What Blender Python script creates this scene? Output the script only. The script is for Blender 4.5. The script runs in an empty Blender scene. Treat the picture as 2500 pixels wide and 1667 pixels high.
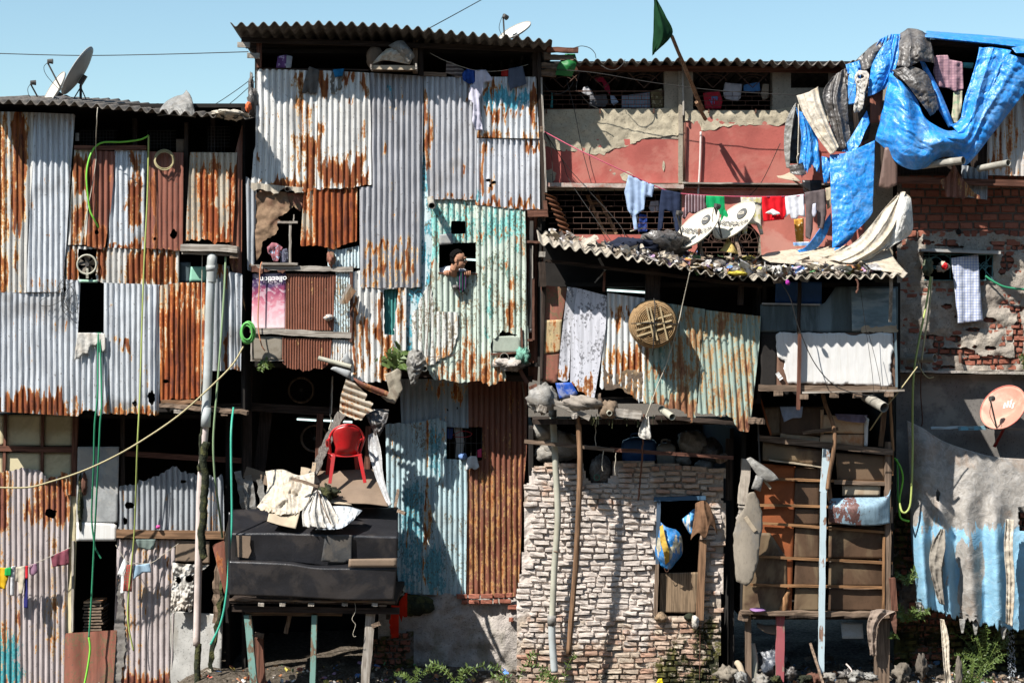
import bpy,math,random
import numpy as np
from mathutils import Vector,Matrix

# ------------------------------------------------------------------ camera, sky, sun, exposure
SC = bpy.context.scene
COL = SC.collection
CAMD,S,ZC = 24.0,190.0,4.6           # camera distance to the facade plane (y=0), pixels per metre there, eye height
cam_d = bpy.data.cameras.new('camera'); cam = bpy.data.objects.new('camera',cam_d); COL.objects.link(cam)
cam.location = (0,-CAMD,ZC); cam.rotation_euler = (math.pi/2,0,0)
cam_d.sensor_width = 36.0; cam_d.lens = 36*CAMD/(2500/S)
cam_d.clip_start = 0.5; cam_d.clip_end = 3000
SC.camera = cam
SUN = Vector((0.63,0.60,-1.0)).normalized()
W = bpy.data.worlds.new('World'); SC.world = W; W.use_nodes = True
wn = W.node_tree; wn.nodes.clear()
sky = wn.nodes.new('ShaderNodeTexSky'); sky.sky_type = 'NISHITA'; sky.sun_disc = False
sky.sun_elevation = math.asin(-SUN.z); sky.sun_rotation = math.atan2(-SUN.x,-SUN.y)
sky.air_density = 1.0; sky.dust_density = 0.4; sky.ozone_density = 3.0; sky.altitude = 0
tint = wn.nodes.new('ShaderNodeMix'); tint.data_type = 'RGBA'; tint.blend_type = 'MULTIPLY'; tint.inputs[0].default_value = 1
tint.inputs[7].default_value = (1.30,1.36,1.20,1)
bg = wn.nodes.new('ShaderNodeBackground'); bg.inputs[1].default_value = 0.071
wo = wn.nodes.new('ShaderNodeOutputWorld')
wn.links.new(sky.outputs[0],tint.inputs[6]); wn.links.new(tint.outputs[2],bg.inputs[0]); wn.links.new(bg.outputs[0],wo.inputs[0])
sl = bpy.data.lights.new('sun','SUN'); sl.energy = 5.0; sl.angle = math.radians(0.5); sl.color = (1.0,0.96,0.90)
so = bpy.data.objects.new('sun',sl); COL.objects.link(so); so.rotation_euler = SUN.to_track_quat('-Z','Y').to_euler(); so.location = (-12,-12,20)
SC.view_settings.view_transform = 'Standard'; SC.view_settings.look = 'None'
SC.view_settings.exposure = 0.84; SC.view_settings.gamma = 1.0
SC.render.engine = 'CYCLES'
SC.cycles.max_bounces = 4; SC.cycles.diffuse_bounces = 2; SC.cycles.glossy_bounces = 2; SC.cycles.transparent_max_bounces = 6

R = random.Random(7)
# ------------------------------------------------------------------ coordinates: photo pixels (2500 wide) at a stated depth -> metres
def P(px,py,d=0.0):
    k = (CAMD+d)/CAMD/S
    return Vector(((px-1250)*k,d,ZC+(833.5-py)*k))
def PA(x,y,d):
    x = np.asarray(x,float); d = np.broadcast_to(np.asarray(d,float),x.shape)
    k = (CAMD+d)/CAMD/S
    return np.stack([(x-1250)*k,d,ZC+(833.5-np.asarray(y,float))*k],-1)
# ------------------------------------------------------------------ value noise
def _h(ix,iy,s):
    n = (ix.astype(np.int64)*374761393 + iy.astype(np.int64)*668265263 + s*1442695041) & 0xffffffff
    n = ((n ^ (n >> 13))*1274126177) & 0xffffffff
    return ((n ^ (n >> 16)) & 0xffff)/65535.0
def vn(x,y,s=0):
    x = np.asarray(x,float); y = np.asarray(y,float)
    ix = np.floor(x); iy = np.floor(y); fx = x-ix; fy = y-iy
    fx = fx*fx*(3-2*fx); fy = fy*fy*(3-2*fy)
    a = _h(ix,iy,s); b = _h(ix+1,iy,s); c = _h(ix,iy+1,s); e = _h(ix+1,iy+1,s)
    return (a*(1-fx)+b*fx)*(1-fy)+(c*(1-fx)+e*fx)*fy
def fbm(x,y,s=0,o=3):
    t = 0; a = 0.5; n = 0
    for i in range(o):
        t = t+a*(vn(x*2**i,y*2**i,s+i*17)); n += a; a *= .5
    return t/n
def crumple(x,y,s=0):          # sharp creases, 0..1
    rr = random.Random(s); x = np.asarray(x,float); y = np.asarray(y,float); w = fbm(x*.8,y*.8,s,2)*1.6; w2 = fbm(x*.7+9,y*.7+4,s+3,2)*1.6; t = 0
    for i in range(7):
        a = rr.uniform(0,math.pi); f = .45*1.42**i; q = (x*math.cos(a)+y*math.sin(a))*f+(w if i % 2 else w2)*f*.9+rr.random()
        t = t+np.abs((q % 1)-.5)*2*.78**i*(.35+vn(x*.6,y*.6,s+i)*1.1)
    return t/3.6
# ------------------------------------------------------------------ objects
def props(o,label=None,cat=None,group=None,kind=None):
    if label: o['label'] = label
    if cat: o['category'] = cat
    if group: o['group'] = group
    if kind: o['kind'] = kind
    return o
def wloc(o):
    v = Vector((0,0,0))
    while o is not None:
        v = v+o.location; o = o.parent
    return v
def thing(name,label,cat,loc,group=None):
    o = bpy.data.objects.new(name,None); COL.objects.link(o); o.location = loc; o.empty_display_size = .1
    return props(o,label,cat,group)
def mk(name,V,F,mat,parent=None,label=None,cat=None,group=None,kind=None,smooth=False,attrs=None,col=None,solid=0,mats=None,mi=None):
    V = np.asarray(V,float).reshape(-1,3)
    lo = V.min(0); hi = V.max(0); org = np.array([(lo[0]+hi[0])/2,(lo[1]+hi[1])/2,lo[2]])
    me = bpy.data.meshes.new(name)
    me.from_pydata((V-org).tolist(),[],[tuple(int(i) for i in f) for f in F] if not isinstance(F,np.ndarray) else F.tolist())
    for m in (mats or [mat]): me.materials.append(m)
    if mi is not None: me.polygons.foreach_set('material_index',np.asarray(mi,dtype=np.int32))
    if smooth: me.polygons.foreach_set('use_smooth',[True]*len(me.polygons))
    if attrs:
        for k,a in attrs.items():
            at = me.attributes.new(k,'FLOAT','POINT'); at.data.foreach_set('value',np.ascontiguousarray(a,dtype=np.float32))
    if col is not None:
        at = me.attributes.new('col','FLOAT_COLOR','POINT'); at.data.foreach_set('color',np.ascontiguousarray(col,dtype=np.float32).ravel())
    me.update()
    o = bpy.data.objects.new(name,me); COL.objects.link(o)
    org = Vector(org.tolist())
    if parent is not None:
        o.parent = parent; o.location = org-wloc(parent)
    else: o.location = org
    if solid:
        s = o.modifiers.new('thick','SOLIDIFY'); s.thickness = solid; s.offset = 0
    return props(o,label,cat,group,kind)
class MB:                        # collects pieces of one mesh
    def __init__(s): s.v = []; s.f = []; s.n = 0; s.c = []; s.m = []
    def add(s,V,F,c=None,m=0):
        V = np.asarray(V,float).reshape(-1,3); s.v.append(V)
        s.f += [tuple(int(i)+s.n for i in f) for f in F]; s.n += len(V); s.m += [m]*len(F)
        if c is not None: s.c.append(np.tile(np.array(list(c)+[1.0]),(len(V),1)))
        return s
    def mk(s,name,mat,parent=None,**k):
        if s.c: k['col'] = np.concatenate(s.c)
        if 'mats' in k: k['mi'] = s.m
        return mk(name,np.concatenate(s.v),s.f,mat,parent,**k)
# ------------------------------------------------------------------ polygons
def inpoly(x,y,poly):
    r = np.zeros(x.shape,bool); n = len(poly); j = n-1
    for i in range(n):
        xi,yi = poly[i]; xj,yj = poly[j]
        if yi != yj:
            c = ((yi > y) != (yj > y)) & (x < (xj-xi)*(y-yi)/(yj-yi)+xi); r ^= c
        j = i
    return r
def ragged(poly,edges,amp,step=5,seed=0,rough=1.0):
    """tear the listed edges (index of first point) of an outline"""
    rr = random.Random(seed); o = []
    n = len(poly)
    for i in range(n):
        a = poly[i]; b = poly[(i+1) % n]; o.append(a)
        if edges == 'all' or i in edges:
            L = math.hypot(b[0]-a[0],b[1]-a[1]); k = max(2,int(L/step)); nx,ny = -(b[1]-a[1])/L,(b[0]-a[0])/L
            w = 0
            for q in range(1,k):
                t = q/k; w = w*.6+rr.uniform(-1,1)*amp*.7; e = w+rr.uniform(-1,1)*amp*.35*rough
                if rr.random() < .07: e += rr.uniform(-1,1)*amp*1.6
                o.append((a[0]+(b[0]-a[0])*t+nx*e,a[1]+(b[1]-a[1])*t+ny*e))
    return o
def blob(cx,cy,rx,ry,n=14,j=.25,seed=1):
    rr = random.Random(seed)
    return [(cx+math.cos(t)*rx*(1+rr.uniform(-j,j)),cy+math.sin(t)*ry*(1+rr.uniform(-j,j))) for t in [2*math.pi*i/n for i in range(n)]]
def box4(x0,y0,x1,y1): return [(x0,y0),(x1,y0),(x1,y1),(x0,y1)]
def soft(x,y,rects,base,shp):
    a = np.full(shp,float(base))
    x,y = x+(fbm(x/14,y/45,31,3)-.5)*26,y+(fbm(x/6,y/70,32,3)-.5)*75
    for r in rects:
        x0,y0,x1,y1,s = r[:5]; f = (r[5] if len(r) > 5 else 9.0)*1.3
        w = np.clip((x-x0)/f+.5,0,1)*np.clip((x1-x)/f+.5,0,1)*np.clip((y-y0)/f+.5,0,1)*np.clip((y1-y)/f+.5,0,1)
        a = np.where(s >= 0,np.maximum(a,base+s*w),a+s*w)
    return a
PSEED = [0]
def panel(name,out,d,mat,parent=None,holes=(),corr=None,ang=0.0,cu=None,cv=None,tear=(),ta=3.0,bump=0.0,bs=.02,
          fold=None,rust=(),r0=0.0,alt=(),a0=0.0,solid=0,smooth=True,htear=2.0,crk=0,**k):
    """a sheet, board or cloth cut to an outline given in photo pixels at depth d (a number or a function of px,py)"""
    PSEED[0] += 1; sd = PSEED[0]
    if tear: out = ragged(out,tear,ta,seed=sd)
    hs = [ragged(h,'all',htear,step=4,seed=sd+3) if htear else h for h in holes]
    if corr: cu = corr[0]/8.0; cv = cv or 7.0
    else: cu = cu or 5.0; cv = cv or cu
    ca,sa = math.cos(math.radians(ang)),math.sin(math.radians(ang))
    o = np.array(out); ou = o[:,0]*ca+o[:,1]*sa; ov = -o[:,0]*sa+o[:,1]*ca
    u0,u1,v0,v1 = ou.min(),ou.max(),ov.min(),ov.max()
    nu = max(1,int(math.ceil((u1-u0)/cu))); nv = max(1,int(math.ceil((v1-v0)/cv)))
    U,Vv = np.meshgrid(np.linspace(u0,u1,nu+1),np.linspace(v0,v1,nv+1))
    X = U*ca-Vv*sa; Y = U*sa+Vv*ca
    fx = (X[:-1,:-1]+X[1:,1:])/2; fy = (Y[:-1,:-1]+Y[1:,1:])/2
    keep = inpoly(fx,fy,out)
    for h in hs: keep &= ~inpoly(fx,fy,h)
    idx = np.arange(U.size).reshape(U.shape)
    F = np.stack([idx[1:,:-1],idx[1:,1:],idx[:-1,1:],idx[:-1,:-1]],-1)[keep]
    if len(F) == 0: return None
    # boundary vertices snap to the outlines
    cnt = np.zeros(U.size,int); np.add.at(cnt,F.ravel(),1)
    used = cnt > 0; bd = used & (cnt < 4)
    xf = X.ravel().copy(); yf = Y.ravel().copy(); bi = np.where(bd)[0]
    if len(bi):
        bx,by = xf[bi],yf[bi]; best = np.full(len(bi),1e9); nx = bx.copy(); ny = by.copy()
        for pl in [out]+hs:
            n = len(pl)
            for i in range(n):
                ax,ay = pl[i]; cx,cy = pl[(i+1) % n]; dx,dy = cx-ax,cy-ay; L = dx*dx+dy*dy
                if L < 1e-9: continue
                t = np.clip(((bx-ax)*dx+(by-ay)*dy)/L,0,1); qx = ax+t*dx; qy = ay+t*dy
                dd = (qx-bx)**2+(qy-by)**2; m = dd < best; best[m] = dd[m]; nx[m] = qx[m]; ny[m] = qy[m]
        lim = (max(cu,cv)*1.2)**2; m = best < lim; xf[bi[m]] = nx[m]; yf[bi[m]] = ny[m]
    remap = -np.ones(U.size,int); remap[used] = np.arange(used.sum())
    F = remap[F]; x = xf[used]; y = yf[used]; u = (x*ca+y*sa); v = (-x*sa+y*ca)
    dep = d(x,y) if callable(d) else np.full(x.shape,float(d))
    if corr:
        kk = fbm(x/60,y/90,sd)
        dep = dep+corr[1]*(2*(np.cos(math.pi*(u-u0+(kk-.5)*3)/corr[0])**2)**1.9-1)*(1+.5*(kk-.5))
        dep = dep+(fbm(x/70,y/90,sd+3,3)-.5)*.034
    if bump: dep = dep+(fbm(x*bs,y*bs,sd,4)-.5)*2*bump
    if crk: dep = dep+crumple(x*bs,y*bs,sd+9)*crk
    if fold:
        fa,fl,grow = fold
        t = (v-v0)/max(1e-6,v1-v0); g = (grow+(1-grow)*t)
        ph = u/fl*2*math.pi+3.2*fbm(x/fl/2.5,y/fl/6,sd)*2
        dep = dep-fa*g*(np.sin(ph)*.6+np.sin(ph*.53+1.3)*.4)
    Vt = PA(x,y,dep)
    at = {}
    if corr or rust or r0: at['rust'] = soft(x,y,rust,r0,x.shape)
    if alt or a0: at['alt'] = soft(x,y,alt,a0,x.shape)
    return mk(name,Vt,F,mat,parent,smooth=smooth,attrs=at,solid=solid,**k)
# ------------------------------------------------------------------ curves
def smooth_path(pts,n=8):
    pts = [np.array(p,float) for p in pts]
    if len(pts) < 3: return np.array(pts)
    o = []
    for i in range(len(pts)-1):
        p0 = pts[max(i-1,0)]; p1 = pts[i]; p2 = pts[i+1]; p3 = pts[min(i+2,len(pts)-1)]
        for j in range(n):
            t = j/n; o.append(.5*((2*p1)+(-p0+p2)*t+(2*p0-5*p1+4*p2-p3)*t*t+(-p0+3*p1-3*p2+p3)*t**3))
    o.append(pts[-1]); return np.array(o)
def resample(c,n):
    c = np.asarray(c); L = np.r_[0,np.cumsum(np.linalg.norm(np.diff(c,axis=0),axis=1))]
    t = np.linspace(0,L[-1],n); return np.stack([np.interp(t,L,c[:,i]) for i in range(c.shape[1])],-1)
def sweep(W3,r,sides=8,cap=True,r2=None,inner=0):
    """tube along world points"""
    W3 = np.asarray(W3,float); n = len(W3); V = []; F = []
    T = np.gradient(W3,axis=0); T /= np.linalg.norm(T,axis=1)[:,None]+1e-9
    up = np.array([0,-1.0,0]) if abs(T[0][1]) < .8 else np.array([0,0,1.0])
    rs = np.broadcast_to(np.asarray(r,float),(n,)) if r2 is None else np.linspace(r,r2,n)
    for i in range(n):
        b = np.cross(T[i],up); b /= np.linalg.norm(b)+1e-9; c = np.cross(b,T[i]); up = c
        for j in range(sides):
            a = 2*math.pi*j/sides; V.append(W3[i]+rs[i]*(math.cos(a)*b+math.sin(a)*c))
    for i in range(n-1):
        for j in range(sides):
            k = (j+1) % sides; F.append((i*sides+j,i*sides+k,(i+1)*sides+k,(i+1)*sides+j))
    if cap:
        F.append(tuple(range(sides))[::-1]); F.append(tuple((n-1)*sides+j for j in range(sides)))
    return V,F
def tube(name,pts,r,mat,parent=None,sides=8,n=8,rpx=None,wob=0,**k):
    """pts: (px,py,d); r metres"""
    c = smooth_path([(p[0],p[1],p[2] if len(p) > 2 else 0) for p in pts],n)
    if wob:
        t = np.arange(len(c)); c[:,0] += (fbm(t*.35,t*0,int(c[0,0]))-.5)*wob; c[:,1] += (fbm(t*.35,t*0+9,int(c[0,1]))-.5)*wob
    V,F = sweep(PA(c[:,0],c[:,1],c[:,2]),r,sides)
    return mk(name,V,F,mat,parent,smooth=True,**k)
def hollow(name,a,b,r,mat,parent=None,wall=.006,sides=18,dark=None,**k):
    """open pipe from world point a (hidden end) to b (open end)"""
    a = np.array(a); b = np.array(b)
    V1,F1 = sweep([a,a+(b-a)*.5,b],r,sides,cap=False); V2,F2 = sweep([a,a+(b-a)*.5,b],r-wall,sides,cap=False)
    n = len(V1); F = list(F1)+[tuple(i+n for i in f[::-1]) for f in F2]
    for j in range(sides):
        q = (j+1) % sides; F.append((2*sides+j,2*sides+q,n+2*sides+q,n+2*sides+j))
    F.append(tuple(n+j for j in range(sides)))
    return mk(name,V1+V2,F,mat,parent,smooth=False,**k)
def bar_vf(a,b,w,h,seg=6,rough=.0,sd=0,up=(0,-1,0),taper=1.0):
    """timber from world a to b, width w (across, in picture plane), depth h"""
    a = np.array(a,float); b = np.array(b,float); t = b-a; L = np.linalg.norm(t); t /= L
    up = np.array(up,float); s = np.cross(t,up); s /= np.linalg.norm(s)+1e-9; u = np.cross(s,t)
    V = []; F = []; rr = random.Random(sd)
    for i in range(seg+1):
        c = a+t*L*i/seg
        if rough: c = c+s*rr.uniform(-1,1)*rough*.5+u*rr.uniform(-1,1)*rough*.5
        q = 1+(taper-1)*i/seg
        for x,y in ((-1,-1),(1,-1),(1,1),(-1,1)):
            e = rr.uniform(-rough,rough)*.5
            V.append(c+s*(x*w/2*q+e)+u*(y*h/2*q+e))
    for i in range(seg):
        for j in range(4):
            k = (j+1) % 4; F.append((i*4+j,i*4+k,(i+1)*4+k,(i+1)*4+j))
    F.append((3,2,1,0)); F.append(tuple(seg*4+j for j in range(4)))
    return V,F
BS = [0]
def bar(name,p0,p1,w,h,mat,parent=None,rough=.004,seg=6,taper=1.0,**k):
    """p0,p1: (px,py,d); w,h metres"""
    BS[0] += 1
    V,F = bar_vf(P(*p0),P(*p1),w,h,seg,rough,BS[0],taper=taper)
    if abs(p1[0]-p0[0]) > abs(p1[1]-p0[1]): k['attrs'] = dict(hor=[1.0]*len(V))
    return mk(name,V,F,mat,parent,**k)
def hbar(name,x0,y0,x1,y1,d,mat,parent=None,h=.05,**k):
    """upright or level board filling the pixel box"""
    if x1-x0 > y1-y0: return bar(name,(x0,(y0+y1)/2,d),(x1,(y0+y1)/2,d),(y1-y0)/S,h,mat,parent,**k)
    return bar(name,((x0+x1)/2,y0,d),((x0+x1)/2,y1,d),(x1-x0)/S,h,mat,parent,**k)
def loft(name,curves,mat,parent=None,nu=60,nv=40,crk=0,bs=.03,bump=0,fold=None,solid=0,tearp=0,smooth=True,rust=(),alt=(),a0=0,r0=0,holes=(),**k):
    """cloth through a row of curves, each a list of (px,py,d)"""
    PSEED[0] += 1; sd = PSEED[0]
    C = [resample(smooth_path(c,8),nu) for c in curves]
    G = np.stack([smooth_path([C[j][i] for j in range(len(C))],10) if len(C) > 2 else np.array([C[0][i],C[-1][i]]) for i in range(nu)],0)
    G = np.stack([resample(G[i],nv) for i in range(nu)],0)     # nu,nv,3
    x,y,d = G[...,0].copy(),G[...,1].copy(),G[...,2].copy()
    if crk: d = d-crumple(x*bs,y*bs,sd)*crk
    if bump: d = d+(fbm(x*bs,y*bs,sd+4,3)-.5)*2*bump
    if fold:
        fa,nf = fold; t = np.linspace(0,1,nu)[:,None]; vv = np.linspace(0,1,nv)[None,:]
        ph = t*nf*2*math.pi+fbm(t*4+vv*0,vv*3+t*0,sd)*5
        d = d-fa*(np.sin(ph)*.6+np.sin(ph*.47+1)*.4); x = x+np.cos(ph)*fa*S*.25
    if tearp:
        e = (fbm(np.arange(nu)*.55,np.zeros(nu),sd,3)-.5)*2*tearp; w = np.clip(np.linspace(0,1,nv)*nv-(nv-4),0,1)[None,:]
        y = y+e[:,None]*w
    Vt = PA(x.ravel(),y.ravel(),d.ravel()); idx = np.arange(nu*nv).reshape(nu,nv)
    F = np.stack([idx[:-1,:-1],idx[:-1,1:],idx[1:,1:],idx[1:,:-1]],-1)
    if holes:
        fx = (x[:-1,:-1]+x[1:,1:])/2; fy = (y[:-1,:-1]+y[1:,1:])/2; keep = np.ones(fx.shape,bool)
        for h in holes: keep &= ~inpoly(fx,fy,ragged(h,'all',2,seed=sd))
        F = F[keep]
    F = F.reshape(-1,4)
    at = {}
    if alt or a0: at['alt'] = soft(x.ravel(),y.ravel(),alt,a0,x.ravel().shape)
    if rust or r0: at['rust'] = soft(x.ravel(),y.ravel(),rust,r0,x.ravel().shape)
    return mk(name,Vt,F,mat,parent,smooth=smooth,attrs=at,solid=solid,**k)
def lump_vf(c,rx,ry,rz,sd=0,amp=.25,fr=2.0,n=14,flat=0):
    th = np.linspace(0,math.pi,n); ph = np.linspace(0,2*math.pi,2*n,endpoint=False)
    T,Q = np.meshgrid(th,ph,indexing='ij'); x = np.sin(T)*np.cos(Q); y = np.sin(T)*np.sin(Q); z = np.cos(T)
    k = 1+amp*((crumple((x*fr+z*1.7)*1.6+sd,(y*fr-z*1.3)*1.6+sd*2,sd)-.5)*1.5+(fbm(x*fr*.7+3,z*fr*.7+y,sd+2)-.5)*1.4)
    if flat: z = np.maximum(z,-flat)
    V = np.stack([c[0]+x*rx*k,c[1]+y*ry*k,c[2]+z*rz*k],-1).reshape(-1,3); m = 2*n; F = []
    for i in range(n-1):
        for j in range(m):
            F.append((i*m+j,(i+1)*m+j,(i+1)*m+(j+1) % m,i*m+(j+1) % m))
    return V,F
def lump(name,px,py,d,w,h,mat,parent=None,dep=None,amp=.25,fr=2.0,flat=0,**k):
    """crumpled sack or bundle filling w x h pixels"""
    PSEED[0] += 1; V,F = lump_vf(P(px,py,d),w/2/S,(dep or w/2/S*1.2)/1.0,h/2/S,PSEED[0],amp,fr,flat=flat)
    return mk(name,V,F,mat,parent,smooth=True,**k)
def text_vf(s,size):
    cu = bpy.data.curves.new('t','FONT'); cu.body = s; cu.size = size; cu.offset = size*.018; cu.align_x = 'CENTER'; cu.align_y = 'CENTER'; cu.resolution_u = 3
    ob = bpy.data.objects.new('t',cu); COL.objects.link(ob); bpy.context.view_layer.update()
    me = bpy.data.meshes.new_from_object(ob.evaluated_get(bpy.context.evaluated_depsgraph_get()))
    V = [tuple(v.co) for v in me.vertices]; F = [tuple(p.vertices) for p in me.polygons]
    bpy.data.objects.remove(ob); bpy.data.curves.remove(cu); bpy.data.meshes.remove(me)
    return np.array(V),F
# ------------------------------------------------------------------ materials
class N:
    def __init__(s,name):
        s.m = bpy.data.materials.new(name); s.m.use_nodes = True; s.t = s.m.node_tree; s.t.nodes.clear()
        s.out = s.t.nodes.new('ShaderNodeOutputMaterial'); s.b = s.t.nodes.new('ShaderNodeBsdfPrincipled')
        s.t.links.new(s.b.outputs[0],s.out.inputs[0])
        tc = s.t.nodes.new('ShaderNodeTexCoord'); oi = s.t.nodes.new('ShaderNodeObjectInfo')
        mul = s.t.nodes.new('ShaderNodeVectorMath'); mul.operation = 'MULTIPLY_ADD'
        cb = s.t.nodes.new('ShaderNodeCombineXYZ')
        for i in range(3): s.t.links.new(oi.outputs['Random'],cb.inputs[i])
        s.t.links.new(cb.outputs[0],mul.inputs[0]); mul.inputs[1].default_value = (37,53,71); s.t.links.new(tc.outputs['Object'],mul.inputs[2])
        s.co = mul.outputs[0]; s.raw = tc.outputs['Object']; s.rnd = oi.outputs['Random']
    def L(s,a,b): s.t.links.new(a,b)
    def set(s,sock,v):
        if hasattr(v,'is_linked') or hasattr(v,'links'): s.L(v,sock)
        elif isinstance(v,(tuple,list)): sock.default_value = tuple(v)+((1,) if len(v) == 3 and len(sock.default_value) == 4 else ())
        else: sock.default_value = v
    def noise(s,sc=(1,1,1),scale=5,detail=4,rough=.55,dist=0,co=None):
        mp = s.t.nodes.new('ShaderNodeMapping'); mp.inputs['Scale'].default_value = sc; s.L(co or s.co,mp.inputs[0])
        n = s.t.nodes.new('ShaderNodeTexNoise'); n.inputs['Scale'].default_value = scale; n.inputs['Detail'].default_value = detail
        n.inputs['Roughness'].default_value = rough; n.inputs['Distortion'].default_value = dist; s.L(mp.outputs[0],n.inputs['Vector']); return n.outputs[0]
    def voro(s,sc=(1,1,1),scale=5,feat='F1',out='Distance'):
        mp = s.t.nodes.new('ShaderNodeMapping'); mp.inputs['Scale'].default_value = sc; s.L(s.co,mp.inputs[0])
        n = s.t.nodes.new('ShaderNodeTexVoronoi'); n.feature = feat; n.inputs['Scale'].default_value = scale; s.L(mp.outputs[0],n.inputs['Vector']); return n.outputs[out]
    def ma(s,op,a,b=0.0,c=0.0,clamp=False):
        n = s.t.nodes.new('ShaderNodeMath'); n.operation = op; n.use_clamp = clamp
        for i,v in enumerate((a,b,c)): s.set(n.inputs[i],v)
        return n.outputs[0]
    def ramp(s,f,stops,interp='LINEAR'):
        n = s.t.nodes.new('ShaderNodeValToRGB'); n.color_ramp.interpolation = interp; e = n.color_ramp.elements
        while len(e) > 1: e.remove(e[-1])
        for i,(p,c) in enumerate(stops):
            if not isinstance(c,(tuple,list)): c = (c,c,c)
            q = e[0] if i == 0 else e.new(p)
            q.position = p; q.color = tuple(c)+(1,)
        s.L(f,n.inputs[0]); return n.outputs[0]
    def step(s,f,a,b):            # smooth threshold 0..1
        n = s.t.nodes.new('ShaderNodeMapRange'); n.interpolation_type = 'SMOOTHSTEP'; s.L(f,n.inputs[0]); n.inputs[1].default_value = a; n.inputs[2].default_value = b; return n.outputs[0]
    def mix(s,f,a,b,mode='MIX'):
        n = s.t.nodes.new('ShaderNodeMix'); n.data_type = 'RGBA'; n.blend_type = mode
        s.set(n.inputs[0],f); s.set(n.inputs[6],a); s.set(n.inputs[7],b); return n.outputs[2]
    def attr(s,nm,o='Fac'):
        n = s.t.nodes.new('ShaderNodeAttribute'); n.attribute_name = nm; return n.outputs[o]
    def bump(s,h,st=.3,dist=.01):
        n = s.t.nodes.new('ShaderNodeBump'); n.inputs['Strength'].default_value = st; n.inputs['Distance'].default_value = dist; s.L(h,n.inputs['Height']); s.L(n.outputs[0],s.b.inputs['Normal'])
    def done(s,col,rough=.7,metal=0,spec=.4):
        s.set(s.b.inputs['Base Color'],col); s.set(s.b.inputs['Roughness'],rough); s.set(s.b.inputs['Metallic'],metal)
        s.b.inputs['Specular IOR Level'].default_value = spec; return s.m
def sc3(c,k): return tuple(min(1,x*k) for x in c)
def metal(name,base,alt=None,r0=0.0,dark=(.075,.022,.012),mid=(.22,.062,.018),light=(.42,.17,.04),cream=(.62,.5,.3),flake=0.0,flakec=(.15,.11,.055),rough=.5,dirt=.35,met=.35,dirtc=(.16,.13,.1)):
    n = N(name)
    st = n.noise((14,14,.9),1.6,4,.6); st2 = n.noise((40,40,1.2),1.2,2,.5); mid_n = n.noise((1.6,1.6,1.0),3.5,5,.62,.4); fine = n.noise((1,1,.7),42,3,.6)
    c = n.mix(n.step(st,.38,.68),base,sc3(base,.72))
    c = n.mix(n.ma('MULTIPLY',n.step(n.noise((1,1,1),1.3,4),.5,.72),dirt),c,dirtc)
    c = n.mix(n.ma('MULTIPLY',n.step(st2,.52,.75),dirt*.8),c,sc3(base,.42))
    if alt:
        am = n.ma('ADD',n.ma('MULTIPLY',n.attr('alt'),1.35),n.ma('MULTIPLY',n.ma('SUBTRACT',mid_n,.5),1.7)); am = n.ma('ADD',am,n.ma('MULTIPLY',n.ma('SUBTRACT',st,.5),.7)); am = n.ma('ADD',am,n.ma('MULTIPLY',n.ma('SUBTRACT',fine,.5),.8))
        c = n.mix(n.step(am,.42,.52),c,n.mix(n.step(fine,.4,.7),alt,sc3(alt,.6)))
    if flake:
        fl = n.step(n.ma('ADD',n.ma('MULTIPLY',fine,.5),n.ma('MULTIPLY',mid_n,.5)),.56-.1*flake,.6-.1*flake)
        c = n.mix(n.ma('MULTIPLY',fl,.8),c,flakec)
    c = n.mix(n.ma('MULTIPLY',n.step(n.noise((1,1,.8),30,2),.665,.70),.6),c,(.10,.08,.06))
    m = n.ma('ADD',n.ma('MULTIPLY',n.attr('rust'),1.12),r0+.035)
    m = n.ma('ADD',m,n.ma('MULTIPLY',n.ma('SUBTRACT',st,.5),.95)); m = n.ma('ADD',m,n.ma('MULTIPLY',n.ma('SUBTRACT',mid_n,.5),.95)); m = n.ma('ADD',m,n.ma('MULTIPLY',n.ma('SUBTRACT',fine,.5),.5))
    rc = n.ramp(m,[(0.0,cream),(.36,cream),(.44,light),(.54,mid),(.72,mid),(.9,dark)])
    rc = n.mix(n.ma('MULTIPLY',n.step(n.noise((20,20,1),1.4,3),.5,.66),.5),rc,light)
    rc = n.mix(n.ma('MULTIPLY',n.step(n.noise((1,1,.5),14,4),.55,.68),.55),rc,dark)
    rc = n.mix(n.ma('MULTIPLY',n.rnd,.75),rc,n.mix(1.0,rc,(.62,.46,.42),'MULTIPLY'))
    mask = n.step(m,.31,.37)
    c = n.mix(mask,c,rc)
    n.bump(n.ma('ADD',fine,n.ma('MULTIPLY',mid_n,.8)),.35,.006)
    return n.done(c,n.mix(mask,(rough,)*3,(.85,)*3),n.ma('MULTIPLY',n.ma('SUBTRACT',1.0,mask),met))
def simple(name,col,var=.25,rough=.8,scale=6,bump=.2,dirt=None,da=.4,st=(1,1,1),spec=.3,bd=.006,fine=40):
    n = N(name); a = n.noise(st,scale,5,.6); f = n.noise(st,fine,3,.6)
    c = n.mix(n.step(a,.35,.7),col,sc3(col,1-var)); c = n.mix(n.ma('MULTIPLY',n.step(f,.5,.75),.5),c,sc3(col,1-var*1.4))
    if dirt: c = n.mix(n.ma('MULTIPLY',n.step(n.noise(st,scale*.45,5,.65,.5),.47,.6),da),c,dirt)
    if bump: n.bump(n.ma('ADD',a,f),bump,bd)
    return n.done(c,rough,0,spec)
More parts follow.
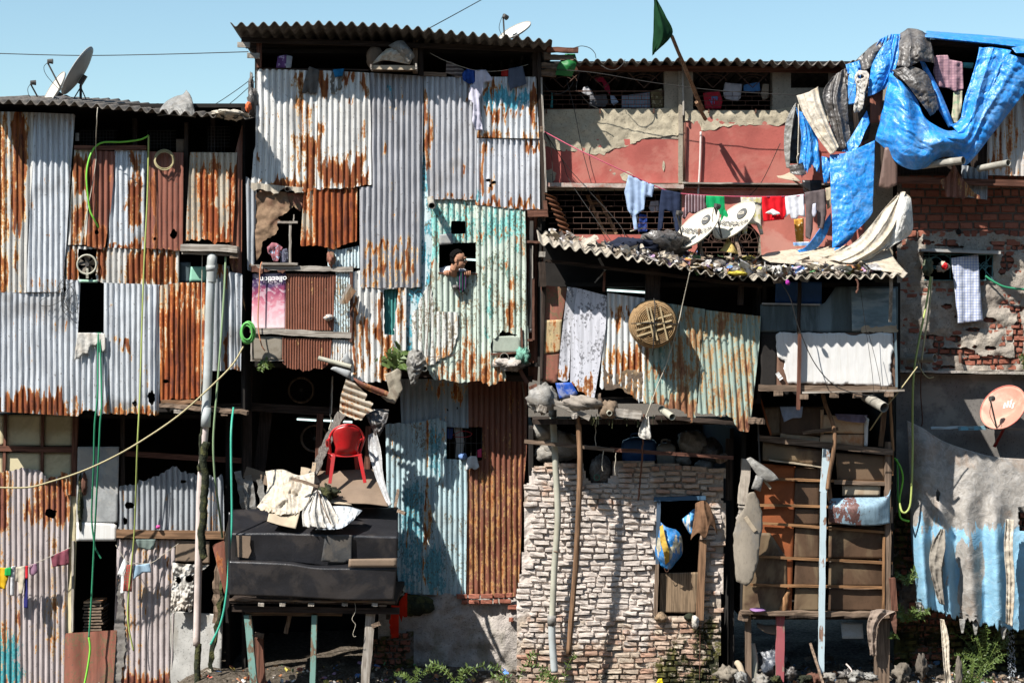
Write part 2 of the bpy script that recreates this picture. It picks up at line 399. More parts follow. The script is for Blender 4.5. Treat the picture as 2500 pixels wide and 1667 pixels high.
def wood(name,col,dark=None,paint=None,pa=.5,rough=.85):
    n = N(name); dark = dark or sc3(col,.45)
    # grain follows the longest way of the object roughly: mix of both stretches
    g1 = n.noise((30,30,1.5),1.5,4,.6,.3); g2 = n.noise((1.5,30,30),1.5,4,.6,.3); b = n.noise((1,1,1),3,4)
    h_ = n.attr('hor'); g = n.ma('ADD',n.ma('MULTIPLY',g1,n.ma('SUBTRACT',1.0,h_)),n.ma('MULTIPLY',g2,h_))
    c = n.mix(n.step(g,.4,.6),dark,col); c = n.mix(n.ma('MULTIPLY',n.step(b,.5,.7),.5),c,sc3(col,.6))
    if paint: c = n.mix(n.step(n.ma('ADD',n.ma('MULTIPLY',n.noise((1,1,.4),7,5,.65),.8),n.ma('MULTIPLY',g,.3)),.535+(pa-.5)*.5,.565+(pa-.5)*.5),paint,c)
    n.bump(g,.5,.004); return n.done(c,rough,0,.2)
def tarp(name,col,alt=None,rough=.38,weave=True,dirt=(.25,.22,.17),da=.5,spec=.5,altd=None):
    n = N(name); big = n.noise((1,1,1),2.2,6,.65,.6); cr = n.noise((1,1,1),7,5,.6,1.6); f = n.noise((1,1,1),60,2)
    c = n.mix(n.step(cr,.42,.62),col,sc3(col,.72)); c = n.mix(n.ma('MULTIPLY',n.step(big,.5,.64),da),c,dirt)
    if alt:
        am = n.ma('ADD',n.ma('MULTIPLY',n.attr('alt'),2.0),n.ma('MULTIPLY',n.ma('SUBTRACT',big,.5),1.6)); am = n.ma('ADD',am,n.ma('MULTIPLY',n.ma('SUBTRACT',n.noise((6,6,.8),3,4),.5),.9))
        c = n.mix(n.step(am,.45,.56),c,n.mix(n.step(cr,.4,.6),alt,altd or sc3(alt,.7)))
    def ridge(sc,w):
        q = n.noise((1,1,1),sc,1,.5,.5); return n.ma('SUBTRACT',1.0,n.ma('MULTIPLY',n.ma('ABSOLUTE',n.ma('SUBTRACT',q,.5)),w),clamp=True)
    rg = n.ma('MAXIMUM',ridge(6,26),n.ma('MULTIPLY',ridge(15,20),.7))
    c = n.mix(n.ma('MULTIPLY',rg,.22),c,n.mix(.5,c,(.62,.64,.66)))
    n.bump(n.ma('ADD',n.ma('ADD',cr,n.ma('MULTIPLY',f,.15)),n.ma('MULTIPLY',rg,.35)),.32,.02); return n.done(c,rough,0,spec)
def fabric(name,col,pat=None,pc=(1,1,1),rough=.95):
    n = N(name); a = n.noise((1,1,1),9,4)
    c = n.mix(n.step(a,.35,.75),col,sc3(col,.75))
    if pat:
        sx = n.t.nodes.new('ShaderNodeSeparateXYZ'); n.L(n.raw,sx.inputs[0]); x,z = sx.outputs[0],sx.outputs[2]
        def line(v,f,w): return n.ma('LESS_THAN',n.ma('FRACT',n.ma('MULTIPLY',v,f)),w)
        if pat == 'check':
            c = n.mix(n.ma('MULTIPLY',line(x,28,.3),.6),c,pc); c = n.mix(n.ma('MULTIPLY',line(z,28,.3),.6),c,pc)
        if pat == 'stripe': c = n.mix(line(x,26,.25),c,pc)
        if pat == 'hstripe': c = n.mix(line(z,20,.3),c,pc)
        if pat == 'spot': c = n.mix(n.step(n.noise((1,1,1),22,2),.56,.6),c,pc)
    return n.done(c,rough,0,.1)
def plaster(name,col,scale=9,rough=.95,stain=None,sa=.5,bump=.8,bd=.02,col2=None):
    n = N(name); a = n.noise((1,1,1),scale,6,.65,.3); b = n.noise((1,1,1),1.6,5,.6); f = n.noise((1,1,1),38,4,.7)
    c = n.mix(n.step(a,.3,.7),col,sc3(col,.74)); c = n.mix(n.step(f,.56,.64),c,sc3(col,.5))
    if col2: c = n.mix(n.step(n.ma('ADD',b,n.ma('MULTIPLY',n.ma('SUBTRACT',a,.5),.3)),.5,.6),c,col2)
    if stain: c = n.mix(n.ma('MULTIPLY',n.step(n.noise((1.5,1.5,.5),2.5,5,.6),.48,.62),sa),c,stain)
    n.bump(n.ma('ADD',a,n.ma('MULTIPLY',f,.5)),bump,bd); return n.done(c,rough,0,.2)
GALV = (.55,.57,.60)
M = dict(
    galv=metal('galvanised_sheet',(.62,.645,.675),r0=.0,dirt=.75),
    galvw=metal('white_sheet',(.74,.73,.70),alt=(.18,.55,.56),r0=.02),
    rustc=metal('rust_cream_sheet',(.62,.60,.56),r0=.12),
    rusto=metal('orange_rust_sheet',(.55,.48,.38),r0=.2,light=(.46,.15,.03),mid=(.25,.06,.015),dark=(.10,.025,.012)),
    brown=metal('brown_painted_sheet',(.235,.085,.055),r0=-.05,light=(.42,.15,.05),cream=(.4,.2,.1),met=0,dirt=.2),
    brownr=metal('brown_rust_sheet',(.2,.075,.045),r0=.10,light=(.38,.16,.05),cream=(.46,.30,.13),mid=(.17,.055,.025),dark=(.05,.02,.012),met=0),
    turq=metal('turquoise_sheet',(.50,.58,.50),alt=(.21,.52,.48),r0=.05,flake=.4,met=.05,rough=.7,cream=(.55,.48,.33)),
    blue=metal('blue_paint_sheet',(.55,.66,.68),alt=(.10,.42,.52),r0=.02,flake=.3,met=.05,rough=.7),
    lblue=metal('light_blue_sheet',(.42,.55,.58),alt=(.14,.36,.42),r0=-.02,met=.05,rough=.65,flake=.1),
    green=metal('green_grey_sheet',(.32,.40,.345),alt=(.16,.33,.31),r0=.20,met=.05,rough=.7,mid=(.26,.12,.06),light=(.36,.21,.09),cream=(.38,.33,.2)),
    pinkish=metal('pinkish_sheet',(.47,.41,.40),alt=(.06,.30,.33),r0=.13,mid=(.2,.07,.045),met=.05),
    dull=metal('dull_sheet',(.34,.36,.38),r0=.0,met=.1),
    spot=metal('spotted_flat_sheet',(.56,.56,.60),r0=-.1,flake=.25,flakec=(.11,.11,.12),met=0,rough=.8,dirt=.2),
    redb=metal('red_brown_flat_sheet',(.27,.10,.065),r0=-.1,flake=.4,met=0,rough=.8),
    roof=simple('asbestos_roof',(.17,.15,.13),.4,.95,5,.5,(.05,.045,.04),.6),
    roofl=simple('pale_asbestos_roof',(.42,.37,.30),.35,.95,6,.5,(.16,.14,.11),.6),
    dark=simple('interior_shade',(.022,.019,.017),.4,.95,3,0),  # near-black colour puts the shade of rooms and holes into the surface
    darkw=wood('dark_timber',(.05,.035,.027)),  # very dark brown base colour
    wood=wood('weathered_timber',(.22,.155,.11)),woodl=wood('pale_weathered_timber',(.38,.345,.30),(.2,.17,.14)),
    woodb=wood('brown_timber',(.26,.15,.085)),woodr=wood('red_brown_timber',(.17,.075,.05)),woodo=wood('orange_batten',(.32,.17,.08)),
    woodt=wood('turquoise_painted_timber',(.22,.15,.10),paint=(.17,.30,.26),pa=.52),woodlb=wood('light_blue_painted_timber',(.28,.17,.12),paint=(.44,.54,.58),pa=.64),
    woodp=wood('maroon_painted_timber',(.3,.22,.17),paint=(.32,.09,.10),pa=.6),
    ply=wood('plywood',(.27,.19,.12)),
    card=simple('cardboard',(.21,.15,.105),.2,.9,4,.15,(.2,.15,.11),.4),
    cardl=simple('pale_board',(.44,.36,.26),.2,.85,4,.15,(.3,.2,.12),.5),
    cream=simple('cream_board',(.64,.56,.36),.12,.8,3,.1,(.3,.24,.14),.5),
    bbrown=simple('olive_brown_board',(.095,.055,.032),.4,.5,3,.1,(.20,.145,.085),.75,(1,1,.5),.4),
    orangeb=simple('orange_brown_board',(.33,.095,.03),.3,.75,3,.1,(.16,.05,.02),.5),
    boxo=simple('rusty_orange_box',(.62,.43,.27),.15,.8,3,.1,(.45,.16,.05),.8),
    dkboard=simple('dark_teal_board',(.07,.10,.11),.4,.42,3,.1,(.16,.22,.25),.7,(3,3,.4),.5),
    white=simple('white_painted_board',(.68,.67,.65),.06,.6,8,.15,(.5,.46,.40),.25,(6,6,.6)),
    grey=simple('grey_board',(.34,.35,.35),.3,.85,5,.2,(.45,.4,.34),.5),
    pvc=simple('grey_pvc',(.42,.45,.45),.12,.45,3,.05,(.25,.24,.2),.4),pvcp=simple('pinkish_pvc',(.62,.52,.48),.12,.5,3,.05,(.3,.25,.2),.5),
    pipeg=simple('old_pipe',(.36,.34,.29),.25,.7,6,.1,(.12,.1,.08),.5),pipel=simple('pale_pipe',(.42,.41,.33),.2,.6,4,.1,(.3,.27,.2),.5),
    iron=simple('rusted_iron',(.13,.06,.04),.4,.9,8,.3),irongr=simple('grille_iron',(.10,.055,.04),.3,.9,12,.2),
    moss=simple('black_moss',(.03,.035,.02),.5,.98,14,1.0,(.09,.09,.03),.7,bd=.02),
    black=simple('black_plastic',(.016,.016,.019),.3,.36,4,.25,(.06,.05,.044),.4,spec=.6,bd=.01),
    blackt=tarp('black_tarp',(.075,.066,.06),da=.6,dirt=(.17,.15,.13),rough=.4),
    greyt=tarp('grey_tarp',(.21,.20,.18),da=.4,dirt=(.16,.13,.1),rough=.55),
    bluet=tarp('blue_tarp',(.018,.245,.70),dirt=(.12,.26,.44),da=.5,rough=.40,alt=(.10,.36,.72)),
    bluel=tarp('faded_blue_grey_tarp',(.315,.29,.26),alt=(.20,.40,.55),dirt=(.26,.19,.14),da=.7,rough=.7,altd=(.2,.38,.5)),
    creamt=tarp('cream_tarp',(.50,.44,.355),dirt=(.42,.33,.22),da=.7,rough=.75,spec=.2),whitet=tarp('white_plastic',(.50,.475,.43),dirt=(.42,.35,.27),da=.5,rough=.6,spec=.3),
    greenh=simple('green_hose',(.12,.42,.10),.1,.4,3,0),greenb=simple('bright_green_hose',(.22,.62,.07),.1,.4,3,0),dgreenh=simple('dark_green_hose',(.035,.23,.12),.1,.4,3,0),
    pgreenh=simple('pale_green_hose',(.26,.36,.20),.2,.5,3,0),tealh=simple('teal_hose',(.06,.40,.28),.15,.4,3,0),yhose=simple('straw_hose',(.42,.36,.20),.15,.6,3,0),ygh=simple('yellow_green_hose',(.38,.44,.13),.15,.5,3,0),
    cable=simple('black_cable',(.03,.028,.026),.2,.6,3,0),rope=simple('pale_rope',(.5,.45,.36),.2,.9,20,.3),pinkr=simple('pink_rope',(.42,.07,.12),.1,.7,3,0),copper=simple('copper_tube',(.5,.22,.12),.1,.5,3,0),
    redp=simple('red_plaster',(.40,.105,.085),.2,.9,3,.3,(.48,.22,.17),.4),
    beige=plaster('beige_plaster',(.47,.41,.30),6,bump=.55,bd=.015),greyp=plaster('grey_plaster',(.42,.37,.31),7,bump=.9,bd=.03,col2=(.30,.26,.22)),
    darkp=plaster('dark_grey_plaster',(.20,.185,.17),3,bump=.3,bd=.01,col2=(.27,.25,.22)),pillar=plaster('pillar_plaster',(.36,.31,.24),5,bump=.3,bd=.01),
    basep=plaster('white_rough_plaster',(.50,.45,.41),8,bump=.9,bd=.03,stain=(.12,.12,.05),sa=.35),
    dishw=simple('pale_dish',(.56,.52,.44),.08,.5,4,.03,(.5,.45,.36),.4),dishg=simple('grey_dish',(.34,.33,.31),.12,.6,4,.03,(.24,.22,.19),.5),dishr=simple('red_dish',(.50,.13,.10),.1,.5,4,.03,(.5,.3,.22),.5),
    dishf=simple('dusty_pink_dish',(.43,.22,.16),.15,.6,5,.03,(.46,.33,.25),.75),dkmetal=simple('dark_metal',(.06,.055,.05),.2,.6,8,.1),ink=simple('dark_grey_print',(.09,.09,.09),.1,.7,3,0),inkw=simple('white_print',(.8,.8,.78),.05,.7,3,0),
    chair=simple('red_plastic',(.50,.010,.013),.25,.36,5,.05,(.28,.04,.035),.5,spec=.5),straw=simple('woven_cane',(.31,.20,.10),.3,.8,18,.5,(.25,.15,.06),.6),strawl=simple('split_bamboo',(.42,.32,.18),.2,.7,12,.2),
    flag=fabric('dark_green_cloth',(.008,.036,.014)),plastg=simple('green_plastic',(.02,.16,.04),.2,.5,4,0),
    bplast=simple('blue_plastic',(.03,.09,.24),.2,.45,4,.05),jerry=simple('grey_plastic',(.22,.22,.2),.2,.5,4,.05),sack=tarp('woven_sack',(.22,.20,.17),dirt=(.2,.16,.12),rough=.7),
    skin=simple('skin',(.40,.20,.12),.08,.55,6,.03),hair=simple('black_hair',(.006,.005,.005),.2,.9,20,.3,spec=.05),shirt=fabric('white_shirt',(.55,.57,.62)),
    debris=None)
n = N('rubbish_pieces'); a = n.noise((1,1,1),14,4); M['debris'] = n.done(n.mix(n.step(a,.4,.7),n.attr('col','Color'),(.12,.09,.07)),.75,0,.3)
n = N('leaf'); a = n.noise((1,1,1),9,2); M['leaf'] = n.done(n.mix(a,(.05,.10,.02),(.13,.17,.05)),.5,0,.3)
n = N('old_leaf'); a = n.noise((1,1,1),9,2); M['leafd'] = n.done(n.mix(a,(.05,.12,.015),(.16,.18,.04)),.6,0,.3)
n = N('tube_lamp_glow'); em = n.t.nodes.new('ShaderNodeEmission'); em.inputs[0].default_value = (.75,1,.97,1); em.inputs[1].default_value = 1.1; n.L(em.outputs[0],n.out.inputs[0]); M['tubel'] = n.m
# soil
n = N('damp_soil'); a = n.noise((1,1,1),2,6,.7); b = n.noise((1,1,1),22,5,.7)
n.bump(n.ma('ADD',a,b),1.0,.05); M['soil'] = n.done(n.mix(n.step(b,.4,.65),n.mix(a,(.03,.024,.018),(.10,.08,.055)),(.17,.14,.11)),.95,0,.2)
# bricks with relief
def brickm(name,c1,c2,mort,moss=False,wash=None):
    n = N(name); tone = n.attr('tone'); a = n.noise((1,1,1),24,5,.7); b = n.noise((1,1,1),3,5,.65)
    c = n.mix(tone,c1,c2); c = n.mix(n.ma('MULTIPLY',n.step(a,.5,.7),.6),c,sc3(c1,.55))
    c = n.mix(n.attr('mort'),c,n.mix(n.step(a,.4,.7),mort,sc3(mort,.6)))
    if wash: c = n.mix(n.step(n.ma('ADD',n.attr('alt'),n.ma('MULTIPLY',n.ma('SUBTRACT',b,.5),1.1)),.42,.6),c,n.mix(n.step(a,.35,.75),wash,sc3(wash,.8)))
    if moss:
        mm = n.ma('ADD',n.attr('moss'),n.ma('MULTIPLY',n.ma('SUBTRACT',b,.5),1.3)); mm = n.ma('ADD',mm,n.ma('MULTIPLY',n.ma('SUBTRACT',a,.5),.7))
        c = n.mix(n.step(mm,.45,.62),c,n.mix(n.step(n.noise((1,1,.4),9,4),.42,.66),(.022,.024,.012),(.11,.10,.03)))
    n.bump(a,.6,.01); return n.done(c,.92,0,.2)
M['brickw'] = brickm('whitewashed_brick',(.40,.24,.17),(.50,.42,.33),(.38,.32,.26),True,(.57,.50,.445))
M['brickr'] = brickm('red_brick',(.23,.08,.052),(.35,.135,.09),(.17,.14,.115),True)
# ------------------------------------------------------------------ ground: flat drain bed in front, rubbish bank under the shacks, on to the horizon
def gz(x,y):
    base = np.interp(y,[-400,-6,-3.2,-2.0,-1.0,.7,2.5,400],[0,0,.04,.14,.26,.40,.5,.5])
    near = np.clip(1-np.abs(y+.5)/6,0,1)
    base = np.where(np.abs(y) < 3.5,base*np.interp(x,[-9,-4.6,-4.0,-2.6,-2.2,.2,.6,2.6,3.0,9],[.12,.12,.75,.75,.85,.8,.35,.35,1,1]),base)
    return base+near*((fbm(x*1.1+40,y*1.3+40,5,4)-.5)*.28+(fbm(x*5+40,y*5+40,6,3)-.5)*.07)
xs = np.unique(np.r_[np.linspace(-900,-12,14),np.linspace(-12,12,260),np.linspace(12,900,14)])
ys = np.unique(np.r_[np.linspace(-700,-6,12),np.linspace(-6,3,110),np.linspace(3,900,14)])
gX,gY = np.meshgrid(xs,ys,indexing='ij'); idx = np.arange(gX.size).reshape(gX.shape)
GF = np.stack([idx[:-1,:-1],idx[1:,:-1],idx[1:,1:],idx[:-1,1:]],-1).reshape(-1,4)
mk('ground',np.stack([gX.ravel(),gY.ravel(),gz(gX.ravel(),gY.ravel())],-1),GF,M['soil'],kind='structure',smooth=True)
mk('sky_blocking_bank',[(-300,-34,0),(300,-34,0),(300,-44,19),(-300,-44,19),(300,-90,22),(-300,-90,22),(300,-120,0),(-300,-120,0)],[(0,1,2,3),(3,2,4,5),(5,4,6,7)],M['soil'],kind='structure')  # unseen bank added behind the camera to cut sky fill on the fronts
PAL = [(.55,.53,.5),(.45,.4,.32),(.2,.17,.14),(.06,.055,.05),(.1,.22,.5),(.5,.1,.07),(.55,.45,.1),(.12,.3,.12),(.4,.25,.4),(.6,.58,.56),(.3,.2,.12),(.16,.13,.1),(.5,.2,.08),(.35,.3,.25)]
def scrap(mb,p,s,rr,c=None):
    """one bit of rubbish: bent scrap, film or small lump"""
    c = c or rr.choice(PAL); k = rr.random(); p = Vector(p)
    a = Vector((rr.uniform(-1,1),rr.uniform(-1,1),rr.uniform(-.4,.6))).normalized()*s; b = a.cross(Vector((rr.uniform(-1,1),rr.uniform(-1,1),rr.uniform(-1,1)))).normalized()*s*rr.uniform(.25,.8)
    u = a.cross(b).normalized()*s*.3
    if k < .93:
        V = [p-a-b,p-a*.2-b+u,p+a-b*.6,p-a+b*.2+u*.7,p+u*1.5*rr.random(),p+a+u*.5,p-a*.8+b,p+b*1.1-u*.2,p+a*.7+b]
        mb.add(V,[(0,1,4,3),(1,2,5,4),(3,4,7,6),(4,5,8,7)],c)
    else:
        V,F = lump_vf(p,s*.8,s*.6,s*.5,rr.randint(0,99),.5,2.0,6); mb.add(V,F,c)
rr = random.Random(5); mb = MB()
for i in range(6500):
    x = rr.uniform(-6.8,6.8); y = rr.choice([rr.uniform(-2.6,-.2),rr.uniform(-2.4,.6)]); px = 1250+x*S*24/(24+y)
    dens = .35
    if 780 < px < 1300: dens = .8
    if px > 1850: dens = 1.0
    if 530 < px < 780: dens = .45
    if rr.random() > dens: continue
    z = float(gz(np.array(x),np.array(y)))
    pal = PAL if px < 1400 else [(.3,.25,.2),(.12,.1,.08),(.4,.35,.3),(.5,.2,.08),(.6,.6,.58),(.05,.05,.05),(.2,.15,.1),(.1,.2,.35)]
    scrap(mb,(x,y,z+.01+rr.random()*.05),rr.uniform(.008,.032)*(1+rr.random()),rr,rr.choice(pal))
mb.mk('rubbish',M['debris'],kind='stuff',label='scattered rubbish on the muddy bank',smooth=False)
# ------------------------------------------------------------------ builders used by all buildings
def croof(parent,front,back,slope,pitch,amp,mat,name='corrugated_roof',nrow=10,step=8,jag=.0,**k):
    c = resample(smooth_path(front,6),400); L = np.r_[0,np.cumsum(np.hypot(np.diff(c[:,0]),np.diff(c[:,1])))]
    n = int(L[-1]/pitch*step); t = np.linspace(0,L[-1],n+1)
    x = np.interp(t,L,c[:,0]); y = np.interp(t,L,c[:,1]); d = np.interp(t,L,c[:,2])
    Wf = PA(x,y,d); sh = np.floor(t/(pitch*7.3)); wob = (_h(sh,sh*0,5)-.5)
    V = []
    for r in range(nrow+1):
        s = r/nrow; q = Wf.copy(); q[:,1] += back*s+wob*.03*(1-s)-jag*(fbm(t/9,t*0,3)-.5)*(1-s)
        q[:,2] += back*s*math.tan(math.radians(slope))+amp*np.cos(2*math.pi*t/pitch)*(1+.2*(fbm(t/40,t*0+s*3,8)-.5))+(fbm(t/120,t*0+s*2,2)-.5)*.03+sh % 2*.007
        V.append(q)
    V = np.concatenate(V); m = n+1
    F = [(r*m+i,r*m+i+1,(r+1)*m+i+1,(r+1)*m+i) for r in range(nrow) for i in range(n)]
    return mk(name,V,F,mat,parent,smooth=True,solid=.009,**k)
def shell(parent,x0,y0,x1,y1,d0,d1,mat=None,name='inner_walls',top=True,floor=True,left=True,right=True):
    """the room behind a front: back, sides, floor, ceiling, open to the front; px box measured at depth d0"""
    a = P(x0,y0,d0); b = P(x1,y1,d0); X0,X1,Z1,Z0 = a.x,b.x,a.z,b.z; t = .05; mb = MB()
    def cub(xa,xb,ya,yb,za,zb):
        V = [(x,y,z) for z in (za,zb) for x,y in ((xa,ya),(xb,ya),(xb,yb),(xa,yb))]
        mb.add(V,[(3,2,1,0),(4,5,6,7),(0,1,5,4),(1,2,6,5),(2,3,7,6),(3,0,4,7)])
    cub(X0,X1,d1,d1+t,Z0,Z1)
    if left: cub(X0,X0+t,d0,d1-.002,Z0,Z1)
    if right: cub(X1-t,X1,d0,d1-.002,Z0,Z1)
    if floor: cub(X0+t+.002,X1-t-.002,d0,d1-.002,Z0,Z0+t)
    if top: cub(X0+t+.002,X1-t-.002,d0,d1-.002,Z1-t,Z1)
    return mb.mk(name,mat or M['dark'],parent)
def sheet(parent,out,d,mat,pitch=14,amp=.014,label=None,**k):
    k.setdefault('ta',3); xs_ = [p[0] for p in out]; ys_ = [p[1] for p in out]; x0,x1,y0,y1 = min(xs_),max(xs_),min(ys_),max(ys_); rr = random.Random(int(x0*7+y0)); ru = list(k.get('rust',()))
    if y1-y0 > 110 and pitch > 10:
        ru.append((x0,y1-16,x1,y1+20,rr.uniform(.1,.34),8))
        for f in (.07,.36+rr.uniform(-.06,.06),.68+rr.uniform(-.06,.06),.95):
            y = y0+(y1-y0)*f; x = x0+pitch*rr.uniform(.6,1.4)
            while x < x1:
                xa,ya = np.array([x]),np.array([y+rr.uniform(-1.5,1.5)])
                if inpoly(xa,ya,out)[0] and not any(inpoly(xa,ya,h)[0] for h in k.get('holes',())):
                    if rr.random() < .35: ru.append((x-2.5,y-2,x+2.5,y+rr.uniform(15,60),rr.uniform(.25,.42),3))
                x += pitch*rr.choice([2,3,3,4])
        k['rust'] = ru
    o = panel('corrugated_sheet',out,d,mat,parent,corr=(pitch,amp),label=label,**k)
    return o
def board(parent,out,d,mat,name='board',solid=.012,**k): return panel(name,out,d,mat,parent,solid=solid,cu=k.pop('cu',8),**k)
def cloth(name,label,cat,out,d,mat,fold=(.018,26,.35),group=None,parent=None,**k):
    k.setdefault('cu',4); k.setdefault('crk',.015); k.setdefault('bs',.08)
    return panel(name,out,d,mat,parent,fold=fold,solid=.004,label=label,cat=cat,group=group,**k)
def hose(name,label,pts,r,mat,cat='hose',group=None,**k): return tube(name,pts,r,mat,label=label,cat=cat,group=group,**k)
def ring(name,label,cat,c,r,rt,mat,turns=3,jit=2.5,ax=1.0,group=None,parent=None):
    mb = MB()
    for q in range(turns):
        ox,oy,rr = R.uniform(-jit,jit),R.uniform(-jit,jit),r+R.uniform(-jit,jit)
        t = np.linspace(0,2*math.pi,33); W3 = PA(c[0]+ox+np.cos(t)*rr*ax,c[1]+oy+np.sin(t)*rr,np.full(33,c[2]-q*rt*1.3)+.01*np.sin(t*2))
        mb.add(*sweep(W3,rt,6,cap=False))
    return mb.mk(name,mat,parent,label=label,cat=cat,group=group,smooth=True)
def dish(label,px,py,d,rad,normal,up,face,back,arm=True,texts=(),post=None,group='satellite dishes',armdir=-1,asp=1.08,rimm=None,patch=None):
    """reflector of radius rad m; normal = way it faces; up = its long axis"""
    c = P(px,py,d); n = Vector(normal).normalized(); u = (Vector(up)-n*Vector(up).dot(n)).normalized(); s = u.cross(n)
    root = thing('satellite_dish',label,'satellite dish',c-Vector((0,0,rad)),group)
    def at(x,y,z): return c+s*x+u*y+n*z
    dep = rad*.20
    def zz(x,y): return dep*((x*x+y*y/(asp*asp))/(rad*rad)-1)
    V = []; F = []; nr,ns = 9,40
    for side,off in ((0,0),(1,-.012)):
        for i in range(nr+1):
            r = rad*i/nr
            for j in range(ns):
                a = 2*math.pi*j/ns; x,y = r*math.cos(a),r*math.sin(a)*asp
                V.append(at(x,y,zz(x,y)+off+(.006 if i == nr and side == 0 else 0)))
    m = (nr+1)*ns; mi = []
    for side in (0,1):
        for i in range(nr):
            for j in range(ns):
                k = (j+1) % ns; q = (side*m+i*ns+j,side*m+i*ns+k,side*m+(i+1)*ns+k,side*m+(i+1)*ns+j)
                F.append(q if side == 0 else q[::-1]); mi.append(side)
    for j in range(ns):
        k = (j+1) % ns; F.append((nr*ns+j,nr*ns+k,m+nr*ns+k,m+nr*ns+j)); mi.append(1)
    mk('reflector',V,F,None,root,smooth=True,mats=[face,back],mi=mi)
    rr = [at(rad*math.cos(a),rad*asp*math.sin(a),.004) for a in np.linspace(0,2*math.pi,41)]
    V,F = sweep(rr,.007,6,cap=False); mk('rim',V,F,rimm or back,root,smooth=True)
    if arm:
        e = at(0,-rad*asp*.98,-.01); f = at(0,-rad*.35,rad*1.15)
        V,F = sweep([e,e+(f-e)*.5,f],.011,6); a_ = mk('feed_arm',V,F,M['dkmetal'],root)
        V,F = sweep([f-n*.02,f+u*.02+n*.00,f+u*.05-n*.05],.026,10,r2=.036); mk('feed_horn',V,F,M['dkmetal'],a_)
        V,F = sweep(smooth_path([f,f-u*.08+s*.03,f-u*.16+n*-.1,e],6),.004,5); mk('feed_cable',V,F,M['cable'],a_)
    for t,sz,oy,mt in texts:
        if t == 'disc':
            V = []; F = []; ns2 = 30
            for i,q in enumerate((0,.5,1)):
                for j in range(ns2):
                    a = 2*math.pi*j/ns2; x,y = sz*q*math.cos(a),oy+sz*q*math.sin(a); V.append(at(x,y,zz(x,y)+.014))
            for i in range(2):
                for j in range(ns2): F.append((i*ns2+j,i*ns2+(j+1) % ns2,(i+1)*ns2+(j+1) % ns2,(i+1)*ns2+j))
            mk('logo_disc',V,F,mt,root); continue
        T,F = text_vf(t,sz); mk('lettering',[at(x,y+oy,zz(x,y+oy)+(.024 if len(t) < 4 else .018)) for x,y,z in T],F,mt,root)
    if patch:
        panel_v = []; 
        for bx,by,bw,bh,ms in patch:
            V = [at(bx+qx*bw,by+qy*bh,zz(bx+qx*bw,by+qy*bh)+.003) for qx,qy in ((-1,-1),(1,-.8),(.8,1),(-.9,.8))]; panel_v.append((V,ms))
        mb = MB()
        for V,ms in panel_v: mb.add(V,[(0,1,2,3)])
        mb.mk('worn_print',patch[0][4],root)
    if post:
        b = P(*post); h = at(0,-rad*.2,-dep-.06)
        mid = Vector((b.x,b.y,(h.z+b.z)/2+.3*(h.z-b.z)))
        V,F = sweep([b,mid,h],.018,8); pm = mk('mast',V,F,M['dkmetal'],root)
        V,F = bar_vf(at(-.04,-rad*.2,-dep-.055),at(.04,-rad*.2,-dep-.055),.14,.05); mk('bracket',V,F,M['dkmetal'],root)
        for sx in (-1,1):
            V,F = sweep([mid+Vector((0,0,-.02)),Vector((b.x+sx*.12,b.y-.08,b.z))],.008,6); mk('brace',V,F,M['dkmetal'],root)
    return root
def tuft(name,label,px,py,d,w,h,n,mat,parent=None,cat='plant',size=.05,spray=None,seed=0,group=None):
    """leafy plant: stems with leaflets in a w x h pixel spread"""
    rr = random.Random(seed+int(px)); mb = MB()
    b = P(px,py,d)
    for i in range(n):
        t = Vector((rr.uniform(-.5,.5)*w/S,rr.uniform(-.15,.15),rr.uniform(.25,1)*h/S)); mid = t*.5+Vector((0,-.03,t.length*.18))
        pth = smooth_path([b,b+mid,b+t],5); V,F = sweep(pth,.004,4); mb.add(V,F,m=1)
        for q in range(2,len(pth)):
            for sx in (-1,1):
                p = Vector(pth[q]); dr = (Vector(pth[q])-Vector(pth[q-1])).normalized(); sd = dr.cross(Vector((0,1,0)))*sx
                a = (sd+dr*.5+Vector((0,rr.uniform(-.7,.3),rr.uniform(-.5,.2)))).normalized()*size*rr.uniform(.7,1.5); wv = a.cross(Vector((rr.uniform(-.5,.5),1,rr.uniform(-.6,.6)))).normalized()*size*.22
                mb.add([p,p+a*.4+wv,p+a,p+a*.4-wv],[(0,1,2,3)],m=0)
    return mb.mk(name,None,parent,label=label,cat=cat,group=group,mats=[mat,M['leafd']])

# ================================================================== LEFT SHACK, upper storey
A = thing('corrugated_shack','wide corrugated shack of galvanised and orange rusted sheets filling the upper left','shack',P(300,1010,0),'patched metal shacks')
shell(A,-60,253,598,1005,.12,2.6,name='inner_walls')
croof(A,[(-60,245,-.46),(120,252,-.46),(300,268,-.46),(450,277,-.46),(602,288,-.46)],2.6,8.2,27,.030,M['roof'],label='weathered grey corrugated roof sheet with wavy front edge')
G,RC,RO,BR = M['galv'],M['rustc'],M['rusto'],M['brown']
sheet(A,[(-40,272),(86,275),(64,715),(-40,712)],.00,RC,14,rust=[(-40,272,20,712,.30),(30,280,62,560,.62,14),(34,500,46,715,.28),(10,300,20,480,.4),(62,280,70,350,.2)],r0=-.06,label='galvanised sheet with long rust stripes at the left edge')
sheet(A,[(84,275),(184,279),(174,400),(163,580),(155,683),(155,713),(64,713)],-.012,G,13.5,rust=[(72,480,78,600,.3)],label='clean pale galvanised sheet')
sheet(A,[(-40,712),(162,712),(160,682),(197,685),(190,812),(253,812),(252,1012),(215,1002),(190,1016),(-40,1002)],.012,G,14,tear=(6,7),ta=4,
      rust=[(15,962,160,1020,.62,22),(100,985,215,1030,.34),(-40,985,30,1020,.35),(66,640,76,900,.2),(96,740,106,800,.3),(128,770,134,860,.25)],label='large galvanised sheet with rusted lower edge')
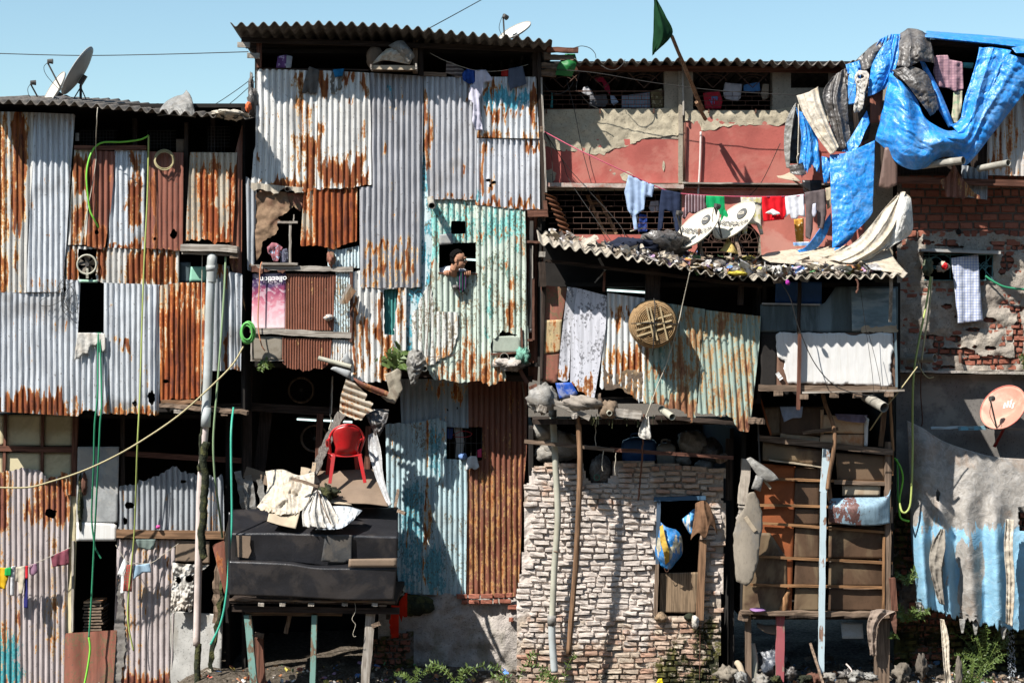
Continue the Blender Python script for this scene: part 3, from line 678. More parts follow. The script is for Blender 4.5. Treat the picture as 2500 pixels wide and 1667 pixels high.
sheet(A,[(254,690),(392,695),(388,1012),(252,1010)],.0,G,13.5,tear=(2,),rust=[(296,836,318,862,.7),(258,820,290,850,.2),(252,992,392,1020,.45),(310,970,340,1010,.35)],
      holes=[blob(370,970,9,17,seed=3),blob(329,985,7,6,seed=4)],label='galvanised sheet with holes near its lower edge')
sheet(A,[(388,697),(438,690),(508,690),(500,850),(490,972),(392,978)],-.012,RO,13,tear=(4,),ta=6,rust=[(412,760,480,980,.42,30),(408,700,500,740,.15,20),(392,920,490,980,.3)],r0=.12,
      holes=[blob(405,930,8,5,seed=5)],label='bright orange rusted sheet')
sheet(A,[(161,600),(300,606),(438,610),(437,697),(256,693),(240,687),(160,682)],.022,RC,14,rust=[(165,600,192,690,.35),(236,605,258,690,.4),(300,610,436,697,.36,20)],
      holes=[box4(192,608,236,682)],label='rust flecked strip around the exhaust fan')
sheet(A,[(182,362),(224,364),(210,598),(163,598)],-.002,RC,14,rust=[(180,380,224,475,.62,14),(180,510,206,560,.5,16),(178,560,200,600,.3)],label='sheet half rusted above cream streaks')
sheet(A,[(225,368),(283,370),(270,520),(256,604),(248,609),(211,600)],-.03,BR,14,rust=[(205,548,262,612,.62,16),(232,480,240,560,.5),(226,368,234,600,.35)],holes=[blob(236,567,7,6,seed=8)],tear=(3,),ta=2,label='red brown sheet with orange rusted foot')
sheet(A,[(280,366),(359,368),(352,608),(262,605)],-.008,G,13.5,rust=[(312,370,345,440,.4,14),(305,440,352,480,.55),(310,470,350,560,.42,12),(262,588,352,610,.45),(282,518,286,532,.6)],label='galvanised sheet with rust patches')
sheet(A,[(361,370),(448,373),(446,612),(357,608)],-.03,BR,13.5,amp=.008,rust=[(374,420,386,600,.52,6),(366,570,390,612,.4)],holes=[blob(424,572,9,12,seed=9),blob(378,583,5,4,seed=2)],tear=(2,),label='plain red brown painted sheet')
sheet(A,[(464,372),(579,373),(574,480),(568,592),(510,585),(452,590)],-.01,RO,14,tear=(3,4),ta=6,rust=[(452,372,482,590,-.35,20),(486,395,535,590,.30,16),(540,370,555,560,-.5,8),(556,400,578,590,.25),(500,570,570,600,.3)],
      alt=(),label='cream and orange rusted sheet with ragged bottom')
# rust-brown flashing right of the last sheets, sheets under the ledge
sheet(A,[(574,372),(592,300),(590,690),(600,760),(560,640)],.03,M['brownr'],14,rust=[],label='dark rusted side strip')
sheet(A,[(508,640),(560,650),(556,905),(500,905)],.02,M['dull'],18,rust=[(548,820,560,905,.7),(510,650,560,690,.4)],label='galvanised sheet behind the pipe, coloured as if shaded')  # duller blue-grey metal paints the shadow on this part of the strip
sheet(A,[(558,664),(592,668),(588,905),(556,900)],-.02,G,15,amp=.016,rust=[(556,890,590,910,.4)],tear=(2,),label='narrow pale sheet right of the pipe')
bar('window_beam',(182,361,-.02),(358,361,-.02),.055,.06,M['woodr'],A)
bar('ledge_plank',(444,604,-.10),(582,609,-.10),.085,.2,M['woodl'],A,rough=.012)
bar('ledge_plank',(446,618,-.06),(566,622,-.06),.03,.14,M['woodl'],A,rough=.006)
bar('bracket_block',(562,622,-.12),(582,622,-.12),.09,.1,M['wood'],A)
board(A,[(466,651),(506,651),(506,688),(462,688)],.06,simple('light_green_board',(.25,.52,.38),.15,.7,4,.05),label='light green board')
board(A,[(437,640),(466,640),(466,690),(437,690)],.09,M['dkboard'])
bar('sill_plank',(392,988,-.10),(605,1007,-.10),.05,.18,M['wood'],A,rough=.015,seg=12)
bar('sill_plank',(395,980,-.02),(500,982,-.02),.05,.12,M['woodb'],A,rough=.012)
bar('joist_end',(425,1004,-.16),(447,1004,-.16),.045,.05,M['woodl'],A); bar('joist_end',(540,1010,-.16),(556,1010,-.16),.05,.05,M['wood'],A)
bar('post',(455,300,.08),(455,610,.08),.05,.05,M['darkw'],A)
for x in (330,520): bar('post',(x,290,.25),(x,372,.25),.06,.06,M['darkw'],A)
for x0,x1,y0,y1 in ((196,285,320,360),(360,430,320,368),(508,562,310,372)):
    mb = MB()
    for i in range(int((x1-x0)/8)): mb.add(*bar_vf(P(x0+i*8,y0,.12),P(x0+i*8,y1,.12),.004,.004,1))
    for i in range(int((y1-y0)/8)): mb.add(*bar_vf(P(x0,y0+i*8,.118),P(x1,y0+i*8,.118),.004,.004,1))
    mb.mk('window_mesh',M['dkmetal'],A)
board(A,[(430,340),(452,340),(452,372),(430,372)],.1,M['card'],name='pasted_paper')
board(A,[(184,325),(193,325),(193,345),(184,345)],.1,M['whitet'],name='pasted_paper')
board(A,[(192,682),(238,684),(238,690),(192,690)],.01,simple('pale_green_strip',(.35,.55,.42),.2,.8),name='sill_strip')
# exhaust fan
fan = thing('exhaust_fan','round exhaust fan with pale ring set in the rusted wall','fan',P(213,668,0))
t = np.linspace(0,2*math.pi,41); c = P(213,646,-.01)
V,F = sweep([c+Vector((math.cos(a)*.122,-.02,math.sin(a)*.122)) for a in t],.013,8,cap=False); mk('ring',V,F,M['pipel'],fan,smooth=True)
V,F = sweep([c+Vector((0,.16,0)),c+Vector((0,.1,0)),c+Vector((0,-.02,0))],.028,14); mk('motor',V,F,M['dkmetal'],fan)
for q in range(5):
    a = q*2*math.pi/5+.3; dr = Vector((math.cos(a),0,math.sin(a))); sd = Vector((-dr.z,0,dr.x))
    mk('blade',[c+dr*.03-sd*.015+Vector((0,.02,0)),c+dr*.112-sd*.04+Vector((0,.03,0)),c+dr*.112+sd*.045+Vector((0,-.01,0)),c+dr*.03+sd*.02+Vector((0,.0,0))],[(0,1,2,3)],simple('fan_blade',(.12,.10,.075),.3,.6) if q == 0 else bpy.data.materials['fan_blade'],fan,solid=.003)
bar('mount',(213,655,-.03),(213,680,-.03),.03,.02,M['pipel'],fan)
# ------------------------------------------------------------------ things on and in front of the left shack
dish('large grey satellite dish seen from the side on the left roof',189,173,.6,.335,(-1.0,-.05,.62),(.55,0,.9),M['dishg'],M['dishg'],post=(197,258,.65))
dish('pale dusty satellite dish behind the big one on the left roof',131,220,1.1,.26,(-.9,-.55,.55),(.6,0,.8),M['dishw'],M['dishg'],post=(140,255,1.2))
def crumpled(name,label,cat,px,py,d,w,h,mat,**k): return lump(name,px,py,d,w,h,mat,amp=k.pop('amp',.55),fr=k.pop('fr',2.2),label=label,cat=cat,**k)
crumpled('tarp_bundle','small black plastic bundle beside the left roof dishes','bundle',155,252,.5,66,34,M['blackt'])
panelpts = [(385,272),(402,250),(430,228),(455,218),(470,238),(476,278)]
loft('tarp',[[(384,276,-.05),(404,250,.05),(428,236,.05),(446,231,.05),(455,220,.1)],[(386,279,-.2),(410,262,-.2),(432,255,-.2),(450,250,-.2),(468,240,-.1)],[(384,284,-.25),(410,281,-.33),(440,283,-.33),(462,285,-.3),(478,287,-.25)]],M['greyt'],nu=40,nv=24,crk=.09,bs=.05,
     label='grey crumpled tarp peaked on the left roof',cat='tarp',solid=.004)
crumpled('rag_heap','ragged dark bundle wedged between the two roofs','rags',615,252,.0,26,70,M['blackt'])
crumpled('rag_heap','pale dusty rags lying on the right end of the left roof','rags',560,280,-.3,90,22,M['creamt'],amp=.7,fr=3)
crumpled('rag_heap','small bundle with orange cloth beside the tall shack','rags',606,262,-.1,14,26,simple('orange_cloth',(.55,.12,.04),.2,.9))
crumpled('rag_heap','dark rags hanging at the top edge of the tall shack','rags',613,215,.1,14,60,M['blackt'])
ring('hose_coil','round coil of pale brown cable hanging on a red brown sheet','coil',(402,392,-.08),24,.006,M['yhose'],5)
hose('garden_hose','bright green hose arching from the eave over rusty sheets',[(363,331,-.1),(343,341,-.08),(298,347,-.05),(253,348,-.05),(232,360,-.08),(219,384,-.12),(212,417,-.14),(212,450,-.14),(219,510,-.10),(229,534,-.08),(241,556,-.02)],.012,M['greenb'])
hose('garden_hose','long pale green hose hanging straight down the middle of the left shack',[(363,331,-.1),(360,480,-.14),(352,640,-.16),(347,780,-.16),(342,950,-.17),(335,1100,-.15),(328,1300,.3),(314,1450,.4),(313,1520,.42),(326,1588,.45)],.011,M['ygh'])
hose('garden_hose','dark green hose from the small doorway down to the ground',[(244,812,-.02),(248,976,-.1),(244,1038,-.1),(240,1128,-.05),(233,1267,.2),(229,1343,.35),(222,1483,.4),(217,1555,.42)],.012,M['dgreenh'],group='green hoses at the left')
hose('garden_hose','bright green hose end below the dark green hose at the lower left',[(217,1555,.42),(220,1584,.42),(214,1630,.42),(204,1680,.42)],.014,M['greenb'])
hose('garden_hose','dark green hose ending in a curve before the dark doorway',[(240,812,-.03),(239,889,-.07),(238,967,-.12),(231,1038,-.1),(229,1128,0),(225,1217,.2),(224,1267,.3),(228,1310,.35),(233,1338,.38),(247,1363,.4)],.012,M['dgreenh'])
hose('hose','long straw coloured hose sagging across the whole left side',[(-40,1188,-.5),(60,1190,-.5),(119,1177,-.48),(208,1147,-.45),(298,1104,-.4),(387,1049,-.36),(447,1005,-.33),(506,952,-.3),(566,892,-.25),(594,846,-.2)],.011,M['yhose'])
hose('garden_hose','pale green hose curving beside the grey drain pipe',[(551,627,-.1),(548,700,-.14),(538,850,-.2),(530,950,-.22),(521,1068,-.2),(524,1157,-.15),(533,1232,0),(543,1312,.2)],.014,M['pgreenh'])
hose('garden_hose','turquoise hose curving away from the black awning corner',[(570,995,-.6),(564,1068,-.9),(566,1267,-1.0),(561,1334,-1.05),(554,1438,-1.1),(540,1516,-1.1),(514,1573,-1.1)],.0135,M['tealh'])
ring('hose_coil','coil of green hose hanging beside the pink poster','coil',(606,812,-.25),22,.012,M['greenh'],4,4,.62)
hose('cable','thin white cable running down beside the grey drain pipe',[(494,620,-.05),(492,760,-.06),(490,1000,-.06)],.005,M['rope'],cat='cable')
hose('rope','thin pale rope hanging from the left roof edge',[(238,263,-.48),(236,300,-.47),(234,360,-.1),(231,420,-.08),(200,590,-.05)],.006,M['rope'],cat='rope',wob=3)
pipe = thing('drain_pipe','thick grey plastic drain pipe with elbow top on the left shack','pipe',P(503,1045,-.2))
tube('elbow',[(516,690,-.16),(517,650,-.16),(518,632,-.14),(518,626,-.06),(518,626,.1)],.064,M['pvc'],pipe,sides=18,label='dusty elbow')
tube('shaft',[(516,655,-.16),(512,760,-.17),(508,900,-.18),(503,1000,-.2)],.058,M['pvc'],pipe,sides=18)
tube('collar',[(516,648,-.16),(516,662,-.16)],.068,M['pvc'],pipe,sides=18); tube('collar',[(504,994,-.2),(502,1042,-.2)],.062,M['pvc'],pipe,sides=18)
p2 = thing('drain_pipe','pinkish drain pipe with black slime reaching the ground','pipe',P(482,1670,-.1))
tube('shaft',[(502,1040,-.18),(498,1080,-.17),(489,1200,-.12),(484,1400,-.05),(480,1575,0)],.047,M['pvcp'],p2,sides=16)
tube('slime',[(501,1076,-.19),(496,1120,-.19),(499,1170,-.17),(497,1220,-.16),(495,1300,-.13),(498,1360,-.10)],.05,M['moss'],p2,sides=12,wob=12)
tube('slime',[(484,1572,0),(482,1620,0),(483,1690,0)],.042,M['moss'],p2,sides=12,wob=5)
tube('slime',[(492,1040,-.2),(490,1090,-.2),(488,1150,-.2)],.02,M['moss'],p2,sides=8,wob=12)
# tangle of wires
mb = MB()
for q in range(9):
    pts = [(R.uniform(148,188),R.uniform(665,700)),(R.uniform(140,190),R.uniform(690,720)),(R.uniform(150,195),R.uniform(720,770)),(R.uniform(165,200),R.uniform(735,790))]
    if q == 0: pts = [(160,700),(120,722),(98,735),(104,747),(135,742),(165,715),(150,690)]
    c = smooth_path([(a,b,-.06-R.random()*.06) for a,b in pts],8); mb.add(*sweep(PA(c[:,0],c[:,1],c[:,2]),.0035,5))
mb.mk('wire_tangle',M['cable'],label='tangle of thin dark wires beside the small dark window',cat='wires',smooth=True)
cloth('rag','torn whitish rag hanging below the small dark window','rag',ragged([(190,812),(256,814),(257,850),(250,862),(240,838),(232,852),(222,842),(214,866),(204,864),(196,872),(182,880),(184,850)],[2,3,4,5,6,7,8,9],3,seed=3),-.05,M['whitet'],fold=(.02,20,.6))

# ================================================================== LOWER LEFT DWELLING
B = thing('corrugated_shack','lower left dwelling of pinkish and grey rusted sheets under the big shack','shack',P(270,1667,.65),'patched metal shacks')
DB = .62
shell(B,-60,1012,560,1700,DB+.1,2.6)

for q,(x0,y0,x1,y1) in enumerate(((-40,1012,10,1088),(17,1012,101,1088),(108,1012,178,1088),(-40,1104,8,1180),(13,1104,99,1180),(105,1104,175,1230))):
    board(B,box4(x0,y0,x1,y1),DB+.06,M['cream'],name='cream_board')
bar('window_frame',(-40,1094,DB+.02),(192,1098,DB+.02),.07,.05,M['woodr'],B); bar('window_frame',(14,1010,DB+.03),(10,1170,DB+.03),.035,.04,M['woodr'],B); bar('window_frame',(105,1010,DB+.03),(102,1190,DB+.03),.035,.04,M['woodr'],B)
bar('post',(185,1010,DB+.02),(180,1210,DB+.02),.07,.06,M['woodr'],B)
sheet(B,[(-40,1150),(30,1150),(60,1143),(100,1150),(118,1168),(150,1160),(177,1158),(168,1290),(162,1550),(158,1690),(-40,1690)],DB,M['pinkish'],13.5,tear=(0,1,2,3,4,5),ta=4,
      rust=[(-40,1150,18,1300,.45,20),(90,1160,175,1285,.42,25),(50,1230,110,1270,.3),(0,1240,30,1600,.15),(120,1300,140,1600,.22,16),(40,1500,52,1560,.3)],alt=[(-40,1530,55,1690,.55,50)],
      holes=[blob(124,1253,15,12,seed=21)],label='pinkish grey rusted sheet with a torn hole')
sheet(B,[(148,1150),(176,1160),(176,1205),(160,1213),(152,1190)],DB-.05,RO,9,amp=.012,r0=.2,tear=(2,3),label='crumpled orange rusted scrap')
board(B,ragged([(170,1160),(200,1160),(188,1300),(178,1555),(160,1552)],[1],3,seed=2),DB+.03,M['cream'],name='cream_strip',label='cream plastic strip')
board(B,[(190,1090),(291,1090),(287,1276),(186,1276)],DB-.02,M['grey'],cu=5,bump=.006,name='board',label='grey weathered board')
board(B,[(187,1274),(285,1278),(283,1320),(186,1320)],DB-.035,M['white'],name='lintel_board',label='white lintel board')
bar('door_post',(179,1320,DB),(177,1540,DB),.03,.05,M['woodl'],B)
panel('door_panel',[(159,1545),(285,1537),(275,1690),(155,1690)],DB-.02,M['redb'],B,corr=(48,.008),label='red brown flat metal door foot')
sheet(B,[(290,1188),(328,1184),(372,1163),(417,1140),(432,1137),(441,1151),(483,1160),(545,1166),(548,1300),(288,1300)],DB,M['dull'],13.5,tear=(0,1,2,3,4,5,6),ta=5,rust=[(500,1180,545,1300,.2)],
      holes=[blob(315,1232,12,9,seed=5),blob(447,1175,8,4,seed=6),blob(450,1225,10,3,seed=7),blob(306,1270,5,10,seed=11)],label='grey sheet with ragged top and torn holes')
bar('cross_plank',(285,1302,DB-.06),(548,1306,DB-.06),.105,.05,M['woodb'],B,label='long brown plank')
sheet(B,[(286,1316),(432,1318),(424,1480),(418,1690),(272,1690),(280,1500)],DB+.01,M['pinkish'],14.5,rust=[(272,1650,420,1690,.5,16),(286,1400,310,1690,.1)],a0=-.5,label='vertical grey brown sheet used as a door')
panel('dirt_strip',ragged([(286,1400),(300,1460),(306,1560),(296,1690),(272,1690),(282,1540)],'all',4,seed=4),DB-.03,M['darkp'],B,cu=4,crk=.03,bs=.09)
board(B,ragged([(430,1318),(512,1320),(512,1375),(470,1372),(428,1370)],[2,3],3,seed=6),DB-.04,M['card'],cu=5,crk=.012,bs=.03,name='cardboard_patch')
loft('plastic_sheet',[[(420,1372,DB-.05),(450,1376,DB-.09),(512,1378,DB-.06)],[(422,1410,DB-.05),(452,1418,DB-.12),(478,1410,DB-.05)],[(418,1450,DB-.06),(448,1450,DB-.1),(472,1455,DB-.08)],[(416,1498,DB-.05),(440,1490,DB-.1),(468,1492,DB-.05)]],
     M['whitet'],B,nu=46,nv=46,crk=.12,bs=.06,tearp=8,holes=[blob(462,1412,12,10,seed=8),blob(436,1416,7,9,seed=9)],label='crumpled whitish plastic')
board(B,[(415,1490),(545,1500),(538,1690),(413,1690)],DB+.02,plaster('pale_wall',(.50,.49,.46),5,bump=.3,bd=.01,stain=(.25,.22,.17)),cu=6,bump=.01,name='plaster_wall',label='pale patched wall')
bar('post',(535,1350,DB-.1),(526,1520,DB-.1),.09,.08,M['wood'],B,rough=.03,seg=12); bar('post',(545,1420,DB-.15),(512,1640,DB-.15),.05,.05,M['moss'],B,rough=.03,seg=12)
bar('post',(300,1012,DB+.05),(300,1190,DB+.05),.055,.05,M['darkw'],B)
bar('beam',(300,1106,DB+.15),(590,1124,DB+.15),.07,.06,M['woodr'],B)
sheet(B,[(518,1330),(548,1318),(556,1420),(548,1450)],DB-.2,BR,40,amp=.006,rust=[(525,1350,545,1400,.45)],label='bent red brown scrap')
panel('chute',[(548,1312),(562,1250),(566,1330),(560,1440),(552,1400)],DB-.4,M['cardl'],B,cu=5,bump=.01)
lump('moss_tuft',196,1230,DB-.05,14,130,M['moss'],B,amp=.6); lump('moss_tuft',206,1180,DB-.06,14,50,M['iron'],B,amp=.6)
# stack of boards in the doorway
st = thing('cardboard_stack','stack of folded brown cardboard in the dark doorway','cardboard',P(235,1535,.9))
for i in range(10):
    y = 1532-i*7.4; bar('cardboard',(212+R.uniform(-3,3),y,.95),(257+R.uniform(-3,3),y-1,.95),.022,.4,M['boxo'] if i == 9 else M['card'],st,rough=.004)
# washing lines low left
hose('washing_line','white washing line across the pinkish sheet at lower left',[(-30,1386,.38),(60,1384,.36),(85,1375,.36),(172,1336,.45)],.004,M['rope'],cat='washing line')
gs = 'clothes on the lower left lines'
def gar(label,out,d,col,cat='garment',name='garment',group=gs,fold=(.02,18,.5),**k):
    m = col if not isinstance(col,tuple) else fabric('cloth_%d' % len(bpy.data.materials),col,k.pop('pat',None),k.pop('pc',(1,1,1)))
    k.pop('pat',0); k.pop('pc',0)
    return cloth(name,label,cat,out,d,m,fold=fold,group=group,**k)
gar('yellow cloth at the left end of the low washing line',[(-8,1384),(24,1386),(20,1412),(12,1438),(-8,1434)],.34,(.62,.38,.02))
gar('small green cloth beside the yellow one on the low line',[(12,1386),(27,1384),(26,1406),(11,1404)],.32,(.02,.33,.07))
gar('narrow white garment on the low washing line',[(27,1382),(38,1380),(36,1420),(34,1454),(25,1452)],.34,(.6,.6,.6))
gar('beige garment in the middle of the low washing line',[(39,1384),(62,1380),(61,1410),(55,1450),(46,1448),(44,1420),(38,1418)],.34,(.52,.46,.36))
gar('thin red strip of cloth on the low washing line',[(62,1381),(69,1380),(68,1412),(62,1412)],.34,(.45,.02,.03))
gar('dark blue narrow cloth hanging lowest on the low washing line',[(60,1410),(68,1402),(68,1484),(58,1483)],.36,(.03,.03,.14))
gar('small purple grey cloth on the low washing line',[(71,1378),(90,1374),(92,1396),(80,1406),(72,1400)],.35,(.25,.14,.2))
gar('maroon cloth at the right end of the low washing line',[(124,1357),(168,1338),(168,1378),(150,1380),(128,1384)],.40,(.20,.06,.08))
hose('washing_line','washing line tied across the grey brown door sheet',[(283,1330,.45),(300,1358,.42),(316,1372,.42),(366,1374,.42),(400,1352,.44),(436,1326,.46)],.004,M['rope'],cat='washing line')
gar('white shirt on the short line at the lower left door',[(303,1362),(313,1376),(302,1398),(304,1448),(294,1448),(296,1405),(286,1402)],.40,(.68,.68,.66))
gar('red checked shirt beside the white one at the lower left door',[(310,1378),(324,1378),(322,1444),(300,1442),(305,1400)],.39,(.34,.06,.05),pat='check',pc=(.12,.12,.08))
gar('light blue cloth on the short line at the lower left door',[(326,1380),(366,1374),(369,1397),(352,1396),(330,1410),(324,1416)],.40,(.28,.40,.50))
gar('grey green cloth tucked under the long brown plank',[(330,1316),(381,1316),(376,1340),(360,1342),(338,1336)],.46,(.16,.20,.18))
lump('paper_flower',386,1286,.5,11,10,simple('pink_paper',(.65,.08,.3)),label='small pink paper flower on the grey sheet above the plank',cat='ornament')
# ================================================================== TALL SHACK
C = thing('corrugated_shack','tall three storey shack clad in pale and turquoise corrugated sheets in the centre','shack',P(950,935,0),'patched metal shacks')
shell(C,622,120,1322,895,.1,2.4)
croof(C,[(562,60,-.55),(700,58,-.55),(860,62,-.55),(1000,69,-.55),(1120,81,-.55),(1240,93,-.55),(1348,104,-.55)],3.0,-3.0,27,.030,M['roof'],label='dark corrugated roof seen from below')
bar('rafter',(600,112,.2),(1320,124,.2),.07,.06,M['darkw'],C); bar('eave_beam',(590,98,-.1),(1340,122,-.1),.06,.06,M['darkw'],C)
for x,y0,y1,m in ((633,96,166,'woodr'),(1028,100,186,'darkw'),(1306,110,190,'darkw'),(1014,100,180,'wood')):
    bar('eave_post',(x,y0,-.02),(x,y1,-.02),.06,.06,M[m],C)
for (x,y) in ((588,110),(612,136)): bar('rafter_end',(x-8,y,-.3),(x+22,y+1,-.3),.065,.05,M['woodl'],C)
bar('top_rail',(626,168,0),(900,172,0),.02,.03,M['darkw'],C); bar('top_rail',(1035,181,-.02),(1090,183,-.02),.05,.05,M['wood'],C)
GW,TQ,BL,LB = M['galvw'],M['turq'],M['blue'],M['lblue']
sheet(C,[(625,168),(776,173),(772,462),(740,470),(692,460),(660,466),(613,452),(619,370),(624,357)],-.01,GW,15.5,amp=.015,tear=(2,3,4,5),ta=4,
      rust=[(722,175,742,260,.4,14),(728,250,776,450,.34,18),(745,345,776,470,.5),(660,440,760,470,.5,10),(700,330,735,440,.24,24),(612,444,700,460,.35)],label='whitish sheet with rusty right edge')
sheet(C,[(613,446),(700,455),(742,458),(738,470),(700,462),(668,474),(640,462),(612,460)],-.04,RO,26,amp=.01,tear=(3,4,5,6),ta=6,r0=-.1,rust=[],label='curled ragged tin edge')
sheet(C,[(776,172),(901,178),(906,310),(907,452),(870,455),(772,462)],-.022,GW,14,tear=(3,4),ta=3,
      rust=[(776,178,800,230,.45),(820,170,870,190,.4),(882,190,900,240,.5,12),(775,300,792,460,.4,12),(785,372,880,395,.3,10),(790,395,890,455,.5,16),(880,300,896,455,.35,12),(848,248,862,258,.6),(876,420,905,458,.5)],
      alt=[(868,370,888,430,.3,20)],label='bright white sheet with orange rusted foot')
sheet(C,[(902,178),(1034,186),(1030,500),(1028,700),(960,704),(880,703),(878,560),(878,458),(907,455)],-.018,metal('long_galvanised_sheet',(.42,.42,.44),alt=(.08,.34,.46),dirt=.3),13.8,amp=.018,tear=(3,4),ta=2,
      rust=[(880,592,1012,615,.42,14),(885,540,890,600,.5),(882,648,945,668,.48,12),(962,642,1016,668,.46,12),(880,612,1016,690,.22,20),(956,268,964,288,.5),(986,262,994,282,.5)],alt=[(906,215,1024,250,.18,30)],label='long plain galvanised sheet with two rust bands')
panel('painted_board',[(1030,370),(1048,380),(1052,470),(1062,520),(1056,700),(1012,860),(1005,910),(985,905),(990,700),(1028,690)],.03,BL,C,corr=(40,.004),a0=.35,label='bright blue painted strip between the sheets')
sheet(C,[(1035,187),(1165,190),(1162,488),(1046,487),(1037,370)],-.03,metal('grey_galvanised_sheet',(.48,.48,.50),dirt=.5),13.7,tear=(2,),ta=1.5,
      rust=[(1036,200,1050,310,.42,8),(1040,300,1052,430,.45,9),(1124,384,1134,398,.5),(1046,480,1162,490,.5,6),(1058,380,1062,400,.5),(1130,230,1150,250,.4)],label='pale ribbed sheet right of the long one')
sheet(C,[(1160,188),(1309,188),(1316,339),(1165,336)],-.045,metal('blue_white_sheet',(.64,.66,.68),alt=(.12,.42,.52),dirt=.3),13.8,
      rust=[(1178,212,1230,232,.42,12),(1180,262,1285,276,.5,10),(1205,270,1216,300,.5),(1225,280,1234,310,.4),(1290,210,1312,300,.5,12)],alt=[(1178,222,1316,262,.55,20)],label='sheet with blue paint and rust band')
sheet(C,[(1163,338),(1317,341),(1318,511),(1282,512),(1160,500)],-.03,metal('lower_galvanised_sheet',(.58,.59,.62),alt=(.2,.5,.55),dirt=.3),13.8,tear=(2,3),ta=1.5,
      rust=[(1172,345,1182,470,.5,8),(1286,342,1318,366,.5),(1160,490,1318,514,.5,7),(1192,355,1198,380,.4),(1186,430,1212,475,.34)],alt=[(1166,385,1172,480,.5)],
      holes=[blob(1192,441,6,4,seed=4),blob(1206,445,5,4,seed=5),blob(1197,455,3,5,seed=6)],label='ribbed sheet with a rusted hole')
# turquoise walls with the window
sheet(C,[(1050,487),(1163,488),(1163,640),(1162,860),(1165,932),(1100,930),(1064,928),(1048,905),(1010,892),(1012,770),(1048,690),(1056,600)],.0,TQ,14.5,amp=.012,tear=(4,5,6,7),ta=4,
      holes=[box4(1072,593,1162,665),box4(1101,540,1137,571)],htear=1.0,alt=[(1066,490,1165,600,.34,30),(1050,500,1075,640,.45,16),(1118,760,1165,830,.05)],rust=[(1070,640,1165,930,.06,60),(1116,800,1165,935,.28,30),(1060,890,1165,935,.3,20),(1110,700,1122,890,.2,10),(1130,500,1140,620,.3)],a0=.10,label='turquoise flaking sheet around the window')
sheet(C,[(1161,500),(1282,512),(1286,700),(1291,862),(1262,815),(1226,806),(1198,836),(1200,860),(1230,862),(1234,930),(1205,938),(1165,932)],-.012,TQ,14.2,amp=.013,tear=(3,4,5,6,8,9,10),ta=4,
      alt=[(1164,505,1290,600,.35,40),(1164,560,1290,700,.14,30),(1185,690,1200,840,.3,10)],rust=[(1165,566,1285,578,.34,8),(1165,636,1285,642,.3,6),(1242,680,1258,800,.4,10),(1200,742,1285,752,.28,10),(1170,700,1290,930,.05,60),(1165,850,1234,935,.3,30),(1270,560,1285,620,.3)],a0=.12,label='turquoise flaking sheet right of the window')
sheet(C,[(1006,770),(1050,690),(1062,760),(1118,762),(1118,820),(1105,860),(1060,890),(1042,892),(1008,880)],-.015,metal('pale_chipped_sheet',(.62,.62,.58),alt=(.35,.58,.52),flake=.4,met=.05),14.5,tear=(0,4,5,6),ta=4,rust=[(1060,850,1118,890,.3),(1110,760,1118,850,.4)],a0=-.02,label='pale chipped sheet')
board(C,[(1202,822),(1272,818),(1272,862),(1200,862)],.01,simple('pale_green_pane',(.34,.38,.32),.2,.6,5,.1),name='pane')
bar('pane_frame',(1198,865,-.03),(1280,860,-.03),.025,.03,M['iron'],C); bar('pane_frame',(1272,800,-.03),(1276,870,-.03),.025,.03,M['iron'],C)
board(C,[(1072,573),(1103,569),(1106,596),(1073,598)],-.03,M['grey'],name='tin_patch')
bar('window_sill',(1070,667,0),(1164,668,0),.02,.05,M['iron'],C)
# striped rusty white sheet and its dark slot
sheet(C,[(858,665),(880,660),(880,700),(992,703),(991,862),(950,930),(900,934),(857,930)],.0,GW,15.6,amp=.016,tear=(4,5,6),ta=4,holes=[[(937,706),(972,706),(962,800),(964,818),(938,816)]],
      rust=[(862,720,872,930,.5,7),(880,740,888,930,.46,7),(895,760,903,930,.48,7),(922,700,934,850,.5,7),(914,800,926,835,.5),(930,820,975,930,.3,16),(965,705,990,860,.3,12),(904,820,990,935,.16,20)],label='white sheet with rusty vertical stripes')
sheet(C,[(930,700),(978,700),(970,830),(932,828)],.07,metal('teal_ribbed_sheet',(.08,.30,.28),r0=-.1),8,amp=.008,label='teal ribbed piece in the slot')
sheet(C,[(732,462),(810,456),(872,458),(871,590),(838,598),(820,608),(788,602),(733,600),(738,520),(742,470)],.0,RO,15,amp=.016,tear=(3,4,5,6),ta=3,rust=[(770,458,872,600,.42,30),(734,460,770,600,.05,20),(735,560,760,602,.1)],r0=.1,label='deep orange rusted sheet')
panel('crumpled_tin',ragged([(624,474),(640,462),(700,470),(708,500),(700,520),(678,530),(680,560),(660,582),(640,590),(634,625),(626,636),(622,560)],[3,4,5,6,7,8,9],4,seed=12),-.01,simple('crumpled_brown_tin',(.28,.18,.11),.4,.85,6,.3,(.12,.05,.03),.6),C,cu=4,crk=.07,bs=.035,label='crumpled brown tin')
panel('crumpled_tin',ragged([(690,472),(742,470),(735,520),(718,500),(700,520)],[2,3,4],4,seed=13),.02,M['redb'],C,cu=4,crk=.06,bs=.04)
bar('window_post',(709,540,-.02),(708,642,-.02),.03,.03,M['woodl'],C); bar('window_rail',(678,543,-.03),(727,543,-.03),.03,.04,M['woodl'],C); bar('window_rail',(718,524,0),(716,545,0),.015,.02,M['woodl'],C)
bar('window_ledge',(640,644,-.05),(727,645,-.05),.028,.08,M['woodl'],C)
bar('long_ledge',(612,652,-.02),(862,658,-.02),.065,.06,M['woodl'],C,rough=.008,seg=14)
panel('peeling_edge',ragged([(612,650),(650,655),(700,660),(690,668),(660,662),(640,668),(612,664)],'all',3,seed=3),-.06,M['iron'],C,cu=3,crk=.02,bs=.1)
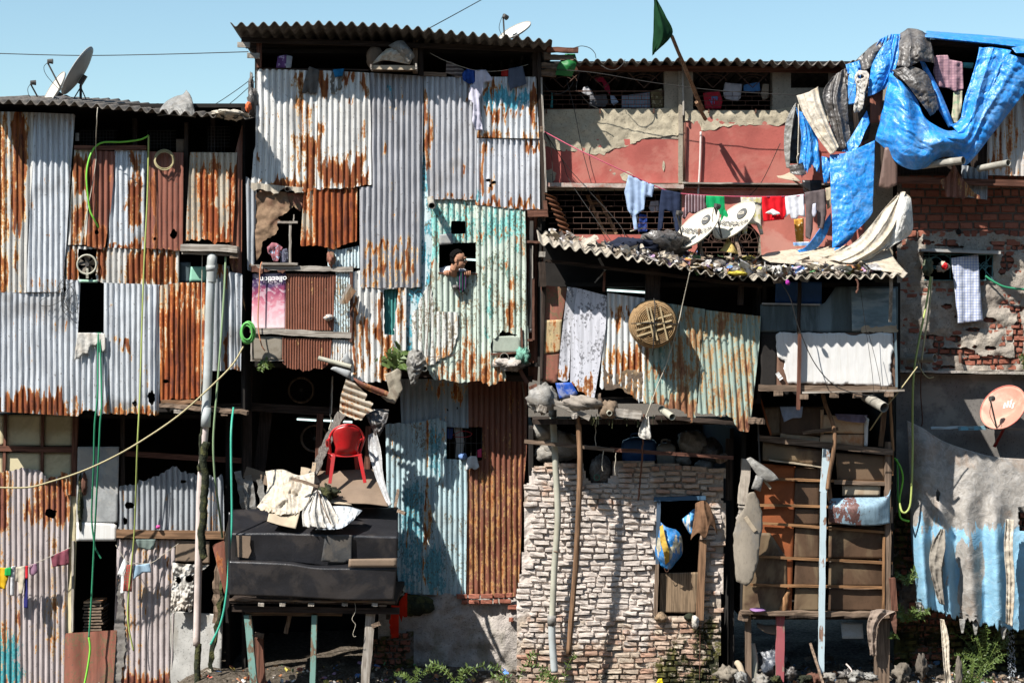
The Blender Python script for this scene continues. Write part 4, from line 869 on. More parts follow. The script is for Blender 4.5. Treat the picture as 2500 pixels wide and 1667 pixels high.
sheet(C,[(600,430),(626,450),(622,640),(612,662),(604,660)],.02,M['dull'],12,rust=[(600,645,620,662,.5)],label='narrow dull side sheet')
sheet(C,[(800,600),(828,610),(876,600),(880,655),(800,650)],.06,M['blue'],8,amp=.008,a0=.1,label='small teal and white ribbed sheet')
lump('torn_flap',808,632,-.03,20,34,M['redb'],C,amp=.6)
# poster band
panel('poster',[(617,668),(698,666),(697,802),(614,804)],-.0,None or (lambda n: (n.set(n.b.inputs['Base Color'],n.mix(n.ma('MULTIPLY',n.step(n.noise((1,1,1),9,4,.6,1.2),.46,.6),.5),n.ramp(n.ma('ADD',n.ma('MULTIPLY',(lambda s_: (n.L(n.raw,s_.inputs[0]),s_.outputs[2])[1])(n.t.nodes.new('ShaderNodeSeparateXYZ')),1.5),n.ma('MULTIPLY',n.ma('SUBTRACT',n.noise((1,1,1),5,4,.5,1),.5),.5)),[(0,(.75,.55,.56)),(.3,(.72,.40,.44)),(.52,(.58,.20,.26)),(.72,(.26,.04,.10)),(.86,(.06,.03,.10))]),(.72,.62,.66))),n.m)[1])(N('pink_poster')),C,cu=6,bump=.004,solid=.004,label='upside down pink poster with white script lettering')
T,F = text_vf('ollection',.10); a = P(667,681,-.03)
mk('lettering',[(a.x-x*1.0+.12*z,a.y,a.z-y*1.0-x*.03) for x,y,z in T],F,M['inkw'],C,label='white upside down lettering')
sheet(C,[(696,668),(820,670),(815,806),(695,806)],.0,M['brownr'],6.4,amp=.007,cv=8,rust=[(735,670,748,800,-.2),(775,680,790,730,-.25)],a0=0,label='finely ribbed brown rusted sheet')
sheet(C,[(819,664),(858,664),(857,822),(813,820)],.0,M['blue'],6.4,amp=.007,cv=8,alt=[(818,660,860,705,.7,12)],a0=-.6,label='finely ribbed white sheet with a teal top')
bar('long_ledge',(611,806,-.02),(858,819,-.02),.075,.05,M['woodl'],C,rough=.008,seg=14)
board(C,[(612,820),(692,822),(690,880),(612,880)],.0,simple('grey_brown_board',(.20,.17,.13),.2,.7,4,.1,(.3,.27,.22),.5),label='grey brown board')
bar('frame_strip',(614,818,-.01),(614,882,-.01),.02,.03,M['woodl'],C); bar('frame_strip',(612,880,-.01),(692,880,-.01),.012,.03,M['woodl'],C)
sheet(C,[(690,824),(812,828),(806,872),(800,896),(760,903),(700,898),(688,880)],-.01,M['brownr'],6.4,amp=.007,tear=(2,3,4,5),ta=4,cv=8,rust=[(735,824,750,900,-.2)],label='ribbed brown sheet with ragged bottom')
sheet(C,[(812,828),(858,830),(857,880),(845,890),(806,876)],-.0,M['galvw'],6.4,amp=.007,cv=8,tear=(3,),rust=[(812,850,858,890,.2)],label='ribbed white scrap')
bar('post',(858,650,-.02),(857,835,-.02),.035,.04,M['iron'],C)
for x,a,m in ((840,0,'woodl'),(846,8,'ply'),(852,14,'woodb')): bar('leaning_plank',(x-8,742-a*.2,-.1-a*.005),(x+14,694+a,-.1-a*.005),.05,.02,M[m],C)
# right flank and corner posts
bar('corner_post',(1315,108,-.1),(1328,540,-.06),.045,.05,M['darkw'],C,seg=12); bar('corner_post',(1322,190,-.14),(1333,470,-.1),.022,.03,M['woodl'],C,seg=12,label='pale corner batten')
bar('block',(1318,316,-.2),(1326,316,-.2),.07,.04,M['wood'],C)
sheet(C,[(1283,512),(1318,512),(1330,640),(1312,930),(1290,925)],.14,M['brownr'],16,r0=-.1,label='dark rusty flank')
bar('flank_frame',(1302,680,.02),(1302,830,.02),.03,.04,M['iron'],C); bar('flank_frame',(1285,590,.0),(1322,592,.0),.03,.04,M['iron'],C); bar('flank_frame',(1288,830,.0),(1300,830,.0),.03,.04,M['iron'],C)
board(C,[(1289,690),(1300,690),(1299,812),(1290,812)],.04,M['grey'])
bar('flank_post',(1298,540,.05),(1292,800,.05),.05,.05,M['dkmetal'],C); bar('flank_post',(1300,600,.0),(1300,680,.0),.012,.02,M['woodl'],C)
bar('joist',(1288,522,-.1),(1336,520,-.1),.09,.1,M['woodr'],C); bar('joist',(1330,490,-.12),(1334,530,-.12),.05,.05,M['iron'],C)
# curled rusty ribbed sheet lying on edge
V = []; F = []
for i in range(61):
    t = i/60; a = P(1338+45*math.sin(t*1.4),470+t*125,-.25+.02*math.sin(t*2*math.pi*9)); r = .10+.02*math.cos(t*2*math.pi*9.5)
    for j in range(13):
        g = -1.2+j/12*2.2; V.append((a.x+math.sin(g)*r*.8+.03,a.y+.15-math.cos(g)*r*1.6,a.z-j*.006))
F = [(i*13+j,i*13+j+1,(i+1)*13+j+1,(i+1)*13+j) for i in range(60) for j in range(12)]
mk('curled_sheet',V,F,simple('curled_rust',(.12,.045,.02),.5,.9,9,.4,(.36,.16,.05),.3),C,smooth=True,solid=.003,label='dark curled rusty ribbed sheet')
# scraps under the turquoise wall
bar('bottom_beam',(860,905,.12),(1300,925,.12),.08,.08,M['darkw'],C)
lump('rubble_lip',1250,890,0,90,30,M['basep'],C,amp=.6); bar('strut',(1262,890,-.1),(1288,936,-.1),.05,.05,M['iron'],C); bar('strut',(1275,930,.05),(1285,1010,.4),.02,.02,M['wood'],C)
# ------------------------------------------------------------------ things on the tall shack
def protrude(label,px,py,d0,out,r,m='pipeg',dx=0,dz=0,group='drain pipes sticking out of the walls',**k):
    a = P(px,py,d0); b = a+Vector((dx,-out,dz)); a2 = a-(b-a)*.4
    return hollow('pipe',a2,b,r,M[m],label=label,cat='pipe',group=group,**k)
protrude('grey pipe stub slanting out above the small turquoise window',1051,488,-.02,.30,.043,dx=.03,dz=-.10)
protrude('dark pipe stub under the left orange sheet of the tall shack',704,462,-.02,.12,.032,m='dkmetal',dz=-.01)
protrude('wide pipe opening under the turquoise wall',1231,872,.02,.2,.057,m='pipeg')
protrude('pipe stub beside the crumpled grey plastic',1034,884,.0,.22,.04,dx=.02,dz=-.08)
protrude('small pale pipe end right of the black awning',984,1435,.55,.25,.03,m='pipel',dz=-.02)
dish('pale dish with flaking paint behind the tall roof',1257,76,.9,.225,(-.42,-.40,.82),(0,0,1),M['dishw'],M['dishg'],patch=[(.02,.05,.03,.09,M['inkw']),(-.05,-.02,.02,.08,M['inkw']),(.07,.0,.02,.07,M['inkw'])],post=(1262,100,1.0))
tr = thing('shelf_tray','shallow wooden tray under the eave of the tall shack','tray',P(960,172,-.1))
bar('tray_front',(905,165,-.24),(1018,166,-.24),.055,.02,M['cardl'],tr); bar('tray_base',(906,171,-.1),(1017,171,-.1),.015,.26,M['wood'],tr)
bar('tray_side',(907,160,-.2),(907,172,-.2),.02,.2,M['woodl'],tr); bar('tray_side',(1017,158,-.2),(1017,172,-.2),.02,.2,M['woodl'],tr)
loft('sacking',[[(908,158,-.2),(940,148,-.25),(1000,158,-.22)],[(922,140,-.24),(955,128,-.3),(1006,146,-.24)],[(944,120,-.2),(975,116,-.26),(1004,136,-.2)]],M['creamt'],nu=40,nv=24,crk=.07,bs=.06,solid=.004,label='brown crumpled sacking in the eave tray',cat='cloth')
loft('plastic_cover',[[(948,112,-.22),(970,100,-.28),(985,100,-.25)],[(960,120,-.28),(990,118,-.36),(1008,128,-.28)],[(996,156,-.24),(1002,150,-.3),(1012,140,-.24)]],M['greyt'],nu=30,nv=24,crk=.05,bs=.05,solid=.004,label='grey plastic folded over the sacking in the eave tray',cat='cover')
lump('sack',915,140,-.05,44,56,M['card'],dep=.1,label='brown box shaped sack left of the eave tray',cat='sack')
gt = 'clothes hung on the tall shack'
gar('purple patterned cloth on the sill under the tall roof',[(678,138),(700,134),(698,166),(674,166)],-.02,(.16,.08,.24),pat='spot',pc=(.5,.4,.6),group=gt)
gar('pale blue cloth beside the purple one under the tall roof',[(700,135),(714,138),(711,166),(698,166)],-.03,(.40,.44,.50),group=gt)
gar('grey worn trousers draped over the top rail of the tall shack',ragged([(755,162),(780,172),(778,190),(772,230),(756,232),(754,215),(748,228),(737,228),(742,200)],[3,4,5,6],2,seed=5),-.07,(.13,.12,.11),group=gt,fold=(.03,15,.4),crk=.05)
gar('grey rag with blue strip draped over the top rail',ragged([(812,176),(838,170),(840,190),(832,200),(836,212),(820,230),(806,228),(802,200)],[3,4,5,6],2,seed=6),-.06,(.20,.18,.15),group=gt,fold=(.03,14,.4),crk=.06)
gar('blue plastic strip over the grey rag',[(812,170),(840,168),(836,186),(818,190)],-.09,(.02,.16,.34),group=gt,crk=.03)
gar('striped dark cloth hanging under the tall roof',[(1090,150),(1104,152),(1135,172),(1140,190),(1112,188),(1088,178)],-.05,(.10,.08,.075),pat='hstripe',pc=(.3,.26,.24),group=gt)
gar('bright blue cloth bundle at the top of the ribbed wall',[(1128,180),(1140,168),(1160,172),(1174,186),(1160,204),(1146,206),(1130,196)],-.12,(.03,.09,.38),group=gt,crk=.08,fold=(.04,14,.8))
gar('long white shirt hanging from the tall roof line',[(1160,172),(1186,171),(1205,196),(1182,202),(1176,232),(1170,242),(1172,270),(1176,300),(1178,318),(1160,319),(1153,296),(1156,252),(1144,244),(1146,214),(1160,200)],-.13,(.60,.58,.68),group=gt,fold=(.035,15,.5))
gar('red scrap of cloth beside the blue grey trousers',[(1224,172),(1244,169),(1242,187),(1224,187)],-.05,(.42,.03,.025),group=gt)
gar('blue grey trousers hanging at the right of the tall shack',[(1242,168),(1276,162),(1286,205),(1270,212),(1252,216),(1246,224),(1240,200)],-.09,(.10,.12,.17),group=gt)
hose('washing_line','thin line under the right half of the tall roof',[(1050,130,-.1),(1090,150,-.1),(1160,172,-.12),(1225,173,-.08),(1290,158,-.05)],.003,M['rope'],cat='washing line')
cloth('cloth','dark green striped cloth hanging from the window where the man leans','cloth',[(1116,664),(1136,662),(1141,690),(1134,712),(1124,716),(1117,700)],-.08,fabric('green_striped_cloth',(.02,.06,.05),'stripe',(.12,.03,.12)),fold=(.03,10,.6))
lump('cloth_bundle',1112,702,-.05,18,14,M['blackt'],label='small dark rag beside the green striped cloth',cat='rag')
gar('pink and pale clothes stuffed in the left window',[(652,604),(664,592),(676,594),(690,604),(686,622),(678,638),(668,640),(662,624),(654,618)],-.01,(.30,.12,.14),pat='spot',pc=(.36,.44,.55),group=gt,fold=(.035,11,.7),crk=.06)
gar('grey clothes hanging beside the pink ones in the left window',[(688,610),(700,606),(706,624),(702,642),(684,640)],.0,(.10,.10,.14),pat='spot',pc=(.3,.32,.4),group=gt,fold=(.03,9,.7),crk=.05)
hose('copper_tube','thin pinkish tube curving down over the poster',[(640,640,-.06),(636,652,-.08),(633,700,-.08),(630,790,-.09),(638,840,-.09),(647,856,-.06)],.008,M['copper'],cat='tube')
lump('ribbon',802,776,-.05,22,14,fabric('ribbon_cloth',(.5,.48,.46),'spot',(.35,.2,.1)),amp=.7,label='small ribbon rosette on the ribbed brown sheet',cat='ornament')
loft('plastic_bag',[[(998,858,-.08),(1012,852,-.12),(1030,856,-.1)],[(992,890,-.1),(1012,888,-.2),(1040,886,-.12)],[(1000,925,-.08),(1012,930,-.14),(1022,920,-.1)],[(1004,940,-.05),(1012,942,-.08),(1018,938,-.05)]],M['greyt'],nu=36,nv=40,crk=.12,bs=.07,tearp=5,solid=.004,label='crumpled grey plastic hanging under the turquoise wall',cat='plastic')
lump('net_bundle',1278,868,-.1,34,34,simple('green_net',(.16,.36,.28),.4,.8,20,.5),amp=.8,fr=4,label='green string net bundle under the turquoise wall',cat='net')
tuft('climbing_plant','fig plant growing from the rusty striped sheet',960,905,-.05,60,62,6,M['leaf'],size=.13,seed=3)
tuft('climbing_plant','tiny green weed under the grey brown board',645,880,-.03,34,-26,4,M['leaf'],size=.05,seed=4)
hose('wire','wavy wire running down the pale chipped sheet',[(1052,690,-.04),(1046,790,-.04),(1041,860,-.05),(1050,872,-.05),(1080,870,-.05),(1105,868,-.05),(1118,855,-.05)],.004,M['iron'],cat='wire',wob=3)
# cables against the sky
hose('cable','thin cable crossing the sky left of the tall roof',[(-40,130,1.5),(190,136,1.5),(400,133,1.4),(606,127,-.1)],.006,M['cable'],cat='cable')
hose('cable','thin cable rising into the sky above the tall roof',[(1036,76,.6),(1110,36,2),(1190,-8,4)],.007,M['cable'],cat='cable')
hose('cable','thin cable curving behind the roofs left of the tall shack',[(478,280,1.5),(530,252,1.2),(585,215,.8),(620,188,.3)],.005,M['cable'],cat='cable')
hose('cable','second thin cable curving behind the roofs left of the tall shack',[(550,262,1.2),(580,238,.9),(622,200,.3)],.005,M['cable'],cat='cable')
# tube lamp in the window
def tubelamp(label,x0,y0,x1,y1,d):
    t = thing('tube_lamp',label,'lamp',P((x0+x1)/2,max(y0,y1),d))
    a,b = P(x0,y0,d),P(x1,y1,d); V,F = sweep([a,(a+b)/2,b],.012,8); mk('tube',V,F,M['tubel'],t,smooth=True)
    for p,q in ((a,b),(b,a)): V,F = sweep([p,p+(p-q).normalized()*.03],.015,8); mk('end_cap',V,F,M['dkmetal'],t)
    V,F = bar_vf(a+Vector((0,.03,.02)),b+Vector((0,.03,.02)),.03,.03); mk('batten',V,F,M['dkmetal'],t)
tubelamp('white tube lamp glowing behind the man at the window',1128,633,1166,635,1.0)

# ================================================================== MAN AT THE WINDOW
def person():
    cx,cy,d = 1119,634,-.10            # head centre
    c = P(cx,cy,d)
    root = thing('person','young man with black hair in a pale shirt leaning at the turquoise window','person',P(1119,668,.1))
    f = Vector((.93,-.30,-.10)).normalized(); u = Vector((.04,-.12,1)).normalized(); s = u.cross(f).normalized(); u = f.cross(s)   # face turned to the right
    def at(x,y,z): return c+s*x+f*y+u*z
    bm = MB()
    def ell(p,rx,ry,rz,ax=None,n=10):
        V,F = lump_vf((0,0,0),1,1,1,0,0,1,n); V = V if isinstance(V,np.ndarray) else np.array(V)
        A = ax or (s,f,u); bm.add([p+A[0]*(x*rx)+A[1]*(y*ry)+A[2]*(z*rz) for x,y,z in V],F)
    ell(at(0,-.005,.03),.074,.092,.085); ell(at(0,.025,-.045),.056,.066,.07); ell(at(0,.06,-.085),.03,.03,.025)   # skull, face, chin
    ell(at(0,.092,.028),.055,.012,.012)                                      # brow
    V,F = sweep([at(0,.092,.022),at(0,.112,-.012),at(0,.098,-.026)],.012,8,r2=.017); bm.add(V,F)    # nose
    ell(at(0,.086,-.048),.024,.014,.007); ell(at(0,.084,-.060),.02,.013,.008)      # lips
    for q in (-1,1): ell(at(q*.074,-.005,-.005),.008,.02,.032)              # ears
    V,F = sweep([at(0,-.02,-.05),at(0,-.045,-.11),P(1108,668,.02)+Vector((0,0,0))],.056,14,r2=.062); bm.add(V,F)
    ch = P(1103,678,.13)
    X,Y,Z = Vector((1,0,0)),Vector((0,1,0)),Vector((0,0,1))
    ell(ch+Z*.02,.20,.11,.12,(X,Y,Z)); ell(ch-Z*.18,.18,.11,.25,(X,Y,Z))
    hands = []
    for sx,hx in ((-1,1091),(1,1141)):
        sh = ch+X*(.19*sx)+Z*.04; el = P(hx+sx*10,700,.10); wr = P(hx,672,.02)
        V,F = sweep([sh,(sh+el)/2,el],.050,10,r2=.040); bm.add(V,F); V,F = sweep([el,(el+wr)/2,wr],.038,10,r2=.026); bm.add(V,F)
        pm = P(hx,664,-.035); V,F = sweep([wr,(wr+pm)/2,pm],.027,10,r2=.036); bm.add(V,F); ell(pm,.040,.028,.018,(X,Y,Z))
        for i in range(4):
            o = pm+X*((i-1.5)*.021)+Y*(-.02); L = (.032,.038,.036,.028)[i]
            V,F = sweep([o,o+Vector((.002*i*sx,-L*.8,.010)),o+Vector((.002*i*sx,-L*1.25,-.012)),o+Vector((.002*i*sx,-L*1.2,-.040))],.0095,8,r2=.0075); bm.add(V,F)
        o = pm+X*(-sx*.035); V,F = sweep([o,o+Vector((-sx*.022,-.022,.002)),o+Vector((-sx*.026,-.045,-.006))],.0115,8,r2=.009); bm.add(V,F)
    body = bm.mk('body',M['skin'],root,smooth=True)
    r = body.modifiers.new('join','REMESH'); r.mode = 'VOXEL'; r.voxel_size = .0042; r.use_smooth_shade = True
    sm = body.modifiers.new('soft','SMOOTH'); sm.iterations = 2; sm.factor = .5
    hb = MB()                       # hair
    rr = random.Random(3)
    for i in range(110):
        a = rr.uniform(0,2*math.pi); e = rr.uniform(.05,1.5); q = Vector((math.cos(a)*math.cos(e),math.sin(a)*math.cos(e),math.sin(e)))
        if q.y > .30 and q.z < .78: continue
        V,F = lump_vf(at(q.x*.070,-.012+q.y*.088,.034+q.z*.082),.022,.022,.02,i,.4,2,6); hb.add(V,F)
    for i in range(40):
        a = rr.uniform(math.pi*1.1,math.pi*1.9); V,F = lump_vf(at(math.cos(a)*.066,math.sin(a)*.086-.01,rr.uniform(-.04,.04)),.016,.016,.02,i,.4,2,6); hb.add(V,F)
    h = hb.mk('hair',M['hair'],root,smooth=True); r = h.modifiers.new('join','REMESH'); r.mode = 'VOXEL'; r.voxel_size = .006; r.use_smooth_shade = True
    fm = MB()                       # brows and eyes
    for q in (-1,1):
        V,F = sweep([at(q*.012,.096,.030),at(q*.030,.092,.036),at(q*.048,.074,.032)],.0045,6); fm.add(V,F)
        V,F = lump_vf(at(q*.030,.084,.010),.012,.010,.006,0,0,1,8); fm.add(V,F)
    fm.mk('brows_and_eyes',M['hair'],root)
    sb = MB()                       # shirt
    def sell(p,rx,ry,rz):
        V,F = lump_vf(p,rx,ry,rz,3,.08,2,14); sb.add(V,F)
    sell(ch+Z*.03,.215,.115,.125); sell(ch-Z*.17,.20,.115,.26)
    for sx,hx in ((-1,1091),(1,1141)):
        sh = ch+X*(.18*sx)+Z*.04; el = P(hx+sx*10,700,.10); V,F = sweep([sh,(sh+el)/2,el],.068,12,r2=.062); sb.add(V,F)
        wr = P(hx,676,.03); V,F = sweep([el,el+(wr-el)*.55],.058,12,r2=.042); sb.add(V,F)
    for q in (-1,1): V,F = sweep([ch+Vector((q*.085,-.02,.14)),ch+Vector((q*.05,-.10,.10)),ch+Vector((q*.015,-.125,.02))],.016,8,r2=.008); sb.add(V,F)
    o = sb.mk('shirt',M['shirt'],root,smooth=True); r = o.modifiers.new('join','REMESH'); r.mode = 'VOXEL'; r.voxel_size = .007; r.use_smooth_shade = True
person()
# ================================================================== LOWER MIDDLE DWELLING (dark open room, blue and rust walls, rough plaster foot)
D = thing('corrugated_shack','lower middle dwelling with an open dark room and blue and rusty brown sheets','shack',P(930,1667,.65),'patched metal shacks')
DD = .62
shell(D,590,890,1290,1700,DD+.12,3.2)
LB,BRR = M['lblue'],M['brownr']
sheet(D,[(975,925),(1050,925),(1146,930),(1144,1045),(1098,1042),(980,1035)],DD+.04,metal('pale_blue_grey_sheet',(.33,.40,.44),met=.05,rough=.7),15,holes=[blob(1092,1000,3,3,seed=1),blob(1085,985,2,2,seed=2),blob(1117,997,2,4,seed=3),blob(1022,1000,2,2,seed=4)],rust=[(1040,925,1150,960,.3,20)],label='pale bluish sheet with nail holes')
sheet(D,[(941,1036),(965,1033),(1000,1032),(1041,1028),(1040,1450),(1002,1450),(975,1440),(944,1200)],DD,LB,12.8,tear=(0,1,2),ta=2,alt=[(970,1176,1036,1460,.42,16)],rust=[(975,1030,1040,1040,.3)],label='light blue sheet left of the small window')
sheet(D,[(1040,1025),(1065,1020),(1090,1030),(1090,1120),(1142,1122),(1137,1455),(1030,1450)],DD-.02,LB,12.8,tear=(0,1),ta=3,alt=[(1040,1025,1090,1180,.42,30),(1036,1340,1085,1460,.6,26)],rust=[(1038,1025,1050,1330,.34,10),(1065,1030,1075,1200,.2,8),(1032,1180,1042,1440,.5,8),(1050,1120,1065,1230,.14,10)],label='light blue peeling sheet under the small window')
sheet(D,[(1143,930),(1288,930),(1286,1100),(1277,1200),(1273,1300),(1266,1456),(1131,1450),(1137,1240),(1142,1130),(1178,1122),(1178,1042),(1144,1042)],DD-.01,BRR,13.4,rust=[(1135,1140,1288,1456,.16,40),(1160,930,1180,1300,.1,10)],label='rusty brown ribbed sheet')
mb = MB()
for x in range(1098,1178,13): mb.add(*sweep([P(x,1042,DD+.05),P(x,1122,DD+.05)],.004,5))
mb.add(*sweep([P(1088,1080,DD+.05),P(1180,1082,DD+.05)],.004,5)); mb.mk('window_bars',M['dkmetal'],D)
panel('plaster_foot',[(925,1456),(1040,1448),(1120,1452),(1262,1452),(1262,1500),(1268,1700),(920,1700)],DD-.03,M['basep'],D,cu=5,bump=.09,bs=.022,tear=(0,1),ta=4,label='rough pale plaster foot of the wall')
# bricks showing through the plaster
def bricks(name,parent,out,d,mat,bw=24,bh=9.2,mw=2.6,holes=(),alt=(),a0=0,moss=(),m0=0,rough=1.0,dep=.03,seed=1,label=None,back=True,skip=0,wob=2.0,prob=None,bright=.9,**k):
    """relief brickwork clipped to an outline; px sizes"""
    rr = random.Random(seed); mb = MB(); tone = []; mort = []; px = []
    xs_ = [p[0] for p in out]; ys_ = [p[1] for p in out]; y = min(ys_); row = 0
    oa = np.array(out)
    def ins(x,y):
        xa,ya = np.array([float(x)]),np.array([float(y)])
        return inpoly(xa,ya,out)[0] and not any(inpoly(xa,ya,h)[0] for h in holes)
    while y < max(ys_):
        x = min(xs_)-rr.uniform(0,bw*1.2); h = bh*rr.uniform(.92,1.08)
        while x < max(xs_):
            w = bw*(rr.choice([1,1,1,.5,.55,.9])+rr.uniform(-.06,.08)*rough)*1.0
            wy = wob*math.sin(x/70+row*.35)+wob*.6*math.sin(x/31+2)
            cx,cy = x+w/2,y+h/2+wy
            dd = d(cx,cy) if callable(d) else d
            if ins(cx-w*.3,cy) and ins(cx+w*.3,cy) and rr.random() >= skip and (prob is None or rr.random() < prob(cx,cy)):
                o = rr.uniform(-.4,.35)*dep*rough; tl = rr.uniform(-.04,.04)*rough; tn = rr.random()
                V = []; gx_ = (0,.05,.35,.65,.95,1); gy_ = (0,.12,.5,.88,1); nx,ny = 5,4
                for j in range(ny+1):
                    for i in range(nx+1):
                        fx,fy = gx_[i],gy_[j]; ex = min(fx,1-fx)*w; ey = min(fy,1-fy)*h
                        rnd = 1-max(0,1-ex/2.6)**2*.3-max(0,1-ey/2.2)**2*.2
                        qx = x+mw/2+fx*(w-mw)+rr.uniform(-.5,.5)*rough; qy = y+mw/2+wy+fy*(h-mw)+rr.uniform(-.45,.45)*rough+(fx-.5)*tl*w
                        if i in (0,nx) or j in (0,ny): zz_ = dd+dep*.35
                        else: zz_ = dd-dep*rnd-o+rr.uniform(-.004,.004)*rough
                        V.append(P(qx,qy,zz_))
                        px.append((qx,qy)); mort.append(0.0); tone.append(tn)
                m = nx+1; F = [(j*m+i,(j+1)*m+i,(j+1)*m+i+1,j*m+i+1) for j in range(ny) for i in range(nx)]
                mb.add(V,F)
            x += w
        y += h; row += 1
    if back:
        n0 = 6; x0,x1,y0,y1 = min(xs_),max(xs_),min(ys_),max(ys_); gx,gy = np.meshgrid(np.arange(x0,x1+n0,n0),np.arange(y0,y1+n0,n0))
        cx = (gx[:-1,:-1]+gx[1:,1:])/2; cy = (gy[:-1,:-1]+gy[1:,1:])/2; kp = inpoly(cx,cy,out)
        for hh in holes: kp &= ~inpoly(cx,cy,hh)
        ii = np.arange(gx.size).reshape(gx.shape); FF = np.stack([ii[1:,:-1],ii[1:,1:],ii[:-1,1:],ii[:-1,:-1]],-1)[kp]
        dd = np.array([d(a,b) for a,b in zip(gx.ravel(),gy.ravel())]) if callable(d) else d
        VV = PA(gx.ravel(),gy.ravel(),dd+dep*.1+(fbm(gx.ravel()/14,gy.ravel()/14,7,3)-.5)*dep*1.2)
        mb.add(VV,FF); px += list(zip(gx.ravel(),gy.ravel())); mort += [1.0]*gx.size; tone += [.5]*gx.size
    pa = np.array(px); at = dict(tone=tone,mort=mort)
    at['alt'] = soft(pa[:,0],pa[:,1],alt,a0,(len(pa),)); at['moss'] = soft(pa[:,0],pa[:,1],moss,m0,(len(pa),))
    return mb.mk(name,mat,parent,smooth=False,attrs=at,label=label)
bricks('brick_patch',D,[(1118,1448),(1264,1450),(1266,1480),(1262,1600),(1250,1600),(1240,1480),(1180,1476),(1120,1470)],DD-.08,M['brickr'],30,14,3,skip=.25,back=False,m0=-.5,a0=-1,label='red bricks showing at the top of the plaster foot')
bricks('brick_patch',D,[(895,1560),(1010,1540),(1015,1700),(890,1700)],DD-.07,M['brickr'],32,16,3,back=True,m0=.5,label='dark mossy bricks behind the stilts')
lump('moss_ledge',1010,1478,DD-.06,110,46,M['moss'],D,amp=.4,dep=.08)
# dark room fittings
for p0,p1,w,m in (((600,992,.7),(835,1006,.7),.11,'darkw'),((782,1010,.7),(776,1160,.7),.085,'woodr'),((900,1040,.7),(896,1150,.7),.075,'woodr'),((650,1005,.9),(632,1165,.9),.16,'darkw'),((606,900,.7),(604,1210,.7),.11,'darkw'),((600,1152,.4),(660,1172,.3),.15,'card')):
    bar('room_timber',p0,p1,w,.06,M[m],D)
for x,y in ((580,1180),(605,1190),(632,1200),(592,1200)): bar('loose_board',(x,y-30,.2),(x+18,y+60,.2),.08,.02,M['greyt'],D,rough=.02)
bar('hanging_chain',(810,920,.5),(805,1012,.5),.012,.012,M['dkmetal'],D)
hose('rope','knotted rope hanging beside the leaning log',[(812,918,.4),(810,1000,.4),(807,1012,.38),(808,1030,.38),(804,1048,.38)],.009,M['rope'],cat='rope',wob=3)
tubelamp('long white tube lamp in the dark open room',725,1023,772,1026,1.6); tubelamp('second white tube lamp right of the post in the dark open room',787,1026,860,1030,1.6)
for q,(x,y,r,l) in enumerate(((735,952,30,'dim bicycle wheel hanging high in the dark room'),(768,1070,32,'dim bicycle wheel behind the red chair'))):
    w = thing('bicycle_wheel',l,'wheel',P(x,y+r,1.2),'bicycle wheels in the dark room'); c = P(x,y,1.2); t = np.linspace(0,2*math.pi,33); rr_ = r/S*1.05
    V,F = sweep([c+Vector((math.cos(a)*rr_,0,math.sin(a)*rr_)) for a in t],.016,6,cap=False); mk('tyre',V,F,M['wood'],w,smooth=True)
    mb = MB()
    for a in np.linspace(0,2*math.pi,13)[:-1]: mb.add(*sweep([c,c+Vector((math.cos(a)*rr_,0,math.sin(a)*rr_))],.002,4))
    mb.mk('spokes',M['dkmetal'],w)
    V,F = sweep([c+Vector((0,-.04,0)),c+Vector((0,.04,0))],.02,10); mk('hub',V,F,M['dkmetal'],w)
# window contents
gw = 'clothes in the barred window'
gar('white shirt on a red hanger behind the window bars',[(1108,1044),(1128,1040),(1134,1080),(1130,1118),(1112,1118),(1114,1080)],DD+.12,(.42,.42,.4),group=gw)
gar('blue cloth at the upper left of the barred window',[(1092,1045),(1106,1044),(1104,1072),(1092,1070)],DD+.1,(.06,.1,.3),group=gw)
hose('hanger','red clothes hanger behind the window bars',[(1105,1062,DD+.08),(1130,1052,DD+.08),(1152,1058,DD+.08),(1140,1066,DD+.08),(1108,1066,DD+.08)],.005,M['chair'],cat='hanger')
lump('cloth_bundle',1130,1114,DD-.04,22,18,fabric('light_blue_cloth',(.16,.26,.50)),label='blue cloth bundle on the barred window sill',cat='cloth')
gar('white shorts hanging below the barred window',[(1140,1118),(1150,1112),(1164,1114),(1170,1140),(1160,1148),(1152,1142),(1136,1150)],DD-.08,(.55,.58,.6),group=gw)
gar('small pink cloth at the right of the barred window',[(1166,1098),(1176,1094),(1176,1116),(1166,1116)],DD-.05,(.5,.06,.14),group=gw)
gr = 'red cloths beside the black awning'
gar('long red cloth hanging lower beside the black awning',ragged([(952,1476),(974,1478),(973,1555),(958,1560),(950,1520)],[2,3],3,seed=5),.3,(.62,.03,.01),group=gr,fold=(.02,14,.5))
gar('shorter red cloth under the pale pipe end',ragged([(974,1468),(994,1442),(994,1505),(988,1508),(984,1500),(980,1518),(974,1500)],[2,3,4,5],2,seed=6),.42,(.62,.03,.01),group=gr,fold=(.02,12,.5))
# ================================================================== BLACK LEAN-TO ON STILTS
E = thing('lean_to','black plastic covered lean-to on stilts with folded front bands','lean-to',P(765,1667,-.9))
def band(pts_top,pts_bot,mat,nm='black_cover',lab=None,**k):
    return loft(nm,[pts_top,[((a[0]+b[0])/2,(a[1]+b[1])/2,(a[2]+b[2])/2) for a,b in zip(pts_top,pts_bot)],pts_bot],mat,E,nu=70,nv=20,bump=.008,bs=.02,solid=.006,label=lab,**k)
BK = M['black']
band([(566,1244,-.25),(700,1240,-.25),(850,1240,-.25),(972,1238,-.25)],[(561,1303,-.95),(700,1303,-.95),(850,1308,-.96),(972,1312,-.95)],BK,lab='sloping black top cover')
band([(561,1303,-.955),(700,1303,-.955),(850,1308,-.965),(972,1312,-.955)],[(561,1367,-.93),(700,1371,-.93),(850,1384,-.93),(970,1366,-.93)],BK,lab='upper black front band')
